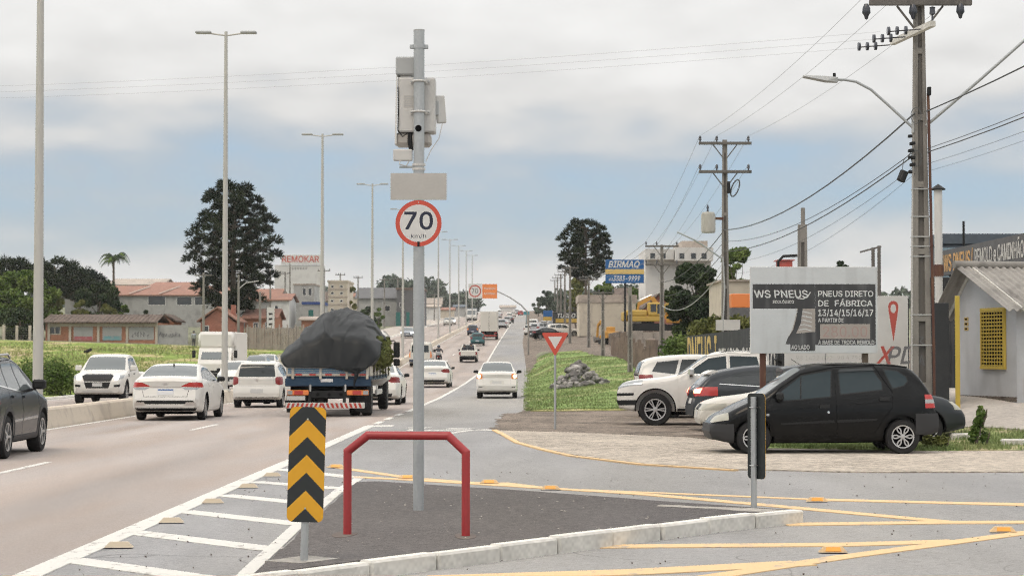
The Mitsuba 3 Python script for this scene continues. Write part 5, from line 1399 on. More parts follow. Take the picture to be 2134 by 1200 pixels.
# ---------------------------------------------------------------- twin lamp posts down the median
mat('lamp_post_grey', (.50, .49, .46), .5, .2)
ORD = ['nearest', 'second', 'third', 'fourth', 'fifth', 'sixth', 'seventh', 'eighth', 'ninth', 'tenth', 'eleventh']
for i, D in enumerate([49, 79, 116, 153, 190, 227, 264, 302, 340, 380, 420]):
    x = float(xm(D)); z = z1(x, D); k = thing('street_lamp', f'{ORD[i]} tall twin-armed lamp post on the median, counted from the camera', 'lamp post', 'lamp posts along the median')
    hi_ = i < 4
    part(k, 'pole', tube([(x, D, z + .3), (x, D, z + 5), (x, D, z + 13.9)], [.125, .105, .06], 14 if hi_ else 8), 'lamp_post_grey', 40)
    for s_ in (-1, 1):
        part(k, 'arm', tube([(x, D, z + 13.75), (x + s_ * .35, D, z + 13.80), (x + s_ * .75, D, z + 13.86)], .03, 8), 'lamp_post_grey', 40)
        part(k, 'lantern', cbox(*sorted((x + s_ * .55, x + s_ * 1.15)), D - .14, D + .14, z + 13.82, z + 13.92, .03), 'cabinet_grey', 40)
    part(k, 'base_plate', cbox(x - .2, x + .2, D - .2, D + .2, z + .40, z + .50, .02), 'lamp_post_grey')
# ---------------------------------------------------------------- cars parked on the right
SCENIC = dict(L=4.13, W=1.72, H=1.63, wb=2.68, fo=.78, r=.312, belt=1.02, gw=.76, wf=.74, wr=.86, lf=.8, lr=.6, rt=.15, clear=.2,
              top=[(0, .60), (.05, .68), (.15, .74), (.33, .80), (.62, .93), (.90, 1.05), (1.34, 1.34), (1.70, 1.555), (2.0, 1.615), (2.6, 1.63), (3.3, 1.60), (3.58, 1.56), (3.76, 1.44), (3.94, 1.22), (4.06, 1.02), (4.13, .86)],
              bot=[(0, .30), (.4, .23), (2, .22), (3.5, .26), (4.13, .38)], front_rake=[(.25, .07), (.42, .0), (.55, .02), (.75, .10)], rear_rake=[(.3, .05), (.5, 0), (.70, .02), (.80, .06), (1.0, .03)])
c = Car('hatchback', 'black compact people carrier with silver wheels parked nearest on the gravel', 'car', SCENIC, 5.36, 37.0, 180.8, 'paint_black', None, True, z=.0, pitch=-.008)
c.M = c.M @ np.diag([.952, .952, .965, 1.0])
for p in ([(1.08, .34), (1.03, .80), (1.06, .98), (1.26, 1.18), (1.66, 1.43), (2.24, 1.54), (2.26, .34)], [(2.28, .34), (2.26, 1.545), (2.98, 1.565), (3.16, 1.28), (3.28, 1.10), (3.26, .82), (3.12, .66), (2.96, .40)]): c.cutdoor(p)
arches(c, .045); c.finish()
mat('scenic_glass', (.016, .030, .037), .05, spec=.45)
for nm_, p in (('front_window', [(1.24, 1.10), (1.66, 1.40), (2.20, 1.49), (2.16, 1.035), (1.63, .99), (1.30, .97)]), ('rear_side_window', [(2.34, 1.50), (2.94, 1.52), (3.10, 1.27), (3.10, 1.15), (2.35, 1.075)]), ('quarter_window', [(3.16, 1.50), (3.40, 1.47), (3.55, 1.37), (3.57, 1.29), (3.50, 1.22), (3.30, 1.17)])):
    c.both(nm_, sg.Polygon(p).buffer(-.02).buffer(.02), 'scenic_glass', .004)
    c.both('window_seal', sg.Polygon(sg.Polygon(p).buffer(.022).exterior.coords).difference(sg.Polygon(p).buffer(-.005)) if False else sg.Polygon(sg.Polygon(p).buffer(.02).exterior), 'black_plastic', .002)
c.both('window_divider', [(1.61, 1.0), (1.635, 1.0), (1.665, 1.39), (1.64, 1.38)], 'black_plastic', .008)
c.both('wind_deflector', [(2.32, 1.46), (2.36, 1.515), (2.95, 1.535), (2.98, 1.49)], 'car_glass', .03)
rearscreen_top(c, .96, 1.66, .68, .60, 1.03, 'windscreen', 'car_glass_pale')
c.add('rear_window', c.skin(c.above([(3.64, -.55), (4.0, -.62), (4.0, .62), (3.64, .55)], 1.12), .004), 'car_glass_pale')
for f in (lambda q: q, mirror_y):
    k = c.add('taillight', c.skin(c.end(f([(.56, .82), (.56, 1.05), (1, 1.06), (1, .81)]), True, .26), .012), 'lamp_red')
    c.add('clear_lens', c.skin(c.end(f([(.55, .90), (.55, .97), (1, .97), (1, .90)]), True, .26), .016), 'lamp_clear', parent=k)
    c.add('headlight', c.skin(c.end(f([(.36, .60), (.38, .70), (1.0, .82), (1.0, .68), (.6, .58)]), False, .33), .008), 'lamp_hazy')
c.add('front_bumper', c.skin(c.end([(-1, .22), (1, .22), (1, .56), (-1, .56)], False, .42) , .010), 'grey_plastic')
c.add('rear_bumper', c.skin(c.end([(-1, .34), (1, .34), (1, .72), (-1, .72)], True, .44), .012), 'grey_plastic')
c.both('side_moulding', [(1.26, .54), (2.22, .57), (2.22, .62), (1.26, .57)], 'black_plastic', .018); c.both('side_moulding', [(2.27, .57), (2.98, .60), (3.0, .64), (2.27, .62)], 'black_plastic', .018)
for a, b in ((2.05, .86), (3.13, .985)): c.both('door_handle', sg.Polygon([(a - .08, b - .02), (a + .08, b - .015), (a + .08, b + .025), (a - .08, b + .02)]).buffer(.012), 'black_plastic', .03)
c.both('door_lock', sg.Point(2.12, .755).buffer(.022), 'chrome', .012); c.both('indicator', [(1.0, .70), (1.05, .70), (1.05, .74), (1.0, .74)], 'lamp_clear', .012)
c.both('waist_line', [(.95, .775), (2.25, .86), (3.25, .93), (3.6, .95), (3.6, .957), (3.25, .938), (2.25, .868), (.95, .783)], 'dark_void', .0015)
for sd in (1, -1): c.add('roof_strip', tube([(c.X(1.75), sd * .56, 1.545), (c.X(2.2), sd * .575, 1.60), (c.X(3.3), sd * .575, 1.585), (c.X(3.6), sd * .57, 1.54)], .012, 6), 'black_plastic')
c.add('roof_antenna', bar((c.X(1.78), 0, 1.57), (c.X(1.58), .0, 1.70), .006, 6), 'black_plastic')
c.add('tow_bar', tube([(c.X(4.0), 0, .40), (c.X(4.22), 0, .38), (c.X(4.28), 0, .44)], .022, 8), 'black_plastic'); c.add('number_plate', c.skin(c.end(sg.box(-.2, .80, .2, .92), True, .3), .012), 'plate_grey')
mirrors(c, 1.24, 1.045, 'black_plastic', .18, .15, .13)
add_wheels(c, 'petal', 6, 'alloy', .20)

S10 = dict(PICKUP, L=5.35, fo=.92, wb=3.10, r=.395, lf=.75, wf=.74)
c = Car('pickup_truck', 'white double-cab pickup with large dark-spoked wheels parked on the dirt', 'pickup', S10, 5.25, 51.6, 176.5, 'paint_white', None, True, dz=.0)
bed(c)
for p in ([(1.50, .46), (1.46, 1.22), (1.64, 1.27), (2.18, 1.66), (2.67, 1.74), (2.68, .46)], [(2.70, .46), (2.69, 1.74), (3.42, 1.71), (3.55, 1.2), (3.46, .85), (3.36, .46)]): c.cutdoor(p)
arches(c, .075, 'dark_void', .03); c.finish()
for p in PICKUP['win']: c.both('side_window', p, 'scenic_glass', .004)
c.both('belt_trim', [(1.62, 1.225), (2.64, 1.215), (3.5, 1.25), (3.5, 1.262), (2.64, 1.23), (1.62, 1.24)], 'chrome', .006)
rearscreen_top(c, 1.48, 2.18, .76, .66, 1.22, 'windscreen')
for f in (lambda q: q, mirror_y):
    k = c.add('headlight', c.skin(c.end(f([(.40, .90), (.38, .99), (.7, 1.07), (1.0, 1.14), (1.0, 1.02), (.7, .90)]), False, .62), .010), 'lamp_clear')
    c.add('daytime_lamp', c.skin(c.end(f([(.5, .905), (.5, .93), (1.0, 1.05), (1.0, 1.02)]), False, .6), .014), 'chrome', parent=k)
    c.add('air_vent', c.skin(c.end(f([(.55, .70), (.55, .77), (1.0, .80), (1.0, .74)]), False, .40), .008), 'black_plastic'); c.add('fog_recess', c.skin(c.end(f([(.50, .48), (.50, .60), (1.0, .63), (.9, .50)]), False, .46), .008), 'black_plastic')
c.add('grille', c.skin(c.end([(-.46, .84), (.46, .84), (.42, .98), (-.42, .98)], False, .4), .012), 'black_plastic'); c.add('grille_bar', c.skin(c.end(sg.box(-.48, .90, .48, .935), False, .4), .03), 'chrome')
c.add('lower_intake', c.skin(c.end([(-.42, .56), (.42, .56), (.44, .78), (-.44, .78)], False, .4), .008), 'black_plastic')
c.add('sports_bar', cat(tube([(c.X(3.86), -.66, 1.1), (c.X(3.88), -.60, 1.60), (c.X(3.88), .60, 1.60), (c.X(3.86), .66, 1.1)], .045, 8), tube([(c.X(3.88), -.62, 1.58), (c.X(4.7), -.68, 1.18)], .04), tube([(c.X(3.88), .62, 1.58), (c.X(4.7), .68, 1.18)], .04)), 'black_plastic')
for sd in (1, -1): c.add('roof_rail', tube([(c.X(2.35), sd * .62, 1.72), (c.X(2.6), sd * .62, 1.79), (c.X(3.3), sd * .62, 1.78), (c.X(3.5), sd * .62, 1.70)], .016, 6), 'grey_plastic')
c.both('side_step', [(1.45, .36), (3.4, .36), (3.4, .42), (1.45, .42)], 'black_plastic', .05)
for a in (2.52, 3.34): c.both('door_handle', [(a - .1, 1.02), (a + .1, 1.02), (a + .1, 1.07), (a - .1, 1.07)], 'chrome', .03)
mirrors(c, 1.78, 1.30, 'chrome', .22, .19, .14)
add_wheels(c, 'twin', 6, 'alloy', .26)

generic('suv', 'white estate car with dark triangular rear side window behind the parked pickup', 'car', 5.55, 57.2, 2, 'suv', hi=True, L=4.5, H=1.52, r=.32, gw=.76)
I30 = dict(HATCH, L=4.25, W=1.77, H=1.48, wb=2.65, fo=.87, r=.32, belt=.98, top=[(0, .60), (.05, .70), (.3, .84), (.9, .96), (1.2, 1.02), (1.6, 1.26), (2.0, 1.43), (2.4, 1.48), (2.8, 1.47), (3.4, 1.40), (3.82, 1.29), (4.0, 1.16), (4.16, 1.02), (4.25, .92)], bot=[(0, .28), (.5, .2), (2, .2), (3.7, .22), (4.25, .36)],
           win=[[(1.68, 1.03), (2.06, 1.33), (2.45, 1.38), (2.45, 1.01)], [(2.52, 1.01), (2.52, 1.38), (3.1, 1.33), (3.62, 1.16), (3.5, 1.06)]], ws=(1.24, 2.0, .68, .58, 1.02), rg=[(-.55, 1.05), (.55, 1.05), (.48, 1.28), (-.48, 1.28)], tl=[(.45, .84), (.55, .96), (1, 1.02), (1, .82), (.7, .78)])
c = Car('hatchback', 'dark graphite hatchback with bright red tail lamp parked beside the billboard post', 'car', I30, 6.1, 47.6, 1.5, 'paint_graphite', None, True)
arches(c); c.finish()
for p in I30['win']: c.both('side_window', p, 'car_glass', .004)
c.both('chrome_strip', [(1.6, 1.0), (2.5, .985), (3.66, 1.06), (3.66, 1.075), (2.5, 1.005), (1.6, 1.015)], 'chrome', .007)
c.add('rear_window', c.skin(c.end(I30['rg'], True, .6), .005), 'car_glass_pale'); rearscreen_top(c, 1.24, 2.0, .68, .58, 1.02, 'windscreen')
for f in (lambda q: q, mirror_y):
    k = c.add('taillight', c.skin(c.end(f(I30['tl']), True, .55), .012), 'lamp_red'); put(number(k + '__bulb'), glow(unman(c.skin(c.end(f([(.6, .86), (.6, .95), (.84, .97), (.84, .86)]), True, .5), .017)), (1.0, .16, .08)), None, M=c.M)
c.add('rear_spoiler', c.skin(c.end([(-.5, 1.28), (.5, 1.28), (.5, 1.36), (-.5, 1.36)], True, .6), .06), 'paint_white'); c.add('rear_badge', c.skin(c.end(sg.Point(0, .97).buffer(.05), True, .4), .012), 'chrome')
plate(c, .62, True, .4, .12, False); mirrors(c, 1.7, 1.04, 'paint_graphite'); add_wheels(c, 'five', 5)
OLD = dict(SEDAN, L=4.3, W=1.68, H=1.42, r=.29, wb=2.5, fo=.78, top=[(0, .60), (.04, .70), (.2, .78), (1.0, .90), (1.25, .95), (1.7, 1.22), (2.0, 1.37), (2.3, 1.42), (2.8, 1.41), (3.2, 1.30), (3.55, 1.04), (3.8, 1.0), (4.22, .96), (4.3, .88)], wf=.86,
           win=[[(1.52, .98), (2.0, 1.28), (2.35, 1.32), (2.35, .97)], [(2.42, .97), (2.42, 1.32), (2.8, 1.31), (3.15, 1.18), (3.1, .99)]], ws=(1.28, 2.0, .68, .56, .95), rs=(3.2, 3.55, .55, .62, 1.04), belt=.95, hl=[(.34, .56), (.34, .70), (.9, .72), (.9, .58)], gr=[(-.32, .57), (.32, .57), (.32, .69), (-.32, .69)], tl=[(.5, .7), (.5, .86), (.9, .86), (.9, .7)])
c = generic('sedan', 'old cream-white saloon with hazed square headlamps parked behind the black people carrier', 'car', 6.0, 44.1, 179.5, 'sedan', 'paint_cream', hi=True, glass='car_glass_pale', **OLD)
for k_ in [k for k in scene if k.startswith(c.key + '__headlight')]: scene[k_]['bsdf'] = {'type': 'ref', 'id': 'mat_lamp_hazy'}
c = generic('hatchback', 'dark hatchback with round hazy headlamp, its nose showing behind the black people carrier', 'car', 6.95, 41.2, 0, 'hatch', 'paint_graphite', hi=True, L=3.5, H=1.42, hl=[(.42, .64), (.44, .76), (.6, .82), (.72, .82), (.74, .66)])
for k_ in [k for k in scene if k.startswith(c.key + '__headlight')]: scene[k_]['bsdf'] = {'type': 'ref', 'id': 'mat_lamp_hazy'}

# ---------------------------------------------------------------- advertising hoarding over the parked cars
mat('ad_pale', streaked((.55, .58, .60), (.44, .46, .47), .35, 7, .6, .06), .5)
mat('ad_dark', streaked((.040, .042, .046), (.12, .125, .13), .5, 9, .5, .12), .5)
mat('ad_text', (.58, .59, .59), .5)
mat('ad_beige', streaked((.34, .31, .285), (.42, .40, .37), .5, 6, 1, .1), .6)
mat('ad_red_faint', (.36, .25, .23), .6)
mat('rust_brown', streaked((.10, .045, .035), (.16, .085, .05), .5, 8, 1.5, .3), .8)
BX, BZ, BD, K = 4.48, 1.747, 39.6, 1 / 111.1
bd = thing('billboard', 'weathered grey and black tyre shop hoarding on two posts over parked cars', 'billboard')
def ad(name, x0, x1, y0, y1, bsdf, lay=1, parent=None):
    """A flat printed field: picture-plan units measured off the hoarding, 111.1 to the metre, from its bottom left corner."""
    return part(parent or bd, name, box(BX + x0 * K, BX + x1 * K, BD - .002 * lay - .0015, BD - .002 * lay, BZ + y0 * K, BZ + y1 * K), bsdf)
def adtext(t, x0, y0, h, w, bsdf='ad_text', lay=2, bold=True, slant=0, name='lettering', parent=None):
    m = lettering(t, h * K, .0015, bold, w * K, slant); m = stand(m, BX + x0 * K, BD - .002 * lay, BZ + y0 * K); return part(parent or bd, name, m, bsdf)
part(bd, 'frame', cbox(BX - .012, BX + 263 * K + .012, BD + .001, BD + .07, BZ - .012, BZ + 178 * K + .01, .006), 'ad_text')
part(bd, 'board', box(BX, BX + 263 * K, BD - .0015, BD, BZ, BZ + 178 * K), 'ad_pale')
pl_ = ad('print_panel', 134, 260, 16, 143, 'ad_dark'); ad('print_panel', 4, 133.8, 92, 143, 'ad_dark'); ad('print_panel', 82, 133.8, 4, 18, 'ad_dark')
# the printed tyre
tyre_p = sg.Polygon([(134, 92), (96, 92), (92, 70), (86, 48), (76, 30), (72, 18), (134, 18)])
m = stand(extr([(x * K, y * K) for x, y in tyre_p.exterior.coords], .0015), BX, BD - .0022, BZ); part(bd, 'printed_tyre', m, 'ad_beige')
for j in range(6): part(bd, 'tread_line', stand(extr(sg.LineString([((96 + j * 1.2) * K, (84 - 9 * j) * K), ((108 + j) * K, (86 - 9 * j) * K), ((126) * K, (82 - 9 * j) * K)]).buffer(.009), .0015), BX, BD - .0042, BZ), 'ad_pale')
part(bd, 'tread_edge', stand(extr([(x * K, y * K) for x, y in [(98, 92), (108, 92), (104, 62), (94, 40), (134, 44), (134, 18), (72, 18), (76, 30), (88, 48), (94, 70)]], .0015), BX, BD - .0062, BZ), 'ad_dark')
adtext('WS PNEUS', 8, 115, 15, 112, slant=-.12); adtext('ECOLÓGICO', 46, 103, 6, 44)
sw = stand(extr(sg.LineString([(x * K, y * K) for x, y in [(96, 114), (108, 112), (118, 116), (124, 126)]]).buffer(.010), .0015), BX, BD - .004, BZ); part(bd, 'swoosh', sw, 'ad_text')
adtext('PNEUS DIRETO', 140, 117, 12, 115); adtext('DE', 140, 97, 12, 22); adtext('FÁBRICA', 175, 97, 12, 79); adtext('13/14/15/16/17', 140, 77, 13, 115); adtext('A PARTIR DE', 140, 64, 8, 53)
ad('price_panel', 144, 248, 29, 60, 'ad_beige', 2); adtext('280.00', 150, 33, 22, 92, 'ad_red_faint', 3, False); adtext('A BASE DE TROCA REMOLD', 140, 18, 8, 117); adtext('AO LADO', 84, 7, 9, 38)
part(bd, 'post', cbox(4.66, 4.77, BD + .071, BD + .17, -.1, 3.2, .01), 'rust_brown'); part(bd, 'post', cbox(6.58, 6.69, BD + .071, BD + .17, -.1, 3.2, .01), 'bark'); part(bd, 'rail', cbox(BX + .1, BX + 2.25, BD + .171, BD + .22, 2.9, 2.98, .008), 'rust_brown')

# ---------------------------------------------------------------- walls, hut, shop fronts on the right
mat('panel_white', streaked((.60, .595, .575), (.50, .48, .45), .35, 3, .8, .06), .5)
mat('wall_black', streaked((.028, .031, .035), (.06, .06, .06), .4, 3, .8, .3), .7)
mat('letter_yellow', streaked((.50, .36, .13), (.30, .22, .10), .4, 5, 1, .2), .7)
mat('letter_white', streaked((.52, .51, .49), (.36, .35, .33), .4, 5, 1, .2), .7)
mat('letter_orange', (.60, .36, .15), .6)
mat('letter_grey', (.16, .16, .165), .6)
mat('pin_red', (.46, .09, .07), .5)
mat('hut_grey', streaked((.47, .48, .50), (.36, .365, .37), .4, 2.5, .8, .1), .8)
mat('corrugated', streaked((.30, .285, .265), (.17, .16, .15), .5, 3, 3, .25), .85)
mat('grille_yellow', (.52, .38, .06), .5)
mat('facade_grey', speckled((.115, .115, .12), .2, 10, .5, .15), .7)
mat('facade_blue', speckled((.075, .095, .12), .2, 10, .5, .15), .5)
mat('glass_blue', (.16, .24, .29), .08, spec=1.0)
mat('orange_plastic', (.55, .17, .06), .5)
wp = thing('panel_wall', 'white panel wall with a red map pin and large letters behind the hoarding', 'wall')
WD = 50.0
for j in range(3): part(wp, 'panel', cbox(6.45 + j * .98, 6.45 + (j + 1) * .98 - .012, WD, WD + .05, .1, 2.98 + .06 * j, .006), 'panel_white')
for j in range(4): part(wp, 'post', cbox(6.40 + j * .98, 6.47 + j * .98, WD + .051, WD + .12, .0, 3.05, .008), 'wall_black')
pin = sg.Point(0, 0).buffer(.115).union(sg.Polygon([(-.113, -.02), (.113, -.02), (0, -.70)])).difference(sg.Point(0, 0).buffer(.065))
pin = sg.Point(0, .0).buffer(.12).union(sg.Polygon([(-.118, -.05), (.118, -.05), (.0, -.72)])); pin = __import__('shapely').affinity.scale(pin, 1, 1.15).difference(__import__('shapely').affinity.scale(sg.Point(0, .0).buffer(.066), 1, 1.6))
part(wp, 'map_pin', stand(extr(pin, .004), 9.03, WD - .001, 2.80), 'pin_red')
t_ = lettering('X', .40, .004, True, .34, .25); part(wp, 'lettering', stand(t_, 8.62, WD - .001, 1.50), 'pin_red')
t_ = lettering('PD', .40, .004, True, .64, .25); part(wp, 'lettering', stand(t_, 8.86, WD - .001, 1.50), 'letter_grey')
part(wp, 'phone_number', stand(lettering('98 1422 892', .11, .003, False, .86), 6.72, WD - .001, 1.58), 'sheet_grey'); part(wp, 'phone_number', stand(lettering('98 4 79000', .09, .003, False, .75), 7.70, WD - .001, 1.60), 'sheet_grey')

bw_ = thing('painted_wall', 'black wall with tall yellow and white painted letters receding beside the parked pickup', 'wall')
def wallseg(key, p, q, z0, zt0, zt1, th, bsdf, name='panel'):
    p, q = np.array(p, float), np.array(q, float); t = (q - p) / np.linalg.norm(q - p); n_ = np.array([-t[1], t[0]]) * th
    V = [(*p, z0), (*q, z0), (*(q + n_), z0), (*(p + n_), z0), (*p, zt0), (*q, zt1), (*(q + n_), zt1), (*(p + n_), zt0)]
    m = tm(V, [(0, 1, 5), (0, 5, 4), (1, 2, 6), (1, 6, 5), (2, 3, 7), (2, 7, 6), (3, 0, 4), (3, 4, 7), (4, 5, 6), (4, 6, 7), (0, 3, 2), (0, 2, 1)])
    if m.volume < 0: m.invert()
    return part(key, name, m, bsdf)
A_, B_, C_ = (6.25, 75.5), (6.72, 62.0), (6.42, 51.0)
wallseg(bw_, A_, B_, 0, 2.36, 2.45, .15, 'wall_black'); wallseg(bw_, B_, C_, 0, 2.45, 2.50, .15, 'wall_black')
def walltext(key, text, h, p, q, z, bsdf, width=None, off=.004, bold=True):
    p, q = np.array(p, float), np.array(q, float); a = math.atan2(q[1] - p[1], q[0] - p[0]); L_ = np.linalg.norm(q - p)
    m = lettering(text, h, .006, bold, L_); m = stand(m, 0, 0, 0); m.apply_translation((0, -off, 0)); m.apply_transform(mat4(p[0], p[1], z, a))
    return part(key, 'lettering', m, bsdf)
def lerp2(p, q, t): return (p[0] + (q[0] - p[0]) * t, p[1] + (q[1] - p[1]) * t)
walltext(bw_, 'PNEUS', 1.38, lerp2(A_, B_, .02), lerp2(A_, B_, .50), .90, 'letter_yellow'); walltext(bw_, 'I', 1.38, lerp2(A_, B_, .56), lerp2(A_, B_, .60), .90, 'letter_yellow')
walltext(bw_, 'REMOLD', 1.0, lerp2(A_, B_, .64), lerp2(A_, B_, .98), .88, 'letter_white'); walltext(bw_, 'CAMINHÃO', 1.0, lerp2(B_, C_, .03), lerp2(B_, C_, .95), .88, 'letter_white')

ht = thing('hut', 'small grey gatehouse with corrugated roof and yellow window grille', 'house')
ga, gc = np.array([10.28, 48.6]), np.array([10.99, 46.0]); gd = (gc - ga) / np.linalg.norm(gc - ga); gn = np.array([-gd[1], gd[0]])   # gn points into the hut, to the right
if gn[0] < 0: gn = -gn
GLn = float(np.linalg.norm(gc - ga)); DEP = 6.0
def gp(t, d, z): p = ga + gd * GLn * t + gn * d; return (p[0], p[1], z)
zl, zp, zr, tp_ = 3.05, 3.66, 2.80, .25
V = [gp(0, 0, .2), gp(1, 0, .2), gp(1, 0, zr), gp(tp_, 0, zp), gp(0, 0, zl)]; V += [gp(0, DEP, .2), gp(1, DEP, .2), gp(1, DEP, zr), gp(tp_, DEP, zp), gp(0, DEP, zl)]
m = tm(V, [(0, 1, 2), (0, 2, 3), (0, 3, 4), (5, 7, 6), (5, 8, 7), (5, 9, 8), (0, 6, 1), (0, 5, 6), (1, 6, 7), (1, 7, 2), (0, 4, 9), (0, 9, 5), (2, 7, 8), (2, 8, 3), (3, 8, 9), (3, 9, 4)])
part(ht, 'wall', m if m.volume > 0 else (m.invert() or m), 'hut_grey')
def corr(t0, z0, t1, z1_, d0, d1, pitch=.177, amp=.028, th=.010):
    n_ = int((d1 - d0) / pitch * 8); ds = np.linspace(d0, d1, n_); V = []
    for k_, lift in ((0, .06), (1, .06 - th)):
        for d in ds:
            w_ = amp * math.sin(2 * math.pi * d / pitch)
            V += [gp(t0, d, z0 + w_ + lift), gp(t1, d, z1_ + w_ + lift)]
    F = []
    for i in range(n_ - 1):
        a = 2 * i; F += [(a, a + 1, a + 3), (a, a + 3, a + 2)]; b = 2 * n_ + 2 * i; F += [(b, b + 3, b + 1), (b, b + 2, b + 3)]
        F += [(a + 1, b + 1, b + 3), (a + 1, b + 3, a + 3)]
    F += [(0, 2 * n_, 2 * n_ + 1), (0, 2 * n_ + 1, 1)]
    return tm(V, F)
sl_ = (zr - zp) / (1 - tp_); sr_ = (zl - zp) / tp_
part(ht, 'roof', corr(tp_, zp, 1.16, zr + sl_ * .16, -.42, DEP), 'corrugated', 50); part(ht, 'roof', corr(tp_, zp, -.24, zl - sr_ * -.24 * -1 if False else zp - (zp - zl) / tp_ * (tp_ + .24), -.42, DEP), 'corrugated', 50)
part(ht, 'ridge_cap', tube([gp(tp_, -.45, zp + .09), gp(tp_, DEP, zp + .09)], .09, 10), 'corrugated', 50)
part(ht, 'verge_board', beam(gp(tp_, -.02, zp + .0), gp(1.1, -.02, zr + sl_ * .1), .03, .12), 'kerb_concrete'); part(ht, 'verge_board', beam(gp(tp_, -.02, zp), gp(-.2, -.02, zp - (zp - zl) / tp_ * (tp_ + .2)), .03, .12), 'kerb_concrete')
wn = part(ht, 'window', cat(beam(gp(.44, -.012, 2.06), gp(.81, -.012, 2.06), .02, 1.24)), 'dark_void')
part(wn, 'frame', cat(beam(gp(.42, -.03, 2.72), gp(.83, -.03, 2.72), .06, .06), beam(gp(.42, -.03, 1.42), gp(.83, -.03, 1.42), .08, .06), beam(gp(.43, -.03, 1.42), gp(.43, -.03, 2.72), .06, .05), beam(gp(.82, -.03, 1.42), gp(.82, -.03, 2.72), .06, .05)), 'grille_yellow')
part(wn, 'grille', cat(*[beam(gp(.44, -.05, 1.47 + .080 * j), gp(.81, -.05, 1.47 + .080 * j), .02, .028) for j in range(16)], *[bar(gp(.44 + .37 * j / 8, -.06, 1.44), gp(.44 + .37 * j / 8, -.06, 2.7), .010, 6) for j in range(9)]), 'grille_yellow')
for j in range(3): part(ht, 'vent_block', beam(gp(.11, -.008, 2.30 + .11 * j), gp(.18, -.008, 2.30 + .11 * j), .014, .08), 'letter_yellow'); part(ht, 'vent_hole', beam(gp(.125, -.018, 2.30 + .11 * j), gp(.165, -.018, 2.30 + .11 * j), .008, .04), 'dark_void')
part(ht, 'plinth', beam(gp(-.005, -.012, .74), gp(1.0, -.012, .74), .022, .10), 'dirt')
part(ht, 'door', beam(gp(1.004, .5, 1.65), gp(1.004, 1.4, 1.65), .012, 2.0), 'facade_grey'); part(ht, 'notice', beam(gp(1.016, .18, 1.05), gp(1.016, .34, 1.05), .008, .40), 'pin_red')
one('gate_pillar', cat(cbox(9.02, 9.18, 46.4, 47.2, 0, 2.72, .01), cbox(9.19, 9.52, 46.0, 47.4, 0, 2.84, .012)), 'wall_black', 'tall black gate pillar between the concrete pole and the yellow post', 'pillar')
one('gate_post', cbox(9.56, 9.65, 45.5, 45.59, .2, 2.98, .008), 'grille_yellow', 'thin yellow steel post standing at the corner of the gatehouse drive', 'post')
one('plastic_barrier', unman(m3.Manifold.hull_points(np.array([(10.05, 52.0, .72), (10.5, 52.0, .72), (10.12, 52.0, 1.38), (10.40, 52.0, 1.22), (10.05, 52.4, .72), (10.5, 52.4, .72), (10.2, 52.3, 1.38), (10.45, 52.3, 1.22)], np.float32))), 'orange_plastic', 'orange plastic barrier leaning inside the gate left of the gatehouse', 'barrier')
ws_ = thing('workshop', 'black corrugated workshop with a dark grey lettered sign board behind the gatehouse', 'building')
part(ws_, 'wall', cbox(11.6, 18, 58.8, 61.2, 0, 3.86, .02), 'wall_black')
for j in range(9): part(ws_, 'cladding_rib', box(11.62 + j * .2, 11.70 + j * .2, 58.77, 58.80, .5, 3.85), 'wall_black')
wallseg(ws_, (12.25, 60.2), (12.62, 51.5), 3.95, 4.66, 4.70, .12, 'facade_grey', 'sign_board')
walltext(ws_, 'WS PNEUS', .46, (12.26, 59.9), (12.385, 57.0), 4.06, 'letter_orange'); walltext(ws_, '/', .5, (12.39, 56.9), (12.395, 56.75), 4.04, 'letter_orange'); walltext(ws_, 'REMOLD e CAMINHÃO', .40, (12.40, 56.5), (12.60, 51.9), 4.12, 'letter_white')
for j in range(4): part(ws_, 'sign_bracket', beam((12.34 + .09 * j, 59.6 - 2.2 * j, 3.96), (12.9, 59.6 - 2.2 * j, 3.4), .05, .05), 'black_plastic')
of = thing('office_building', 'low dark blue office block with blue glass behind the workshop', 'building')
part(of, 'wall', cbox(15.2, 34, 75, 79, 0, 5.62, .03), 'facade_blue'); part(of, 'parapet', cbox(15.1, 34.1, 74.9, 79.1, 5.625, 6.0, .02), 'facade_blue')
for j in range(14): part(of, 'pane', box(15.3 + j * 1.1, 16.3 + j * 1.1, 74.965, 74.998, 4.2, 5.5), 'glass_blue')
ck = thing('chimney_pipe', 'tall pale vent pipe with a flat dark cap right of the concrete pole', 'chimney')
part(ck, 'pipe', tube([(11.12, 55, .2), (11.12, 55, 6.0)], .105, 18), 'panel_white', 40); part(ck, 'cap', lathe([(.001, .16), (.06, .12), (.19, .03), (.19, .0), (.001, .0)], 20).apply_translation((11.12, 55, 6.0)), 'black_plastic', 30); part(ck, 'collar', lathe([(.105, -.3), (.13, -.3), (.13, .0), (.105, .0), (.105, -.3)], 18).apply_translation((11.12, 55, 4.05)), 'rust_brown', 30)
one('mast', tube([(12.85, 60, 3.8), (12.85, 60, 5.5)], .035, 8), 'black_plastic', 'thin dark mast standing behind the lettered sign board', 'mast', 40)

# ---------------------------------------------------------------- concrete power poles and their gear
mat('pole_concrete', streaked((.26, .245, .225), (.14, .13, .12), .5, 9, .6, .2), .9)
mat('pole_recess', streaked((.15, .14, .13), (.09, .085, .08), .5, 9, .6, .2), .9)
mat('insulator', (.035, .04, .055), .25, cc=.8)
mat('wire', (.10, .105, .11), .7)
mat('wire_pale', (.30, .30, .30), .7)
mat('transformer', streaked((.46, .45, .41), (.34, .31, .26), .35, 6, 1.5, .08), .5)
mat('strap', (.46, .46, .45), .4, .5)


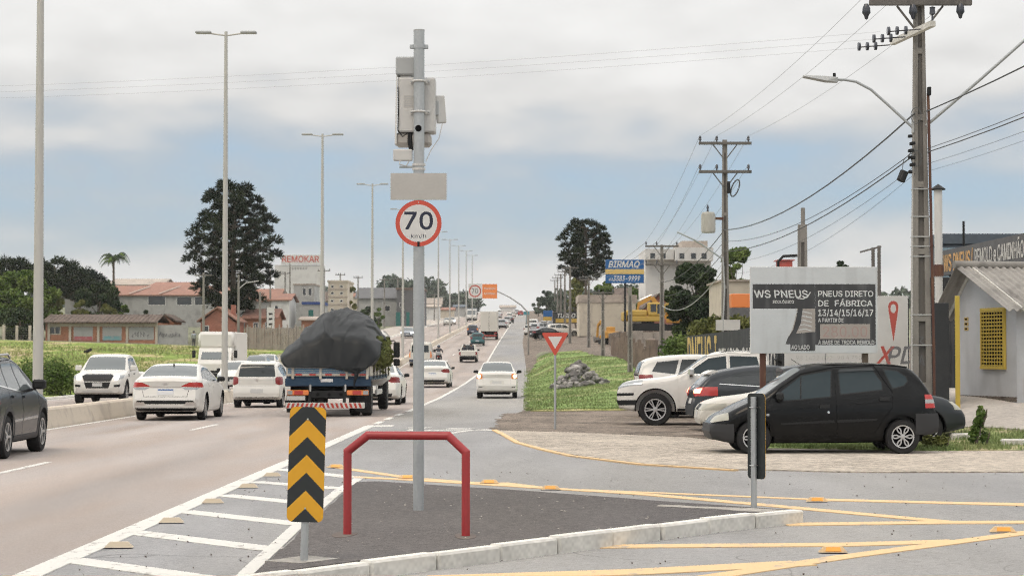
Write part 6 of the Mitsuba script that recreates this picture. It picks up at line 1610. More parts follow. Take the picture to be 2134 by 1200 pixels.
def tbox(x, y, z0, z1_, w0, w1, d0, d1, ox0=0, ox1=0, oy0=0, oy1=0):
    V = [(x + ox0 + a * w0, y + oy0 + b * d0, z0) for a, b in ((-1, -1), (1, -1), (1, 1), (-1, 1))] + [(x + ox1 + a * w1, y + oy1 + b * d1, z1_) for a, b in ((-1, -1), (1, -1), (1, 1), (-1, 1))]
    return tm(V, [(0, 1, 5), (0, 5, 4), (1, 2, 6), (1, 6, 5), (2, 3, 7), (2, 7, 6), (3, 0, 4), (3, 4, 7), (4, 5, 6), (4, 6, 7), (0, 3, 2), (0, 2, 1)])


def concrete_pole(name, label, x, y, top, wb=.20, wt=.09, arms=(), hi=False, group='concrete power poles beside the road'):
    z = z1(x, y); k = thing(name, label, 'utility pole', group); fl = .30
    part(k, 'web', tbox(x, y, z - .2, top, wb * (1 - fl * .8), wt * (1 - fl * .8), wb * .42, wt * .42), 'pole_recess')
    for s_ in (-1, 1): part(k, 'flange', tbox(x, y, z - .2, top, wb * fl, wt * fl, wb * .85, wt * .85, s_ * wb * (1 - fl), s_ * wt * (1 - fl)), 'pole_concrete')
    nrib = 6 if hi else 3
    for j in range(nrib + 1):
        t = .12 + .88 * j / nrib; zz = z + (top - z) * t; w = wb + (wt - wb) * t
        part(k, 'rib', cbox(x - w * .99, x + w * .99, y - w * .80, y + w * .80, zz - (.12 if j < nrib else .5), zz, .006), 'pole_concrete')
    for za, half in arms:
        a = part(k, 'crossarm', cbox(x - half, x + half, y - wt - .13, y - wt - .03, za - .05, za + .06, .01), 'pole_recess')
        for s_ in (-1, 1): part(k, 'brace', beam((x + s_ * half * .45, y - wt - .02, za - .05), (x + s_ * wt * .8, y - wt - .02, za - .55), .03, .04), 'pole_recess')
        for o in (-half + .05, -half * .32, half - .12):
            part(k, 'insulator', lathe([(.001, 0), (.03, 0), (.03, .06), (.065, .08), (.04, .13), (.055, .16), (.03, .22), (.001, .23)], 12).apply_translation((x + o, y - wt - .08, za + .06)), 'insulator', 40)
    return k


p0 = concrete_pole('utility_pole', 'tall concrete pole with lamp arm rising behind the black people carrier', 8.13, 42, 9.15, .205, .092, [(8.70, 1.02)], True)
for x_, z_ in ((7.05, 8.5), (7.98, 8.5), (8.92, 8.52)): part(p0, 'insulator', lathe([(.001, .18), (.04, .18), (.075, .10), (.085, 0), (.05, -.05), (.03, -.12), (.001, -.14)], 14).apply_translation((x_, 41.82, z_)), 'insulator', 40)
part(p0, 'crossarm', beam((7.80, 43.1, 8.10), (8.16, 40.75, 8.12), .11, .11), 'kerb_concrete')
for j, (yy, zz) in enumerate(((41.2, 8.08), (42.0, 8.05), (42.9, 8.02))):
    xx = 8.07 - .15 * j - .06
    part(p0, 'strain_insulator', cat(bar((xx, yy, zz), (xx - .62, yy + .2, zz - .02), .014, 6), *[trimesh.creation.cylinder(.085, .05, sections=14).apply_transform(np.array([[0, 0, 1, xx - .28 - .16 * q], [0, 1, 0, yy + .08 + .05 * q], [-1, 0, 0, zz - .01], [0, 0, 0, 1.0]])) for q in range(3)]), 'insulator', 40)
part(p0, 'insulator', lathe([(.001, 0), (.02, 0), (.02, .12), (.06, .14), (.05, .24), (.06, .27), (.001, .30)], 12).apply_translation((8.16, 40.8, 8.17)), 'insulator', 40)
la = part(p0, 'lamp_arm', tube([(7.98, 41.9, 6.22), (7.55, 41.9, 6.62), (7.15, 41.9, 6.98), (6.85, 41.9, 7.14), (6.62, 41.9, 7.18), (6.42, 41.9, 7.18)], .028, 10), 'galvanised', 40)
part(la, 'lantern', unman(m3.Manifold.hull_points(np.array([(6.48, 41.82, 7.12), (6.48, 41.98, 7.12), (6.48, 41.82, 7.22), (6.48, 41.98, 7.22), (6.25, 41.74, 7.14), (6.25, 42.06, 7.14), (6.25, 41.8, 7.24), (6.25, 42.0, 7.24), (5.80, 41.76, 7.23), (5.80, 42.04, 7.23), (5.80, 41.8, 7.26), (5.8, 42.0, 7.26)], np.float32))), 'cabinet_grey', 30); part(la, 'photocell', trimesh.creation.cylinder(.03, .08, sections=12).apply_translation((6.42, 41.9, 7.27)), 'black_plastic', 30)
la = part(p0, 'lamp_arm', tube([(8.24, 41.9, 6.26), (9.2, 41.5, 7.1), (10.1, 41.1, 7.92), (10.7, 40.9, 8.3), (11.2, 40.8, 8.42)], .03, 10), 'galvanised', 40); part(la, 'lantern', cbox(11.15, 11.75, 40.65, 40.95, 8.38, 8.50, .03), 'cabinet_grey')
for a_ in (7.96, 8.25): part(p0, 'clamp', cbox(a_, a_ + .04, 41.86, 41.98, 6.11, 6.37, .008), 'strap')
part(p0, 'conduit', tube([(8.275, 41.84, 6.9), (8.31, 41.82, 4.5), (8.345, 41.80, 2.0), (8.355, 41.8, .1)], .028, 10), 'rust_brown', 40); part(p0, 'conduit', tube([(7.955, 41.84, 5.8), (7.93, 41.83, 3.5), (7.905, 41.82, .2)], .012, 8), 'cabinet_white', 40)
part(p0, 'fuse_box', cbox(8.25, 8.32, 41.75, 41.85, 6.85, 7.02, .01), 'black_plastic')
part(p0, 'splice_canister', trimesh.creation.cylinder(.085, .20, sections=16).apply_transform(mat4(7.71, 41.6, 5.23, .4) @ np.array([[0.9, 0, .43, 0], [0, 1, 0, 0], [-.43, 0, .9, 0], [0, 0, 0, 1.0]])), 'black_plastic', 40); part(p0, 'canister_lead', tube([(7.95, 41.8, 5.75), (7.74, 41.62, 5.55), (7.70, 41.6, 5.33)], .008, 6), 'wire')
for z_ in (5.0, 4.45, 4.05, 3.86, 3.66, 2.5, 1.9): t = z_ / 9.15; w = .205 + (.092 - .205) * t; part(p0, 'strap', cbox(8.13 - w - .012, 8.13 + w + .012, 42 - w * .85 - .012, 42 + w * .85 + .012, z_ - .014, z_ + .014, .003), 'strap')
for j in range(10): zz = 5.3 + .11 * (j % 5) + .03 * j; part(p0, 'cable_fitting', cbox(7.86 + .03 * (j % 3), 7.94 + .03 * (j % 3), 41.74, 41.84, zz, zz + .06, .01), 'black_plastic')
for z_, zt_ in ((6.45, 'a'), (5.6, 'b')): part(p0, 'cable_coil', tube([(8.02 + .10 * math.cos(a), 41.78, z_ + .16 * math.sin(a)) for a in np.linspace(0, 6.2, 20)], .008, 6), 'wire')
gr_ = [[(0, 0), (0, .22), (.10, .2), (.03, .12), (.12, .06), (0, 0)], [(0, -.35), (.06, -.15), (.12, -.35), (.02, -.27), (.12, -.25)]]
for g in gr_: part(p0, 'painted_scrawl', stand(extr(sg.LineString(g).buffer(.011), .003), 8.06, 41.90, 1.85), 'letter_grey')

pB = concrete_pole('utility_pole', 'concrete pole carrying a pale transformer drum and two crossarms', 8.08, 80, 9.85, .17, .085, [(9.70, 1.0), (8.62, 1.0)])
part(pB, 'transformer', lathe([(.001, 0), (.24, 0), (.27, .06), (.27, .68), (.22, .78), (.001, .80)], 20).apply_translation((7.42, 79.7, 6.3)), 'transformer', 40); part(pB, 'transformer_bracket', beam((7.6, 79.75, 6.85), (8.0, 79.9, 6.85), .08, .1), 'rust_brown'); part(pB, 'bushing', lathe([(.001, 0), (.05, 0), (.03, .1), (.05, .14), (.02, .26), (.001, .28)], 10).apply_translation((7.40, 79.7, 7.1)), 'insulator', 40)
part(pB, 'lamp_arm', tube([(8.0, 79.9, 5.3), (7.3, 79.9, 5.8), (6.9, 79.9, 6.05), (6.25, 79.9, 6.35)], .03, 8), 'galvanised', 40)
part(pB, 'cable_coil', tube([(8.45 + .14 * math.cos(a) + .1 * math.sin(a), 79.8, 8.0 + .32 * math.sin(a)) for a in np.linspace(0, 6.2, 16)], .03, 6), 'wire'); part(pB, 'switch', cbox(8.14, 8.26, 79.7, 79.85, 7.8, 8.25, .02), 'black_plastic')
part(pB, 'conduit', tube([(7.98, 79.82, 5.4), (8.04, 79.8, 4.2), (7.98, 79.8, 3.0), (7.98, 79.8, .5)], .03, 8), 'cabinet_grey', 40); part(pB, 'notice_board', cbox(7.70, 8.62, 79.78, 79.80, 2.62, 3.02, .004), 'cabinet_white')
concrete_pole('utility_pole', 'slim concrete pole with two crossarms behind the blue and yellow sign', 8.95, 126, 8.25, .17, .085, [(8.15, 1.0), (7.05, 1.0)])
concrete_pole('utility_pole', 'leaning grey pole at the wooden fence of the grass bank', 6.38, 114, 5.35, .15, .09, [])
concrete_pole('utility_pole', 'second grey pole along the grass bank, farther than the fence', 7.1, 165, 6.6, .17, .1, [(6.5, .9)])
concrete_pole('utility_pole', 'third grey pole along the grass bank near the yellow banner', 7.2, 198, 8.8, .17, .1, [(8.7, .9)])
for j, D in enumerate((240, 285, 335, 390, 450)): concrete_pole('utility_pole', f'{["first", "second", "third", "fourth", "fifth"][j]} distant pole up the right roadside past the yellow banner', 6.6 + .012 * (D - 240), D, z1(6.6, D) + 8.8, .17, .1, [(z1(6.6, D) + 8.6, 1.0)])
st = concrete_pole('utility_pole', 'short thick concrete post above the black and white hoarding', 8.26, 60, 5.40, .15, .12, []); part(st, 'top_tube', tube([(8.28, 60, 5.3), (8.28, 60, 5.88)], .06, 10), 'pole_concrete', 40); part(st, 'bent_pipe', tube([(7.55, 59.9, 3.9), (7.56, 59.9, 4.35), (7.7, 59.9, 4.5), (8.1, 59.9, 4.52)], .04, 8), 'black_plastic', 40)
tw = thing('service_mast', 'pair of slim dark posts with a bracket above the hoarding right corner', 'post')
for x_, zt_ in ((10.27, 4.75), (10.44, 4.8)): part(tw, 'post', tube([(x_, 60, .3), (x_, 60, zt_)], .05, 8), 'pole_recess', 40)
part(tw, 'bracket', beam((9.9, 60, 4.62), (10.5, 60, 4.78), .05, .05), 'pole_recess')

WL = 'thin overhead wires strung between the roadside poles'
def wire(p, q, r=.008, sag=.4, label='thin overhead wire strung between the concrete roadside poles', group=WL, n=14, name='power_line'):
    p, q = np.array(p, float), np.array(q, float); t = np.linspace(0, 1, n)[:, None]
    return one(name, tube(p + (q - p) * t - np.array([0, 0, 1]) * sag * 4 * t * (1 - t), r, 5), 'wire' if name == 'aerial_cable' else 'wire_pale', label, 'power line', group=group)
for o in (-.97, -.33, .88):
    wire((8.13 + o, 41.8, 8.98), (8.08 + o, 79.8, 9.98), .0045, .25); wire((8.13 + o, 41.8, 8.98), (8.2 + o, 4, 8.9), .004, .3); wire((8.08 + o, 79.8, 9.98), (8.95 + o, 125.8, 8.45), .007, .35); wire((8.08 + o, 79.8, 8.90), (8.95 + o, 125.8, 7.35), .007, .35)
    wire((8.95 + o, 125.8, 8.4), (7.2 + o, 197.8, 8.9), .012, .5)
AC = 'aerial cables strung lower on the roadside poles'
al = 'dark aerial cable strung below the power wires between the roadside poles'
for z0_, zB, r, sg_ in ((6.5, 6.42, .018, .55), (5.75, 6.0, .009, .5), (5.68, 5.6, .014, .45), (5.45, 5.2, .005, .5), (5.3, 4.8, .004, .6)):
    wire((8.0, 41.8, z0_), (8.02, 79.9, zB), r, sg_, al, AC, name='aerial_cable'); wire((8.26, 41.9, z0_ + .05), (8.3, 4, z0_ + .25), r * .8, .35, al, AC, name='aerial_cable'); wire((8.05, 80, zB), (8.9, 126, zB - .4), r, .5, al, AC, name='aerial_cable')
for w_, yy, zz in (('uppermost', 41.4, 8.06), ('middle', 42.2, 8.03), ('lowest', 43.1, 8.0)): wire((7.25, yy, zz), (-34, yy + 16, zz + .9), .002, .55, w_ + ' of three faint wires crossing high over the whole highway', 'wires crossing the highway', 24)
tt = np.linspace(0, 1, 24)[:, None]
one('guy_cable', tube(np.array([8.05, 79.9, 5.0]) * (1 - tt) + np.array([8.95, 125.7, 4.6]) * tt - np.array([0, 0, 1]) * 4 * tt * (1 - tt) * .8, .02, 6), 'cabinet_grey', 'thick pale slack cable hanging from the transformer pole', 'power line', 40)
# ---------------------------------------------------------------- far side of the highway
mat('brick_orange', speckled((.36, .175, .11), .35, 8, .6, .25), .9)
mat('brick_red', speckled((.30, .13, .095), .35, 8, .6, .3), .9)
mat('plaster_cream', streaked((.50, .45, .37), (.36, .32, .27), .4, 2, .6, .15), .85)
mat('plaster_grey', streaked((.36, .36, .35), (.25, .25, .245), .45, 1.5, .5, .2), .85)
mat('plaster_white', streaked((.60, .595, .58), (.46, .45, .44), .35, 1.5, .4, .1), .8)
mat('roof_tile_dark', speckled((.13, .10, .085), .6, 6, .8, .35), .9)
mat('roof_red', streaked((.27, .145, .11), (.20, .12, .10), .4, 1.2, 1.2, .25), .85)
mat('roof_pale', speckled((.36, .31, .27), .3, 4, .5, .25), .85)
mat('graffiti_pink', streaked((.40, .12, .13), (.36, .28, .26), .6, 3, 3, .2), .8)
mat('graffiti_cyan', streaked((.16, .32, .35), (.34, .34, .33), .6, 3, 3, .2), .8)
mat('pane_dark', (.025, .03, .035), .1, spec=.8)
mat('door_green', (.02, .12, .11), .6)
mat('awning_blue', (.03, .06, .20), .6)
mat('fence_concrete', streaked((.33, .29, .255), (.21, .19, .17), .5, 2, 1, .25), .9)
mat('wood_fence', streaked((.22, .17, .14), (.12, .095, .08), .5, 6, 1, .3), .9)
mat('letter_red', (.48, .10, .08), .6)


def house(name, label, x0, x1, y0, dep, z0, ze, zr, wall, roof, style='gable', windows=(), doors=(), cat='house', group=None, over=.4, chim=None):
    """A house or shed: walls, pitched or flat roof with eaves, window panes in frames, doors. x0..x1 along the road's crossing, front at y0."""
    k = thing(name, label, cat, group)
    w = part(k, 'wall', box(x0, x1, y0, y0 + dep, z0, ze), wall)
    ym = y0 + dep / 2
    if style == 'gable':        # ridge runs left to right
        r = extr([(y0 - over, ze - .05), (ym, zr), (y0 + dep + over, ze - .05), (y0 + dep + over, ze + .12), (ym, zr + .18), (y0 - over, ze + .12)], x1 - x0 + 2 * over)
        r.apply_transform(np.array([[0, 0, 1, x0 - over], [1, 0, 0, 0], [0, 1, 0, 0], [0, 0, 0, 1.0]])); part(k, 'roof', r, roof)
        g = extr([(y0 + .01, ze - .1), (y0 + dep - .01, ze - .1), (ym, zr - .02)], x1 - x0 - .02); g.apply_transform(np.array([[0, 0, 1, x0 + .01], [1, 0, 0, 0], [0, 1, 0, 0], [0, 0, 0, 1.0]])); part(k, 'gable', g, wall)
    elif style == 'front':      # gable towards the road end
        xm_ = (x0 + x1) / 2
        r = extr([(x0 - over, ze - .05), (xm_, zr), (x1 + over, ze - .05), (x1 + over, ze + .12), (xm_, zr + .18), (x0 - over, ze + .12)], dep + 2 * over)
        r.apply_transform(np.array([[1, 0, 0, 0], [0, 0, -1, y0 + dep + over], [0, 1, 0, 0], [0, 0, 0, 1.0]])); part(k, 'roof', r, roof)
        g = extr([(x0 + .01, ze - .1), (x1 - .01, ze - .1), (xm_, zr - .02)], dep - .02); g.apply_transform(np.array([[1, 0, 0, 0], [0, 0, -1, y0 + dep - .01], [0, 1, 0, 0], [0, 0, 0, 1.0]])); part(k, 'gable', g, wall)
    else:
        part(k, 'roof', box(x0 - .15, x1 + .15, y0 - .15, y0 + dep + .15, ze + .002, zr), roof)
    for (a, b, c, d) in windows:
        f = part(k, 'window', box(a, b, y0 - .05, y0 - .004, c, d), 'plaster_white'); part(f, 'pane', box(a + .08, b - .08, y0 - .058, y0 - .051, c + .08, d - .08), 'pane_dark')
    for (a, b, d, m_) in doors: part(k, 'door', box(a, b, y0 - .05, y0 - .003, z0 + .1, d), m_)
    if chim: part(k, 'chimney', box(chim[0], chim[1], ym - .4, ym + .4, ze, chim[2]), wall)
    return k


# the long brick shed at the back of the field
D = 238
z0 = 2.6
bk = thing('brick_shed', 'long low brick shed with cream pillars and painted panels across the field', 'building')
part(bk, 'wall', box(-52.58, -40.03, D, D + 8, z0, 5.29), 'brick_orange')
part(bk, 'lintel', box(-52.31, -40.03, D - .10, D - .005, 4.857, 5.182), 'plaster_cream')
for a in (100, 144, 203, 263, 324): part(bk, 'pillar', box(*sorted((-57.72 + a * D / 4400, -57.44 + a * D / 4400)), D - .16, D - .101, z0, 5.452), 'plaster_cream')
for a, b, c, d, m_ in ((103, 127, 697, 680, 'plaster_cream'), (154, 194, 708, 681, 'plaster_grey'), (214, 254, 708, 681, 'plaster_grey'), (269, 321, 708, 681, 'plaster_grey')):
    pn = part(bk, 'panel', box(-57.72 + a * D / 4400, -57.72 + b * D / 4400, D - .06, D - .006, EYE + (738 - c) * D / 4400, EYE + (738 - d) * D / 4400), m_)
wn = part(bk, 'window', box(-52.04, -50.95, D - .08, D - .061, 4.046, 4.803), 'pane_dark'); part(wn, 'mullion', box(-51.55, -51.44, D - .10, D - .081, 4.046, 4.803), 'plaster_cream')
part(bk, 'painted_band', box(-49.33, -47.28, D - .075, D - .061, 3.289, 3.721), 'graffiti_pink'); part(bk, 'painted_band', box(-46.09, -44.03, D - .075, D - .061, 3.289, 3.775), 'graffiti_cyan')
rs_ = np.random.default_rng(4)
for a0, n_ in ((272, 6), (332, 7)):
    for j in range(n_): q = a0 + 6.5 * j; part(bk, 'scrawl', stand(extr(sg.LineString([(rs_.uniform(0, .3), rs_.uniform(0, .7)) for _ in range(5)]).buffer(.035), .006), -57.72 + q * D / 4400, D - .063, 3.559), 'letter_grey')
part(bk, 'side_wall', box(-39.95, -36.57, D + .05, D + .35, z0, 5.02), 'plaster_grey')
rf = extr([(D - .7, 5.236), (D + 4, 6.155), (D + 8.5, 5.29), (D + 8.5, 5.398), (D + 4, 6.264), (D - .7, 5.344)], -39.92 - (-52.95)); rf.apply_transform(np.array([[0, 0, 1, -52.95], [1, 0, 0, 0], [0, 1, 0, 0], [0, 0, 0, 1.0]])); part(bk, 'roof', rf, 'roof_tile_dark')
for j in range(26): xx = -52.74 + j * .50; part(bk, 'roof_tile_row', tube([(xx, D - .8 - .1 * (j % 3), 5.263), (xx + .02, D + 3.9, 6.21)], .13, 6), 'roof_tile_dark')
house('brick_house', 'small brick gable end at the right of the long brick shed', -41.37, -39.42, 246, 6, 2.6, 5.522, 6.249, 'brick_orange', 'roof_tile_dark', 'front')
house('brick_house', 'pinkish-red brick house with chimney left of the third lamp post', -35.38, -31.48, 240, 8, 2.4, 5.411, 6.993, 'brick_red', 'roof_red', 'front', [(-35.06, -34.43, 4.251, 4.989)], chim=(-32.43, -31.95, 7.415))
house('brick_house', 'orange brick house with dark tiled roof beneath the big dark tree', -31.38, -27.84, 248, 8, 2.4, 5.904, 6.976, 'brick_orange', 'roof_red', 'gable', [(-30.41, -29.77, 4.295, 5.475), (-29.02, -28.27, 4.295, 5.475)])
house('brick_house', 'low orange brick house behind the concrete slab fence', -24.93, -21.76, 250, 8, 2.6, 5.756, 6.084, 'brick_orange', 'roof_pale', 'gable')
pb_ = thing('banner', 'white upright banner with dark marks standing beneath the big dark tree', 'banner')
part(pb_, 'cloth', cbox(-26.48, -25.65, 228, 228.04, 4.207, 6.798, .01), 'plaster_white'); part(pb_, 'pole', tube([(-26.53, 228.05, 2.4), (-26.53, 228.05, 6.902)], .03, 6), 'black_plastic')
for j in range(3): part(pb_, 'mark', box(-26.27, -25.86, 227.99, 227.998, 5.969 - 1.0 * j * .55, 6.176 - 1.0 * j * .55), 'black_plastic')
fc = thing('slab_fence', 'grey concrete slab fence standing behind the box lorry at the field edge', 'fence')
for j in range(24):
    a = -28.38 + j * .285; part(fc, 'slab', cbox(a, a + .262, 225 + .02 * rs_.normal(), 225.08 + .02, 1.8, 4.532 + .08 * rs_.normal(), .01), 'fence_concrete')
for j in range(9): a = -28.23 + j * .85; part(fc, 'post', cbox(a, a + .12, 224.85, 224.97, 1.8, 4.89, .01), 'fence_concrete')
wf_ = thing('wire_fence', 'low fence with pale posts at the far left of the field', 'fence')
for j, a in enumerate((8, 35, 62, 88)): part(wf_, 'post', cbox(-57.23 + a * 236 / 4400 - .14, -57.23 + a * 236 / 4400 + .14, 236, 236.28, 2.6, 4.938, .02), 'plaster_cream')
for j in range(6): part(wf_, 'rail', box(-58.3, -52.3, 236.1, 236.13, 3.329 + .26 * j, 3.329 + .26 * j + .03), 'pole_recess')
# warehouse and the houses behind
house('warehouse', 'long warehouse with rusty red roof and pale grey walls behind the field', -71.17, -44.77, 336, 26, 4, 11.04, 12.87, 'plaster_grey', 'roof_red', 'gable', [(-57.96, -55.13, 9.509, 11.04), (-53.38, -50.93, 9.509, 10.88), (-50.55, -47.88, 9.509, 10.88)], cat='building')
for k_ in [k for k in scene if k.startswith('warehouse') and 'roof' in k][:1]:
    for a, b in ((268, 285), (330, 348)): part(k_, 'roof_light', tm([(-81.48 + a * 336 / 4400, 335.5, 11.27 + .1), (-81.1 + a * 336 / 4400, 335.5, 11.27 + .1), (-81.1 + b * 336 / 4400, 348, 12.75 + .2), (-81.48 + b * 336 / 4400, 348, 12.75 + .2)], [(0, 1, 2), (0, 2, 3)]), 'roof_pale')
house('warehouse', 'second red-roofed shed at the right of the long warehouse behind the big tree', -46.81, -38.58, 345, 20, 4, 10.35, 12.54, 'plaster_grey', 'roof_red', 'gable', cat='building')
house('factory_hall', 'grey flat-topped hall far behind the warehouse roof', -82.29, -71.54, 430, 20, 6, 15.79, 17.26, 'plaster_grey', 'roof_pale', 'gable', cat='building')
house('factory_hall', 'orange-roofed hall far behind the warehouse, left of the big dark tree', -72.07, -63.67, 420, 20, 6, 15.18, 16.23, 'plaster_cream', 'roof_red', 'gable', cat='building')
rk_ = thing('rooftop_sign', 'large white wall with faded red capital letters far up the left side', 'building')
part(rk_, 'wall', cbox(-48.38, -38.6, 430, 436, 6, 19.9, .02), 'plaster_white'); part(rk_, 'sign_board', cbox(-47.01, -38.99, 429.7, 429.95, 19.99, 21.95, .02), 'plaster_white'); part(rk_, 'lettering', stand(lettering('REMOKAR', 1.22, .02, True, 7.5), -46.81, 429.69, 20.48), 'letter_red')
for j in range(7): part(rk_, 'lettering_line', box(-45.44 + j * .55, -45.05 + j * .55, 429.97, 429.995, 18.92, 19.41), 'plaster_grey')
house('grey_house', 'tall narrow grey house right of the red letters', -38.26, -34.65, 370, 10, 5, 13.83, 14.08, 'plaster_grey', 'roof_pale', 'flat', [(-36.75, -36.08, 11.98, 13.32), (-35.74, -35.07, 11.98, 13.32)])
house('white_house', 'white house with red tiled roof behind the slab fence', -34.36, -31.7, 300, 10, 4, 9.356, 10.31, 'plaster_white', 'roof_red', 'gable', [(-33.75, -33.2, 8.061, 8.675)])
house('shop', 'small shop with a blue awning left of the loaded lorry', -29.93, -27.2, 302, 8, 4, 8.811, 9.22, 'plaster_grey', 'awning_blue', 'flat', doors=[(-29.11, -28.43, 8.061, 'door_green')])
ap = house('apartment_block', 'cream three-storey block with square windows above the loaded lorry', -28.73, -25.73, 330, 12, 4, 12.97, 13.27, 'plaster_cream', 'plaster_cream', 'flat', [(-80.03 + a * .075, -80.03 + (a + 7) * .075, EYE + (738 - b) * .075, EYE + (738 - b + 6) * .075) for a in (689, 708) for b in (600, 614, 630, 648)], cat='building')
for b in (604, 620, 636): part(ap, 'floor_band', box(-28.8, -25.65, 329.9, 329.99, EYE + (738 - b) * .075, EYE + (738 - b) * .075 + .18), 'roof_pale')
house('shed', 'long grey open shed with dark posts at the far roadside, left of the camera pole', -29.55, -20.82, 402, 16, 6, 12.27, 14.45, 'plaster_grey', 'facade_grey', 'gable', [(-27.91, -26.82, 9.902, 10.99), (-24.27, -23.18, 9.902, 10.99)], cat='building')
house('shop', 'grey shop building with green shutters beside the camera pole', -21.64, -16.61, 396, 14, 6, 13.75, 14.2, 'facade_grey', 'roof_tile_dark', 'flat', [(-21.1, -20.38, 10.52, 11.42)], [(-21.77, -20.92, 9.62, 'door_green'), (-19.84, -19.21, 9.62, 'door_green')])
for i, (a, b, t_, D_, wl, rf_, lb) in enumerate([(886, 915, 640, 520, 'plaster_white', 'roof_pale', 'white low house at the far left kerb past the camera pole'), (916, 945, 646, 560, 'plaster_cream', 'roof_red', 'cream low house with red roof past the camera pole'), (946, 970, 640, 600, 'plaster_grey', 'facade_blue', 'grey low house with blue roof near the distant bus'), (1040, 1075, 632, 930, 'plaster_white', 'roof_pale', 'pale building at the crest of the road')]):
    house('roadside_house', lb, -0.2425 * D_ + a * D_ / 4400, -0.2425 * D_ + b * D_ / 4400, D_ if D_ < 900 else 1010, 10, 5, EYE + (738 - t_) * D_ / 4400, EYE + (738 - t_ + 5) * D_ / 4400, wl, rf_, 'gable')

# poles on the far side
def slim_pole(label, x, y, top, arm=.9, lamp=0):
    z = z1(x, y); k = thing('utility_pole', label, 'utility pole', 'slim poles on the far side of the highway')
    part(k, 'pole', tube([(x, y, z - .2), (x, y, top)], [.17, .10], 8), 'pole_concrete', 40)
    if arm: part(k, 'crossarm', cbox(x - arm, x + arm, y - .2, y - .1, top - .35, top - .22, .01), 'pole_recess'); part(k, 'insulator', cat(*[bar((x + o, y - .15, top - .22), (x + o, y - .15, top), .05, 6) for o in (-arm + .1, -.3, arm - .1)]), 'insulator')
    if lamp: part(k, 'lamp_arm', tube([(x, y, top - 1.6), (x + lamp * .8, y, top - .9), (x + lamp * 2.2, y, top - .7)], .05, 6), 'galvanised', 40)
for a, t_, D_, arm, lamp, lab in ((424, 568, 222, .9, 0, 'pale pole at the field edge left of the second lamp post'), (497, 572, 230, 0, 1, 'pole with curved lamp arm in front of the big dark tree'), (563, 562, 300, .8, 0, 'slim pole just right of the big dark tree'), (594, 566, 320, .8, 0, 'slim pole below the red letters'), (604, 548, 330, 0, 0, 'leaning slim pole below the red letters'),
                              (675, 560, 300, .9, 0, 'dark pole close beside the third lamp post'), (709, 569, 340, .8, 0, 'slim pole in front of the cream block'), (746, 575, 360, .8, 0, 'slim pole left of the grey open shed'), (801, 580, 380, .9, 0, 'slim pole in front of the grey open shed'), (829, 578, 420, .9, 0, 'slim pole at the corner of the shop with green shutters'), (905, 612, 500, .9, 1, 'far pole with lamp arm past the camera pole'), (542, 608, 232, 0, 0, 'thick pale post beneath the big dark tree')):
    slim_pole(lab, -0.2425 * D_ + a * D_ / 4400, D_, EYE + (738 - t_) * D_ / 4400, arm, lamp)

# people and bits on the field
person(thing('person', 'person in a pale blue shirt standing by the brick wall across the field', 'person'), -34.05, 226, z1(-34.05, 226), .4, {}, 'paint_greyblue', 'cloth_dark')
tr_ = lathe([(.12, -.1), (.38, -.14), (.42, 0), (.38, .14), (.12, .1), (.12, -.1)], 20); one('tyre', tr_, 'rubber', 'black tyre lying out on the grass field', 'tyre', 30, mat4(-40.16, 200, z1(-40, 200) + .22, .3, .45))

# ---------------------------------------------------------------- trees
def araucaria(name, label, x, y, z, h, prof, tufts, tr, n_per, size, seed, trunk=.4, low=.25):
    """A Parana pine: straight trunk, tiers of upturned branches, each ending in a dense dark tuft."""
    k = thing(name, label, 'tree'); r = np.random.default_rng(seed)
    zz, rr = zip(*prof); wood = [limb((x, y, z - .3), (x + .1, y, z + h * .95), trunk, trunk * .3, seed, .01, 10)]; C = []
    ga_ = 0
    for i in range(tufts):
        u = low + (1 - low) * (i + r.uniform()) / tufts; R = float(np.interp(u, zz, rr)); ga_ += 2.399963 + r.normal() * .2
        q = math.sqrt(r.uniform(.36, 1.0)) if R > tr else r.uniform(0, 1)
        p = np.array([x + math.cos(ga_) * R * q, y + math.sin(ga_) * R * q, z + h * u])
        C.append((*p, tr * r.uniform(.75, 1.25), tr * r.uniform(.6, .95)))
        b = np.array([x, y, z + h * u - R * q * .22 - .5]); e = p - [0, 0, tr * .3]; m_ = (b + e) / 2 - [0, 0, R * q * .12]
        wood.append(tube([b, m_, e], [.10, .07, .04], 5, False))
        if q * R > 2.2 * tr: p2 = b * .45 + e * .55; C.append((*p2, tr * .6, tr * .45))
    part(k, 'trunk', cat_(wood), 'bark', 40)
    b = np.array(C); d = r.normal(size=(len(b) * n_per, 3)); d[:, 2] = np.abs(d[:, 2]) * .9 - .25; d /= np.linalg.norm(d, axis=1, keepdims=True)
    ctr = np.repeat(b, n_per, 0); q = r.uniform(.25, 1.0, len(d)); pts = ctr[:, :3] + d * ctr[:, 3:4] * q[:, None] * [1, 1, .8]
    e = np.cross(d, r.normal(size=d.shape)); e /= np.linalg.norm(e, axis=1, keepdims=True); s_ = size * r.uniform(.7, 1.3, len(d))[:, None]
    V = np.stack([pts - e * s_ * .22, pts + e * s_ * .22, pts + d * s_], 1).reshape(-1, 3)
    part(k, 'crown', tm(V, np.arange(len(V)).reshape(-1, 3)), 'leaf_araucaria')
zt = z1(-32.95, 250)
araucaria('pine_tree', 'big dark rounded araucaria pine rising above the brick houses', -33.07, 250, zt, 21.72 - zt, [(.16, .5), (.22, 2.2), (.28, 3.4), (.34, 4.3), (.5, 5.2), (.63, 5.5), (.73, 4.9), (.86, 3.7), (.94, 2.7), (1, 1.5)], 80, .98, 330, .38, 3, .45, .19)
zt = z1(10.45, 300)
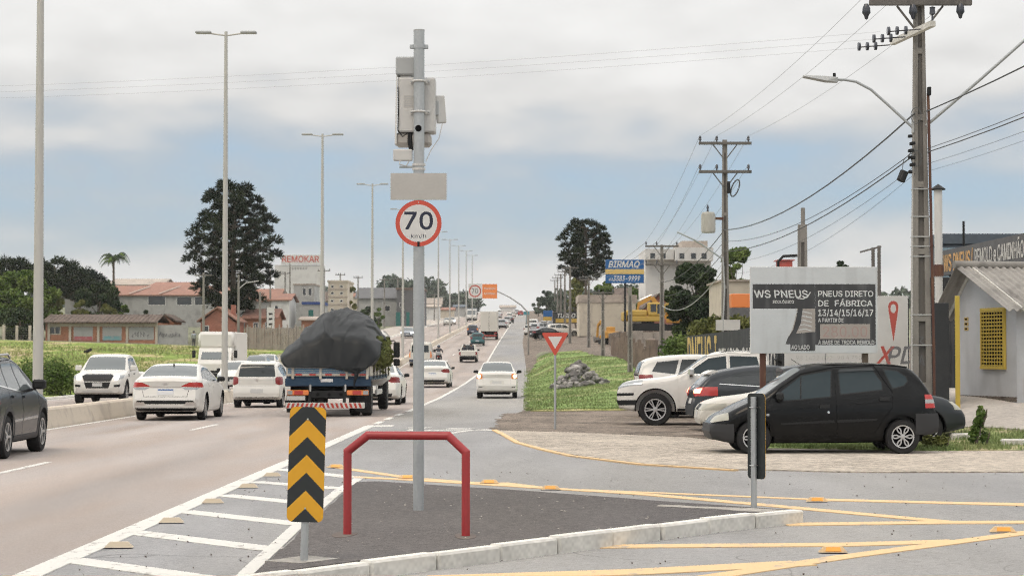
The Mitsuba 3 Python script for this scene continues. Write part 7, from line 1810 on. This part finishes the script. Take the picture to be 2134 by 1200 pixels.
araucaria('pine_tree', 'tall umbrella-shaped araucaria pine left of the blue and yellow sign', 10.45, 300, zt, 20.54 - zt, [(.46, .6), (.56, 3.6), (.62, 3.9), (.72, 3.9), (.87, 3.5), (.95, 2.6), (1, 1.6)], 58, .70, 220, .36, 9, .26, .50)
for a, t_, w_, D_, sd, lb in ((20, 545, 3.6, 300, 11, 'dark flat-topped araucaria at the far left edge behind the pale green tree'), (112, 547, 4.8, 310, 12, 'dark flat-topped araucaria behind the nearest lamp post'), (165, 568, 4.2, 330, 13, 'lower dark araucaria left of the palm')):
    x_ = -0.2425 * D_ + a * D_ / 4400; zt = z1(x_, D_); araucaria('pine_tree', lb, x_, D_, zt, EYE + (738 - t_) * D_ / 4400 - zt, [(.4, .5), (.6, w_ * .8), (.78, w_), (.92, w_ * .75), (1, w_ * .4)], 34, 1.15, 200, .45, sd, .3, .5)
tree('tree', 'pale green spreading tree at the left edge across the field', -57, 244, 11.54 - z1(-57, 244), 8.2, 'leaf_green', 21, 16000, .26, .25, .05, blobs=44)
tree('tree', 'smaller green tree just right of the pale green tree', -53.02, 246, 8.156 - 3.3, 4.2, 'leaf_olive', 22, 6000, .24, .15, .0, blobs=22)
tree('conifer', 'pointed dusky conifer beneath the palm', -51.33, 262, 10.83 - z1(-51.33, 262), 6.0, 'leaf_dark', 23, 7000, .25, .2, .0, blobs=30)
for a, b, t_, D_, lf_, sd, lb in ((168, 34, 622, 255, 'leaf_olive', 31, 'bright shrub left of the conifer behind the brick shed'), (228, 40, 626, 252, 'leaf_olive', 32, 'yellowish shrub right of the conifer behind the brick shed'), (262, 26, 628, 256, 'leaf_green', 33, 'green shrub before the warehouse wall'), (308, 20, 640, 256, 'leaf_dark', 34, 'small dark shrub before the warehouse windows'), (45, 90, 640, 238, 'leaf_dark', 35, 'dark bushes below the pale green tree'),
                                  (733, 26, 588, 335, 'leaf_olive', 36, 'yellow-green tree beside the cream block'), (755, 50, 634, 370, 'leaf_dark', 37, 'dark shrub before the grey open shed'), (788, 30, 640, 375, 'leaf_green', 38, 'green shrub right of the fourth lamp post')):
    x_ = -0.2425 * D_ + a * D_ / 4400; zt = z1(x_, D_); tree('shrub' if t_ > 600 else 'tree', lb, x_, D_, EYE + (738 - t_) * D_ / 4400 - zt, b * D_ / 4400, lf_, sd, 2600, .26, .1, .0, blobs=16, cat='shrub' if t_ > 600 else 'tree')
def palm(label, x, y, z, h, nf, L_, seed):
    k = thing('palm_tree', label, 'palm'); r = np.random.default_rng(seed)
    part(k, 'trunk', tube([(x, y, z), (x + .05, y, z + h * .5), (x, y, z + h)], [.22, .18, .14], 8), 'bark', 40)
    for i in range(nf):
        a = 2.4 * i; up = r.uniform(.25, 1.7); t = np.linspace(0, 1, 12); ln = L_ * r.uniform(.8, 1.1)
        sp2 = np.column_stack([x + math.cos(a) * ln * t * .85, y + math.sin(a) * ln * t * .85, z + h + ln * (up * t - (.45 + up * .75) * t ** 2.3)]); V, F = [], []
        for j in range(1, 12):
            dirn = sp2[j] - sp2[j - 1]; dirn /= np.linalg.norm(dirn); sd = np.cross(dirn, [0, 0, 1]); sd /= np.linalg.norm(sd) + 1e-9; wl = ln * .24 * math.sin(math.pi * min(1, (j + .6) / 12.2)) + .05
            for s_ in (-1, 1):
                for o in (0, .5):
                    p = sp2[j - 1] + (sp2[j] - sp2[j - 1]) * o; b = len(V); V += [p - dirn * .07, p + dirn * .07, p + s_ * sd * wl + dirn * wl * .5 - np.array([0, 0, wl * .55])]; F.append((b, b + 1, b + 2))
        fr = part(k, 'frond', cat(tm(V, F), tube(sp2, .03, 4)), 'leaf_dark' if i % 3 else 'leaf_green')
zt = z1(-54.77, 290)
palm('palm tree with drooping fronds above the warehouse roof', -54.77, 290, zt, 14.44 - zt, 17, 2.5, 4)
# scrub beside the far carriageway and along the right-hand walls
def scrub(name, label, balls, n, size, leaf, seed, cat='bush'):
    k = thing(name, label, cat); part(k, 'foliage', leaves(in_balls(balls, n, seed, .35), size, seed, .3), leaf); b = balls[0]
    part(k, 'stem', cat_([limb((q[0], q[1], q[2] - q[4] - .1), (q[0] + .1, q[1], q[2] + q[4] * .5), .03, .01, i) for i, q in enumerate(balls)]), 'bark'); return k
rb = np.random.default_rng(8)
scrub('bush', 'leafy green scrub beside the far carriageway behind the nearest lamp post', [(-22.31 + a * 92 / 4400, 92 + rb.uniform(-1, 3), z1(-21, 92) + h_ * .5, .62, h_ * .55) for a, h_ in ((18, 1.0), (36, 1.4), (55, 1.7), (75, 1.8), (95, 1.75), (112, 1.7), (128, 1.5), (142, 1.2), (66, 1.2), (104, 1.1))], 7000, .075, 'leaf_green', 41)
for a, b, c, D_, h_, lf_, lb in ((1452, 1500, 690, 92, 1.3, 'leaf_olive', 'olive scrub on top of the black wall left of the transformer pole'), (1502, 1566, 680, 88, 1.0, 'leaf_olive', 'olive scrub right of the transformer pole above the black wall'), (1400, 1438, 735, 96, 1.7, 'leaf_green', 'bright green bush at the near end of the black wall'), (1355, 1385, 742, 150, 1.3, 'leaf_dark', 'small dark bush at the foot of the pale retaining wall')):
    scrub('bush', lb, [(-0.2425 * D_ + q * D_ / 4400, D_ + rb.uniform(-.6, .6), EYE + (738 - c) * D_ / 4400 + rb.uniform(-.2, .35), h_ * .42, h_ * .45) for q in np.linspace(a, b, 6)], 2600, .11, lf_, int(a))

# ---------------------------------------------------------------- the right-hand slope
tree('tree', 'dark dense tree with forked trunk left of the transformer pole', 11.75, 135, 8.04 - 1.2, 3.7, 'leaf_dark', 51, 20000, .16, .16, .16, blobs=60)
tree('tree', 'bright green tree right of the transformer pole', 17.13, 160, 10.01 - 1.5, 3.3, 'leaf_green', 52, 14000, .17, .16, .1, blobs=44)
tree('tree', 'dark tree crown peeping over the black and white hoarding', 31.14, 200, 10.49 - 3, 2.2, 'leaf_dark', 53, 1800, .2, .12, .3, blobs=12)
for a, b, t_, D_, lf_, sd, lb in ((1200, 60, 575, 330, 'leaf_olive', 61, 'olive tree behind the foot of the tall umbrella pine'), (1262, 50, 580, 320, 'leaf_green', 62, 'green tree left of the blue and yellow sign post'), (1345, 70, 585, 300, 'leaf_green', 63, 'green trees behind the yellow excavator'), (1140, 34, 600, 480, 'leaf_far', 64, 'hazy round tree far up the right roadside'), (1168, 30, 610, 420, 'leaf_far', 65, 'hazy tree behind the far roadside poles'), (1122, 24, 612, 560, 'leaf_far', 66, 'farthest hazy tree on the right of the road')):
    x_ = -0.2425 * D_ + a * D_ / 4400; zt = z1(x_, D_); tree('tree', lb, x_, D_, EYE + (738 - t_) * D_ / 4400 - zt, b * D_ / 4400, lf_, sd, 3600, .30, .14, .1, blobs=20)
rw = thing('retaining_wall', 'pale stained retaining wall below the excavators', 'wall')
for j in range(7): a = 10.41 + j * 1.0; part(rw, 'panel', cbox(a, a + .97, 200, 200.25, 1.0, 3.856 + .1 * math.sin(j * 2), .02), 'fence_concrete')
one('terrace', cbox(10.14, 18.77, 200.3, 222, 1.0, 3.902, .05), 'dirt', 'earth terrace behind the pale retaining wall', 'terrace')
mat('digger_yellow', (.47, .31, .06), .5, cc=.3); mat('digger_orange', (.50, .26, .05), .6)
def excavator(label, x, y, z, s, rz, paint):
    k = thing('excavator', label, 'excavator', 'excavators parked above the retaining wall'); M = mat4(x, y, z, rz, 0, s)
    for s_ in (-1, 1):
        tp2 = sg.box(-1.5, .42, 1.5, .42).buffer(.40); e = extr(tp2, .5); e.apply_transform(np.array([[1, 0, 0, 0], [0, 0, -1, s_ * .95 + .25], [0, 1, 0, 0], [0, 0, 0, 1.0]])); part(k, 'track', e, 'black_plastic', 30, M)
    part(k, 'turntable', cbox(-.6, .6, -.6, .6, .75, 1.0, .02), 'black_plastic', False, M); part(k, 'body', cbox(-2.2, 1.3, -1.2, 1.2, 1.0, 1.55, .06), paint, False, M); part(k, 'engine_cover', cbox(-2.3, -.2, -1.2, 1.2, 1.56, 2.2, .12), paint, 30, M)
    cb_ = part(k, 'cab', cbox(-.1, 1.5, -1.2, -.1, 1.56, 3.0, .12), paint, 30, M)
    part(cb_, 'side_window', cbox(.15, .75, -1.212, -1.2, 2.0, 2.8, .004), 'car_glass', False, M); part(cb_, 'door_window', cbox(.85, 1.35, -1.212, -1.2, 1.8, 2.8, .004), 'car_glass', False, M); part(cb_, 'front_window', cbox(1.5, 1.512, -1.08, -.2, 1.9, 2.85, .004), 'car_glass', False, M)
    part(k, 'boom', cat(beam((1.2, .2, 1.6), (3.0, .2, 4.0), .35, .5), beam((3.0, .2, 4.0), (4.6, .2, 3.2), .32, .42)), paint, False, M); part(k, 'stick', beam((4.5, .2, 3.4), (4.9, .2, 1.2), .28, .34), paint, False, M)
    part(k, 'cylinder', cat(bar((1.6, .2, 1.5), (2.6, .2, 3.2), .08, 8), bar((3.0, .2, 4.3), (4.4, .2, 3.7), .07, 8)), 'chrome', 40, M)
    bq = extr([(0, 0), (.9, .2), (1.0, -.5), (.35, -.9), (-.2, -.5)], 1.0); bq.apply_transform(np.array([[1, 0, 0, 4.5], [0, 0, -1, .7], [0, 1, 0, 1.2], [0, 0, 0, 1.0]])); part(k, 'bucket', bq, 'pole_recess', False, M); part(k, 'counterweight', cbox(-2.7, -2.31, -1.15, 1.15, 1.05, 2.0, .1), paint, 30, M)
zx = 3.967
excavator('yellow excavator with square cab standing on the terrace behind the slim poles', 13.25, 206, zx, .93, 0.05, 'digger_yellow')
excavator('orange-yellow excavator with lowered bucket right of the yellow one', 16.47, 210, zx, .85, 3.05, 'digger_orange')
excavator('small orange digger half hidden by the fence posts left of the sign', 10.25, 224, z1(11, 222), .62, 1.9, 'digger_orange')
sg_ = thing('pole_sign', 'blue shop sign with yellow band and white lettering on a single dark post', 'sign')
mat('sign_blue', (.015, .10, .29), .45); mat('sign_band', (.62, .45, .16), .5); mat('teal_paint', (.05, .22, .26), .6)
part(sg_, 'board', cbox(8.42, 11.88, 190, 190.2, 8.111, 10.23, .02), 'sign_blue'); part(sg_, 'band', box(8.399, 11.9, 189.95, 189.998, 8.931, 9.363), 'sign_band')
part(sg_, 'lettering', stand(lettering('BIRMAQ', .56, .02, True, 2.75, .2), 8.68, 189.995, 9.536), 'sign_white'); part(sg_, 'lettering', stand(lettering('41', .26, .02, True, .38, .2), 8.68, 189.995, 8.327), 'sign_white'); part(sg_, 'lettering', stand(lettering('3383-9999', .46, .02, True, 2.4, .2), 9.068, 189.995, 8.305), 'sign_white'); part(sg_, 'post', tube([(10.19, 190.3, 2), (10.19, 190.3, 10.05)], .1, 8), 'black_plastic', 40)
bn = thing('banner_sign', 'long black and yellow roadside banner far up the right verge', 'sign')
part(bn, 'board', cbox(5.795, 10.02, 300, 300.12, 6.084, 7.72, .02), 'wall_black'); part(bn, 'band', box(6.205, 9.886, 299.95, 299.99, 6.22, 6.765), 'digger_yellow'); part(bn, 'lettering', stand(lettering('TURBO', .60, .02, True, 2.6, .2), 6.341, 299.99, 6.902), 'sign_white'); part(bn, 'emblem', cbox(4.432, 5.761, 300, 300.1, 6.493, 7.925, .02), 'sign_blue'); part(bn, 'emblem_band', box(4.432, 5.659, 299.95, 299.99, 6.493, 7.038), 'digger_yellow')
for a in (1140, 1175, 1205): part(bn, 'post', box(-72.75 + a * 300 / 4400 - .06, -72.75 + a * 300 / 4400 + .06, 300.13, 300.25, 4, 7.379), 'pole_recess')
wbn = thing('apartment_block', 'white and grey modern block on the slope behind the blue sign', 'building')
for (a, b, c, d, m_, y_) in ((1345, 1482, 640, 528, 'plaster_white', 262), (1343, 1402, 542, 520, 'plaster_white', 260), (1404, 1482, 545, 518, 'plaster_white', 259), (1424, 1478, 519, 500, 'roof_pale', 264)):
    part(wbn, 'wall', box(-63.53 + a * 262 / 4400, -63.53 + b * 262 / 4400, y_, y_ + 14, EYE + (738 - c) * 262 / 4400 if c < 600 else 2, EYE + (738 - d) * 262 / 4400), m_)
for a in (1352, 1374, 1412, 1436, 1458): part(wbn, 'window', box(-63.53 + a * 262 / 4400, -62.94 + a * 262 / 4400, 258.9, 258.98, 13.45, 14.11), 'pane_dark')
house('shed', 'brown tiled shed roof behind the yellow excavator', 15.11, 18.05, 238, 8, 3, 6.954, 8.45, 'brick_red', 'roof_tile_dark', 'front')
house('white_house', 'plain pale house low behind the foot of the blue sign', 8.45, 15.54, 265, 10, 4, 8.22, 9.165, 'plaster_cream', 'roof_pale', 'flat')
house('beige_house', 'beige house wall right of the transformer pole', 12.14, 13.85, 122, 8, 1, 5.92, 6.029, 'plaster_cream', 'roof_pale', 'flat')
one('container', cbox(11.63, 12.7, 112, 114.4, 4.189, 4.927, .03), 'lamp_orange', 'orange shipping container in front of the beige house', 'container')
one('container_plinth', cbox(11.58, 12.93, 111.9, 116, .5, 4.176, .03), 'facade_grey', 'dark plinth carrying the orange container', 'plinth')
house('red_hut', 'small red rooftop box above the hoarding', 19.02, 19.94, 150, 2, 1, 8.368, 8.436, 'pin_red', 'pin_red', 'flat', cat='building')
# fence of uneven planks along the grass bank, stump and rocks
fp = thing('plank_fence', 'ragged brown plank fence along the right of the grass bank', 'fence')
for j in range(44):
    t = j / 43; xx, yy = 6.75 + 1.5 * t, 106 + 68 * t; part(fp, 'plank', cbox(xx - .10, xx + .12, yy, yy + .05, z1(xx, yy) - .1, z1(xx, yy) + 1.35 + .22 * rb.normal(), .008), 'wood_fence')
one('tree_stump', lathe([(.001, 0), (.36, 0), (.30, .4), (.32, 1.9), (.001, 2.0)], 14).apply_translation((7.15, 108, z1(7.15, 108) - .1)), 'wood_fence', 'thick broken trunk standing at the near end of the plank fence', 'stump', 40)
mat('rock_dark', speckled((.15, .14, .135), .9, 5, 1.2, .6), .9)
mat('rock', speckled((.30, .285, .27), .9, 5, 1.2, .6), .9)
for j in range(74):
    r = rb.uniform(.10, .27) * (1.25 if j < 8 else .85); m = trimesh.creation.icosphere(2, 1.0); m.vertices *= 1 + 1.1 * (meshkit.fbm(m.vertices * 1.5 + j * 7.1, 2, j)[:, None] - .5); m.vertices *= [r, r, r * .75]
    a = rb.uniform(0, 6.28); q = rb.uniform(0, 1) ** .7; x_, y_ = 3.15 + math.cos(a) * q * 1.35, 101 + math.sin(a) * q * 3.5; m.apply_transform(mat4(x_, y_, z1(x_, y_) + .12 + max(0, .85 - q) * 1.5 * rb.uniform(.35, 1), rb.uniform(0, 6)))
    one('rock', m, 'rock' if j % 3 else 'rock_dark', 'grey rough boulder in the heap on the grass bank', 'rock', False, group='boulders heaped on the grass bank')
# overhead sign on a curved arm
os_ = thing('overhead_sign', 'curved arm over the road carrying a white speed panel and an orange panel', 'road sign')
OD = 208
part(os_, 'pole', tube([(1.62, OD, 1.0), (1.62, OD, 5.2), (1.5, OD, 5.9), (.9, OD, 6.55), (-.2, OD, 7.3), (-1.4, OD, 7.9), (-4.3, OD, 8.0)], [.09, .08, .07, .06, .05, .05, .04], 10), 'pole_concrete', 40)
part(os_, 'white_panel', cbox(-4.302, -2.978, OD - .16, OD - .12, 7.204, 8.669, .01), 'sign_white'); part(os_, 'orange_panel', cbox(-2.931, -1.465, OD - .16, OD - .12, 7.204, 8.622, .01), 'lamp_orange')
part(os_, 'ring', stand(extr(sg.Point(0, 0).buffer(.60).difference(sg.Point(0, 0).buffer(.48)), .01), -3.64, OD - .161, 7.936), 'pin_red'); part(os_, 'numerals', stand(lettering('70', .46, .01, True, .62), -3.64 - .32, OD - .161, 7.936 - .22), 'letter_grey')
for j, t_ in enumerate(('FISCALIZAÇÃO', 'ELETRÔNICA')): part(os_, 'lettering', stand(lettering(t_, .17, .01, True, 1.1), -2.742, OD - .161, 8.102 - .5 * j), 'sign_white')
one('small_sign', cat(cbox(1.909, 2.864, 350, 350.1, 8.243, 8.8, .01), bar((2.386, 350.2, 5), (2.386, 350.2, 8.72), .05, 6)), 'teal_paint', 'small teal sign board far up the right roadside', 'road sign')
# woods on the skyline
bl, rr = [], np.random.default_rng(77)
for i in range(190):
    xx = rr.uniform(-330, -20); yy = rr.uniform(960, 1080); s_ = rr.uniform(4, 8); bl.append((xx, yy, z1(xx, yy) + s_ * .7 + (6 if -60 < xx < -34 else 0), s_, s_ * .8))
for i in range(110): xx = rr.uniform(15, 330); yy = rr.uniform(620, 900); s_ = rr.uniform(3, 6); bl.append((xx, yy, z1(xx, yy) + s_ * .7, s_, s_ * .8))
put(thing('woods', 'far-off belt of trees along the skyline on both sides of the road', 'woods', kind='stuff'), leaves(in_balls(bl, 60000, 5, .6), 1.5, 5), 'leaf_far')
# scattered roofs on the hillside
rh = np.random.default_rng(21)
for i in range(16):
    D_ = rh.uniform(430, 760); a = rh.uniform(40, 860) if i < 11 else rh.uniform(1180, 1700); x_ = (a - 1067) * D_ / 4400; z_ = z1(x_, D_); w_ = rh.uniform(7, 14); h_ = rh.uniform(3, 6)
    house('hillside_house', f'distant {["white", "cream", "grey", "orange brick"][i % 4]} house with {["red", "pale", "dark"][i % 3]} roof, number {i + 1} of the hillside houses' if False else f'{["white", "cream", "grey", "orange brick"][i % 4]} distant house with {["red", "pale", "dark"][i % 3]} roof on the {"left" if i < 11 else "right"} hillside', x_, x_ + w_, D_, 8, z_ - 1, z_ + h_, z_ + h_ + rh.uniform(1, 2.4), ['plaster_white', 'plaster_cream', 'plaster_grey', 'brick_orange'][i % 4], ['roof_red', 'roof_pale', 'roof_tile_dark'][i % 3], 'gable', [(x_ + 1, x_ + 2.4, z_ + 1, z_ + 2.4), (x_ + w_ - 2.6, x_ + w_ - 1.2, z_ + 1, z_ + 2.4)], group='distant houses on the hillside')
# weeds by the parked car
scrub('weed', 'tall weed growing on the verge right of the black people carrier', [(8.42 + .05 * j, 38.6, .22 + .14 * (j % 4), .09, .16) for j in range(5)], 420, .055, 'leaf_green', 71, 'weed'); scrub('weed', 'leafy weed just behind the rear bumper of the black people carrier', [(7.45 + .1 * j, 38.0, .16, .10, .13) for j in range(4)], 320, .06, 'leaf_olive', 72, 'weed')
for x_, y_, lb in ((8.75, 40.6, 'short concrete kerb lump on the verge left of the drive'), (9.35, 38.9, 'low concrete block on the verge at the right edge of the picture')): one('concrete_block', cbox(x_ - .35, x_ + .35, y_ - .12, y_ + .12, z1(x_, y_) - .05, z1(x_, y_) + .13, .03), 'kerb_concrete', lb, 'block')

# thin grey air between the near and the far things
scene['haze_medium'] = {'type': 'homogeneous', 'albedo': {'type': 'rgb', 'value': [.93, .95, .965]}, 'sigma_t': {'type': 'rgb', 'value': [.00011, .00011, .00011]}}
scene['haze'] = {'type': 'cube', 'to_world': T4().translate([0, 1530, 23]).scale([960, 1590, 25]), 'bsdf': {'type': 'null'}, 'interior': {'type': 'ref', 'id': 'haze_medium'}}
labels['haze'] = {'label': 'thin pale haze hanging over the whole road and the hillside', 'kind': 'stuff'}
scene['camera']['medium'] = {'type': 'ref', 'id': 'haze_medium'}
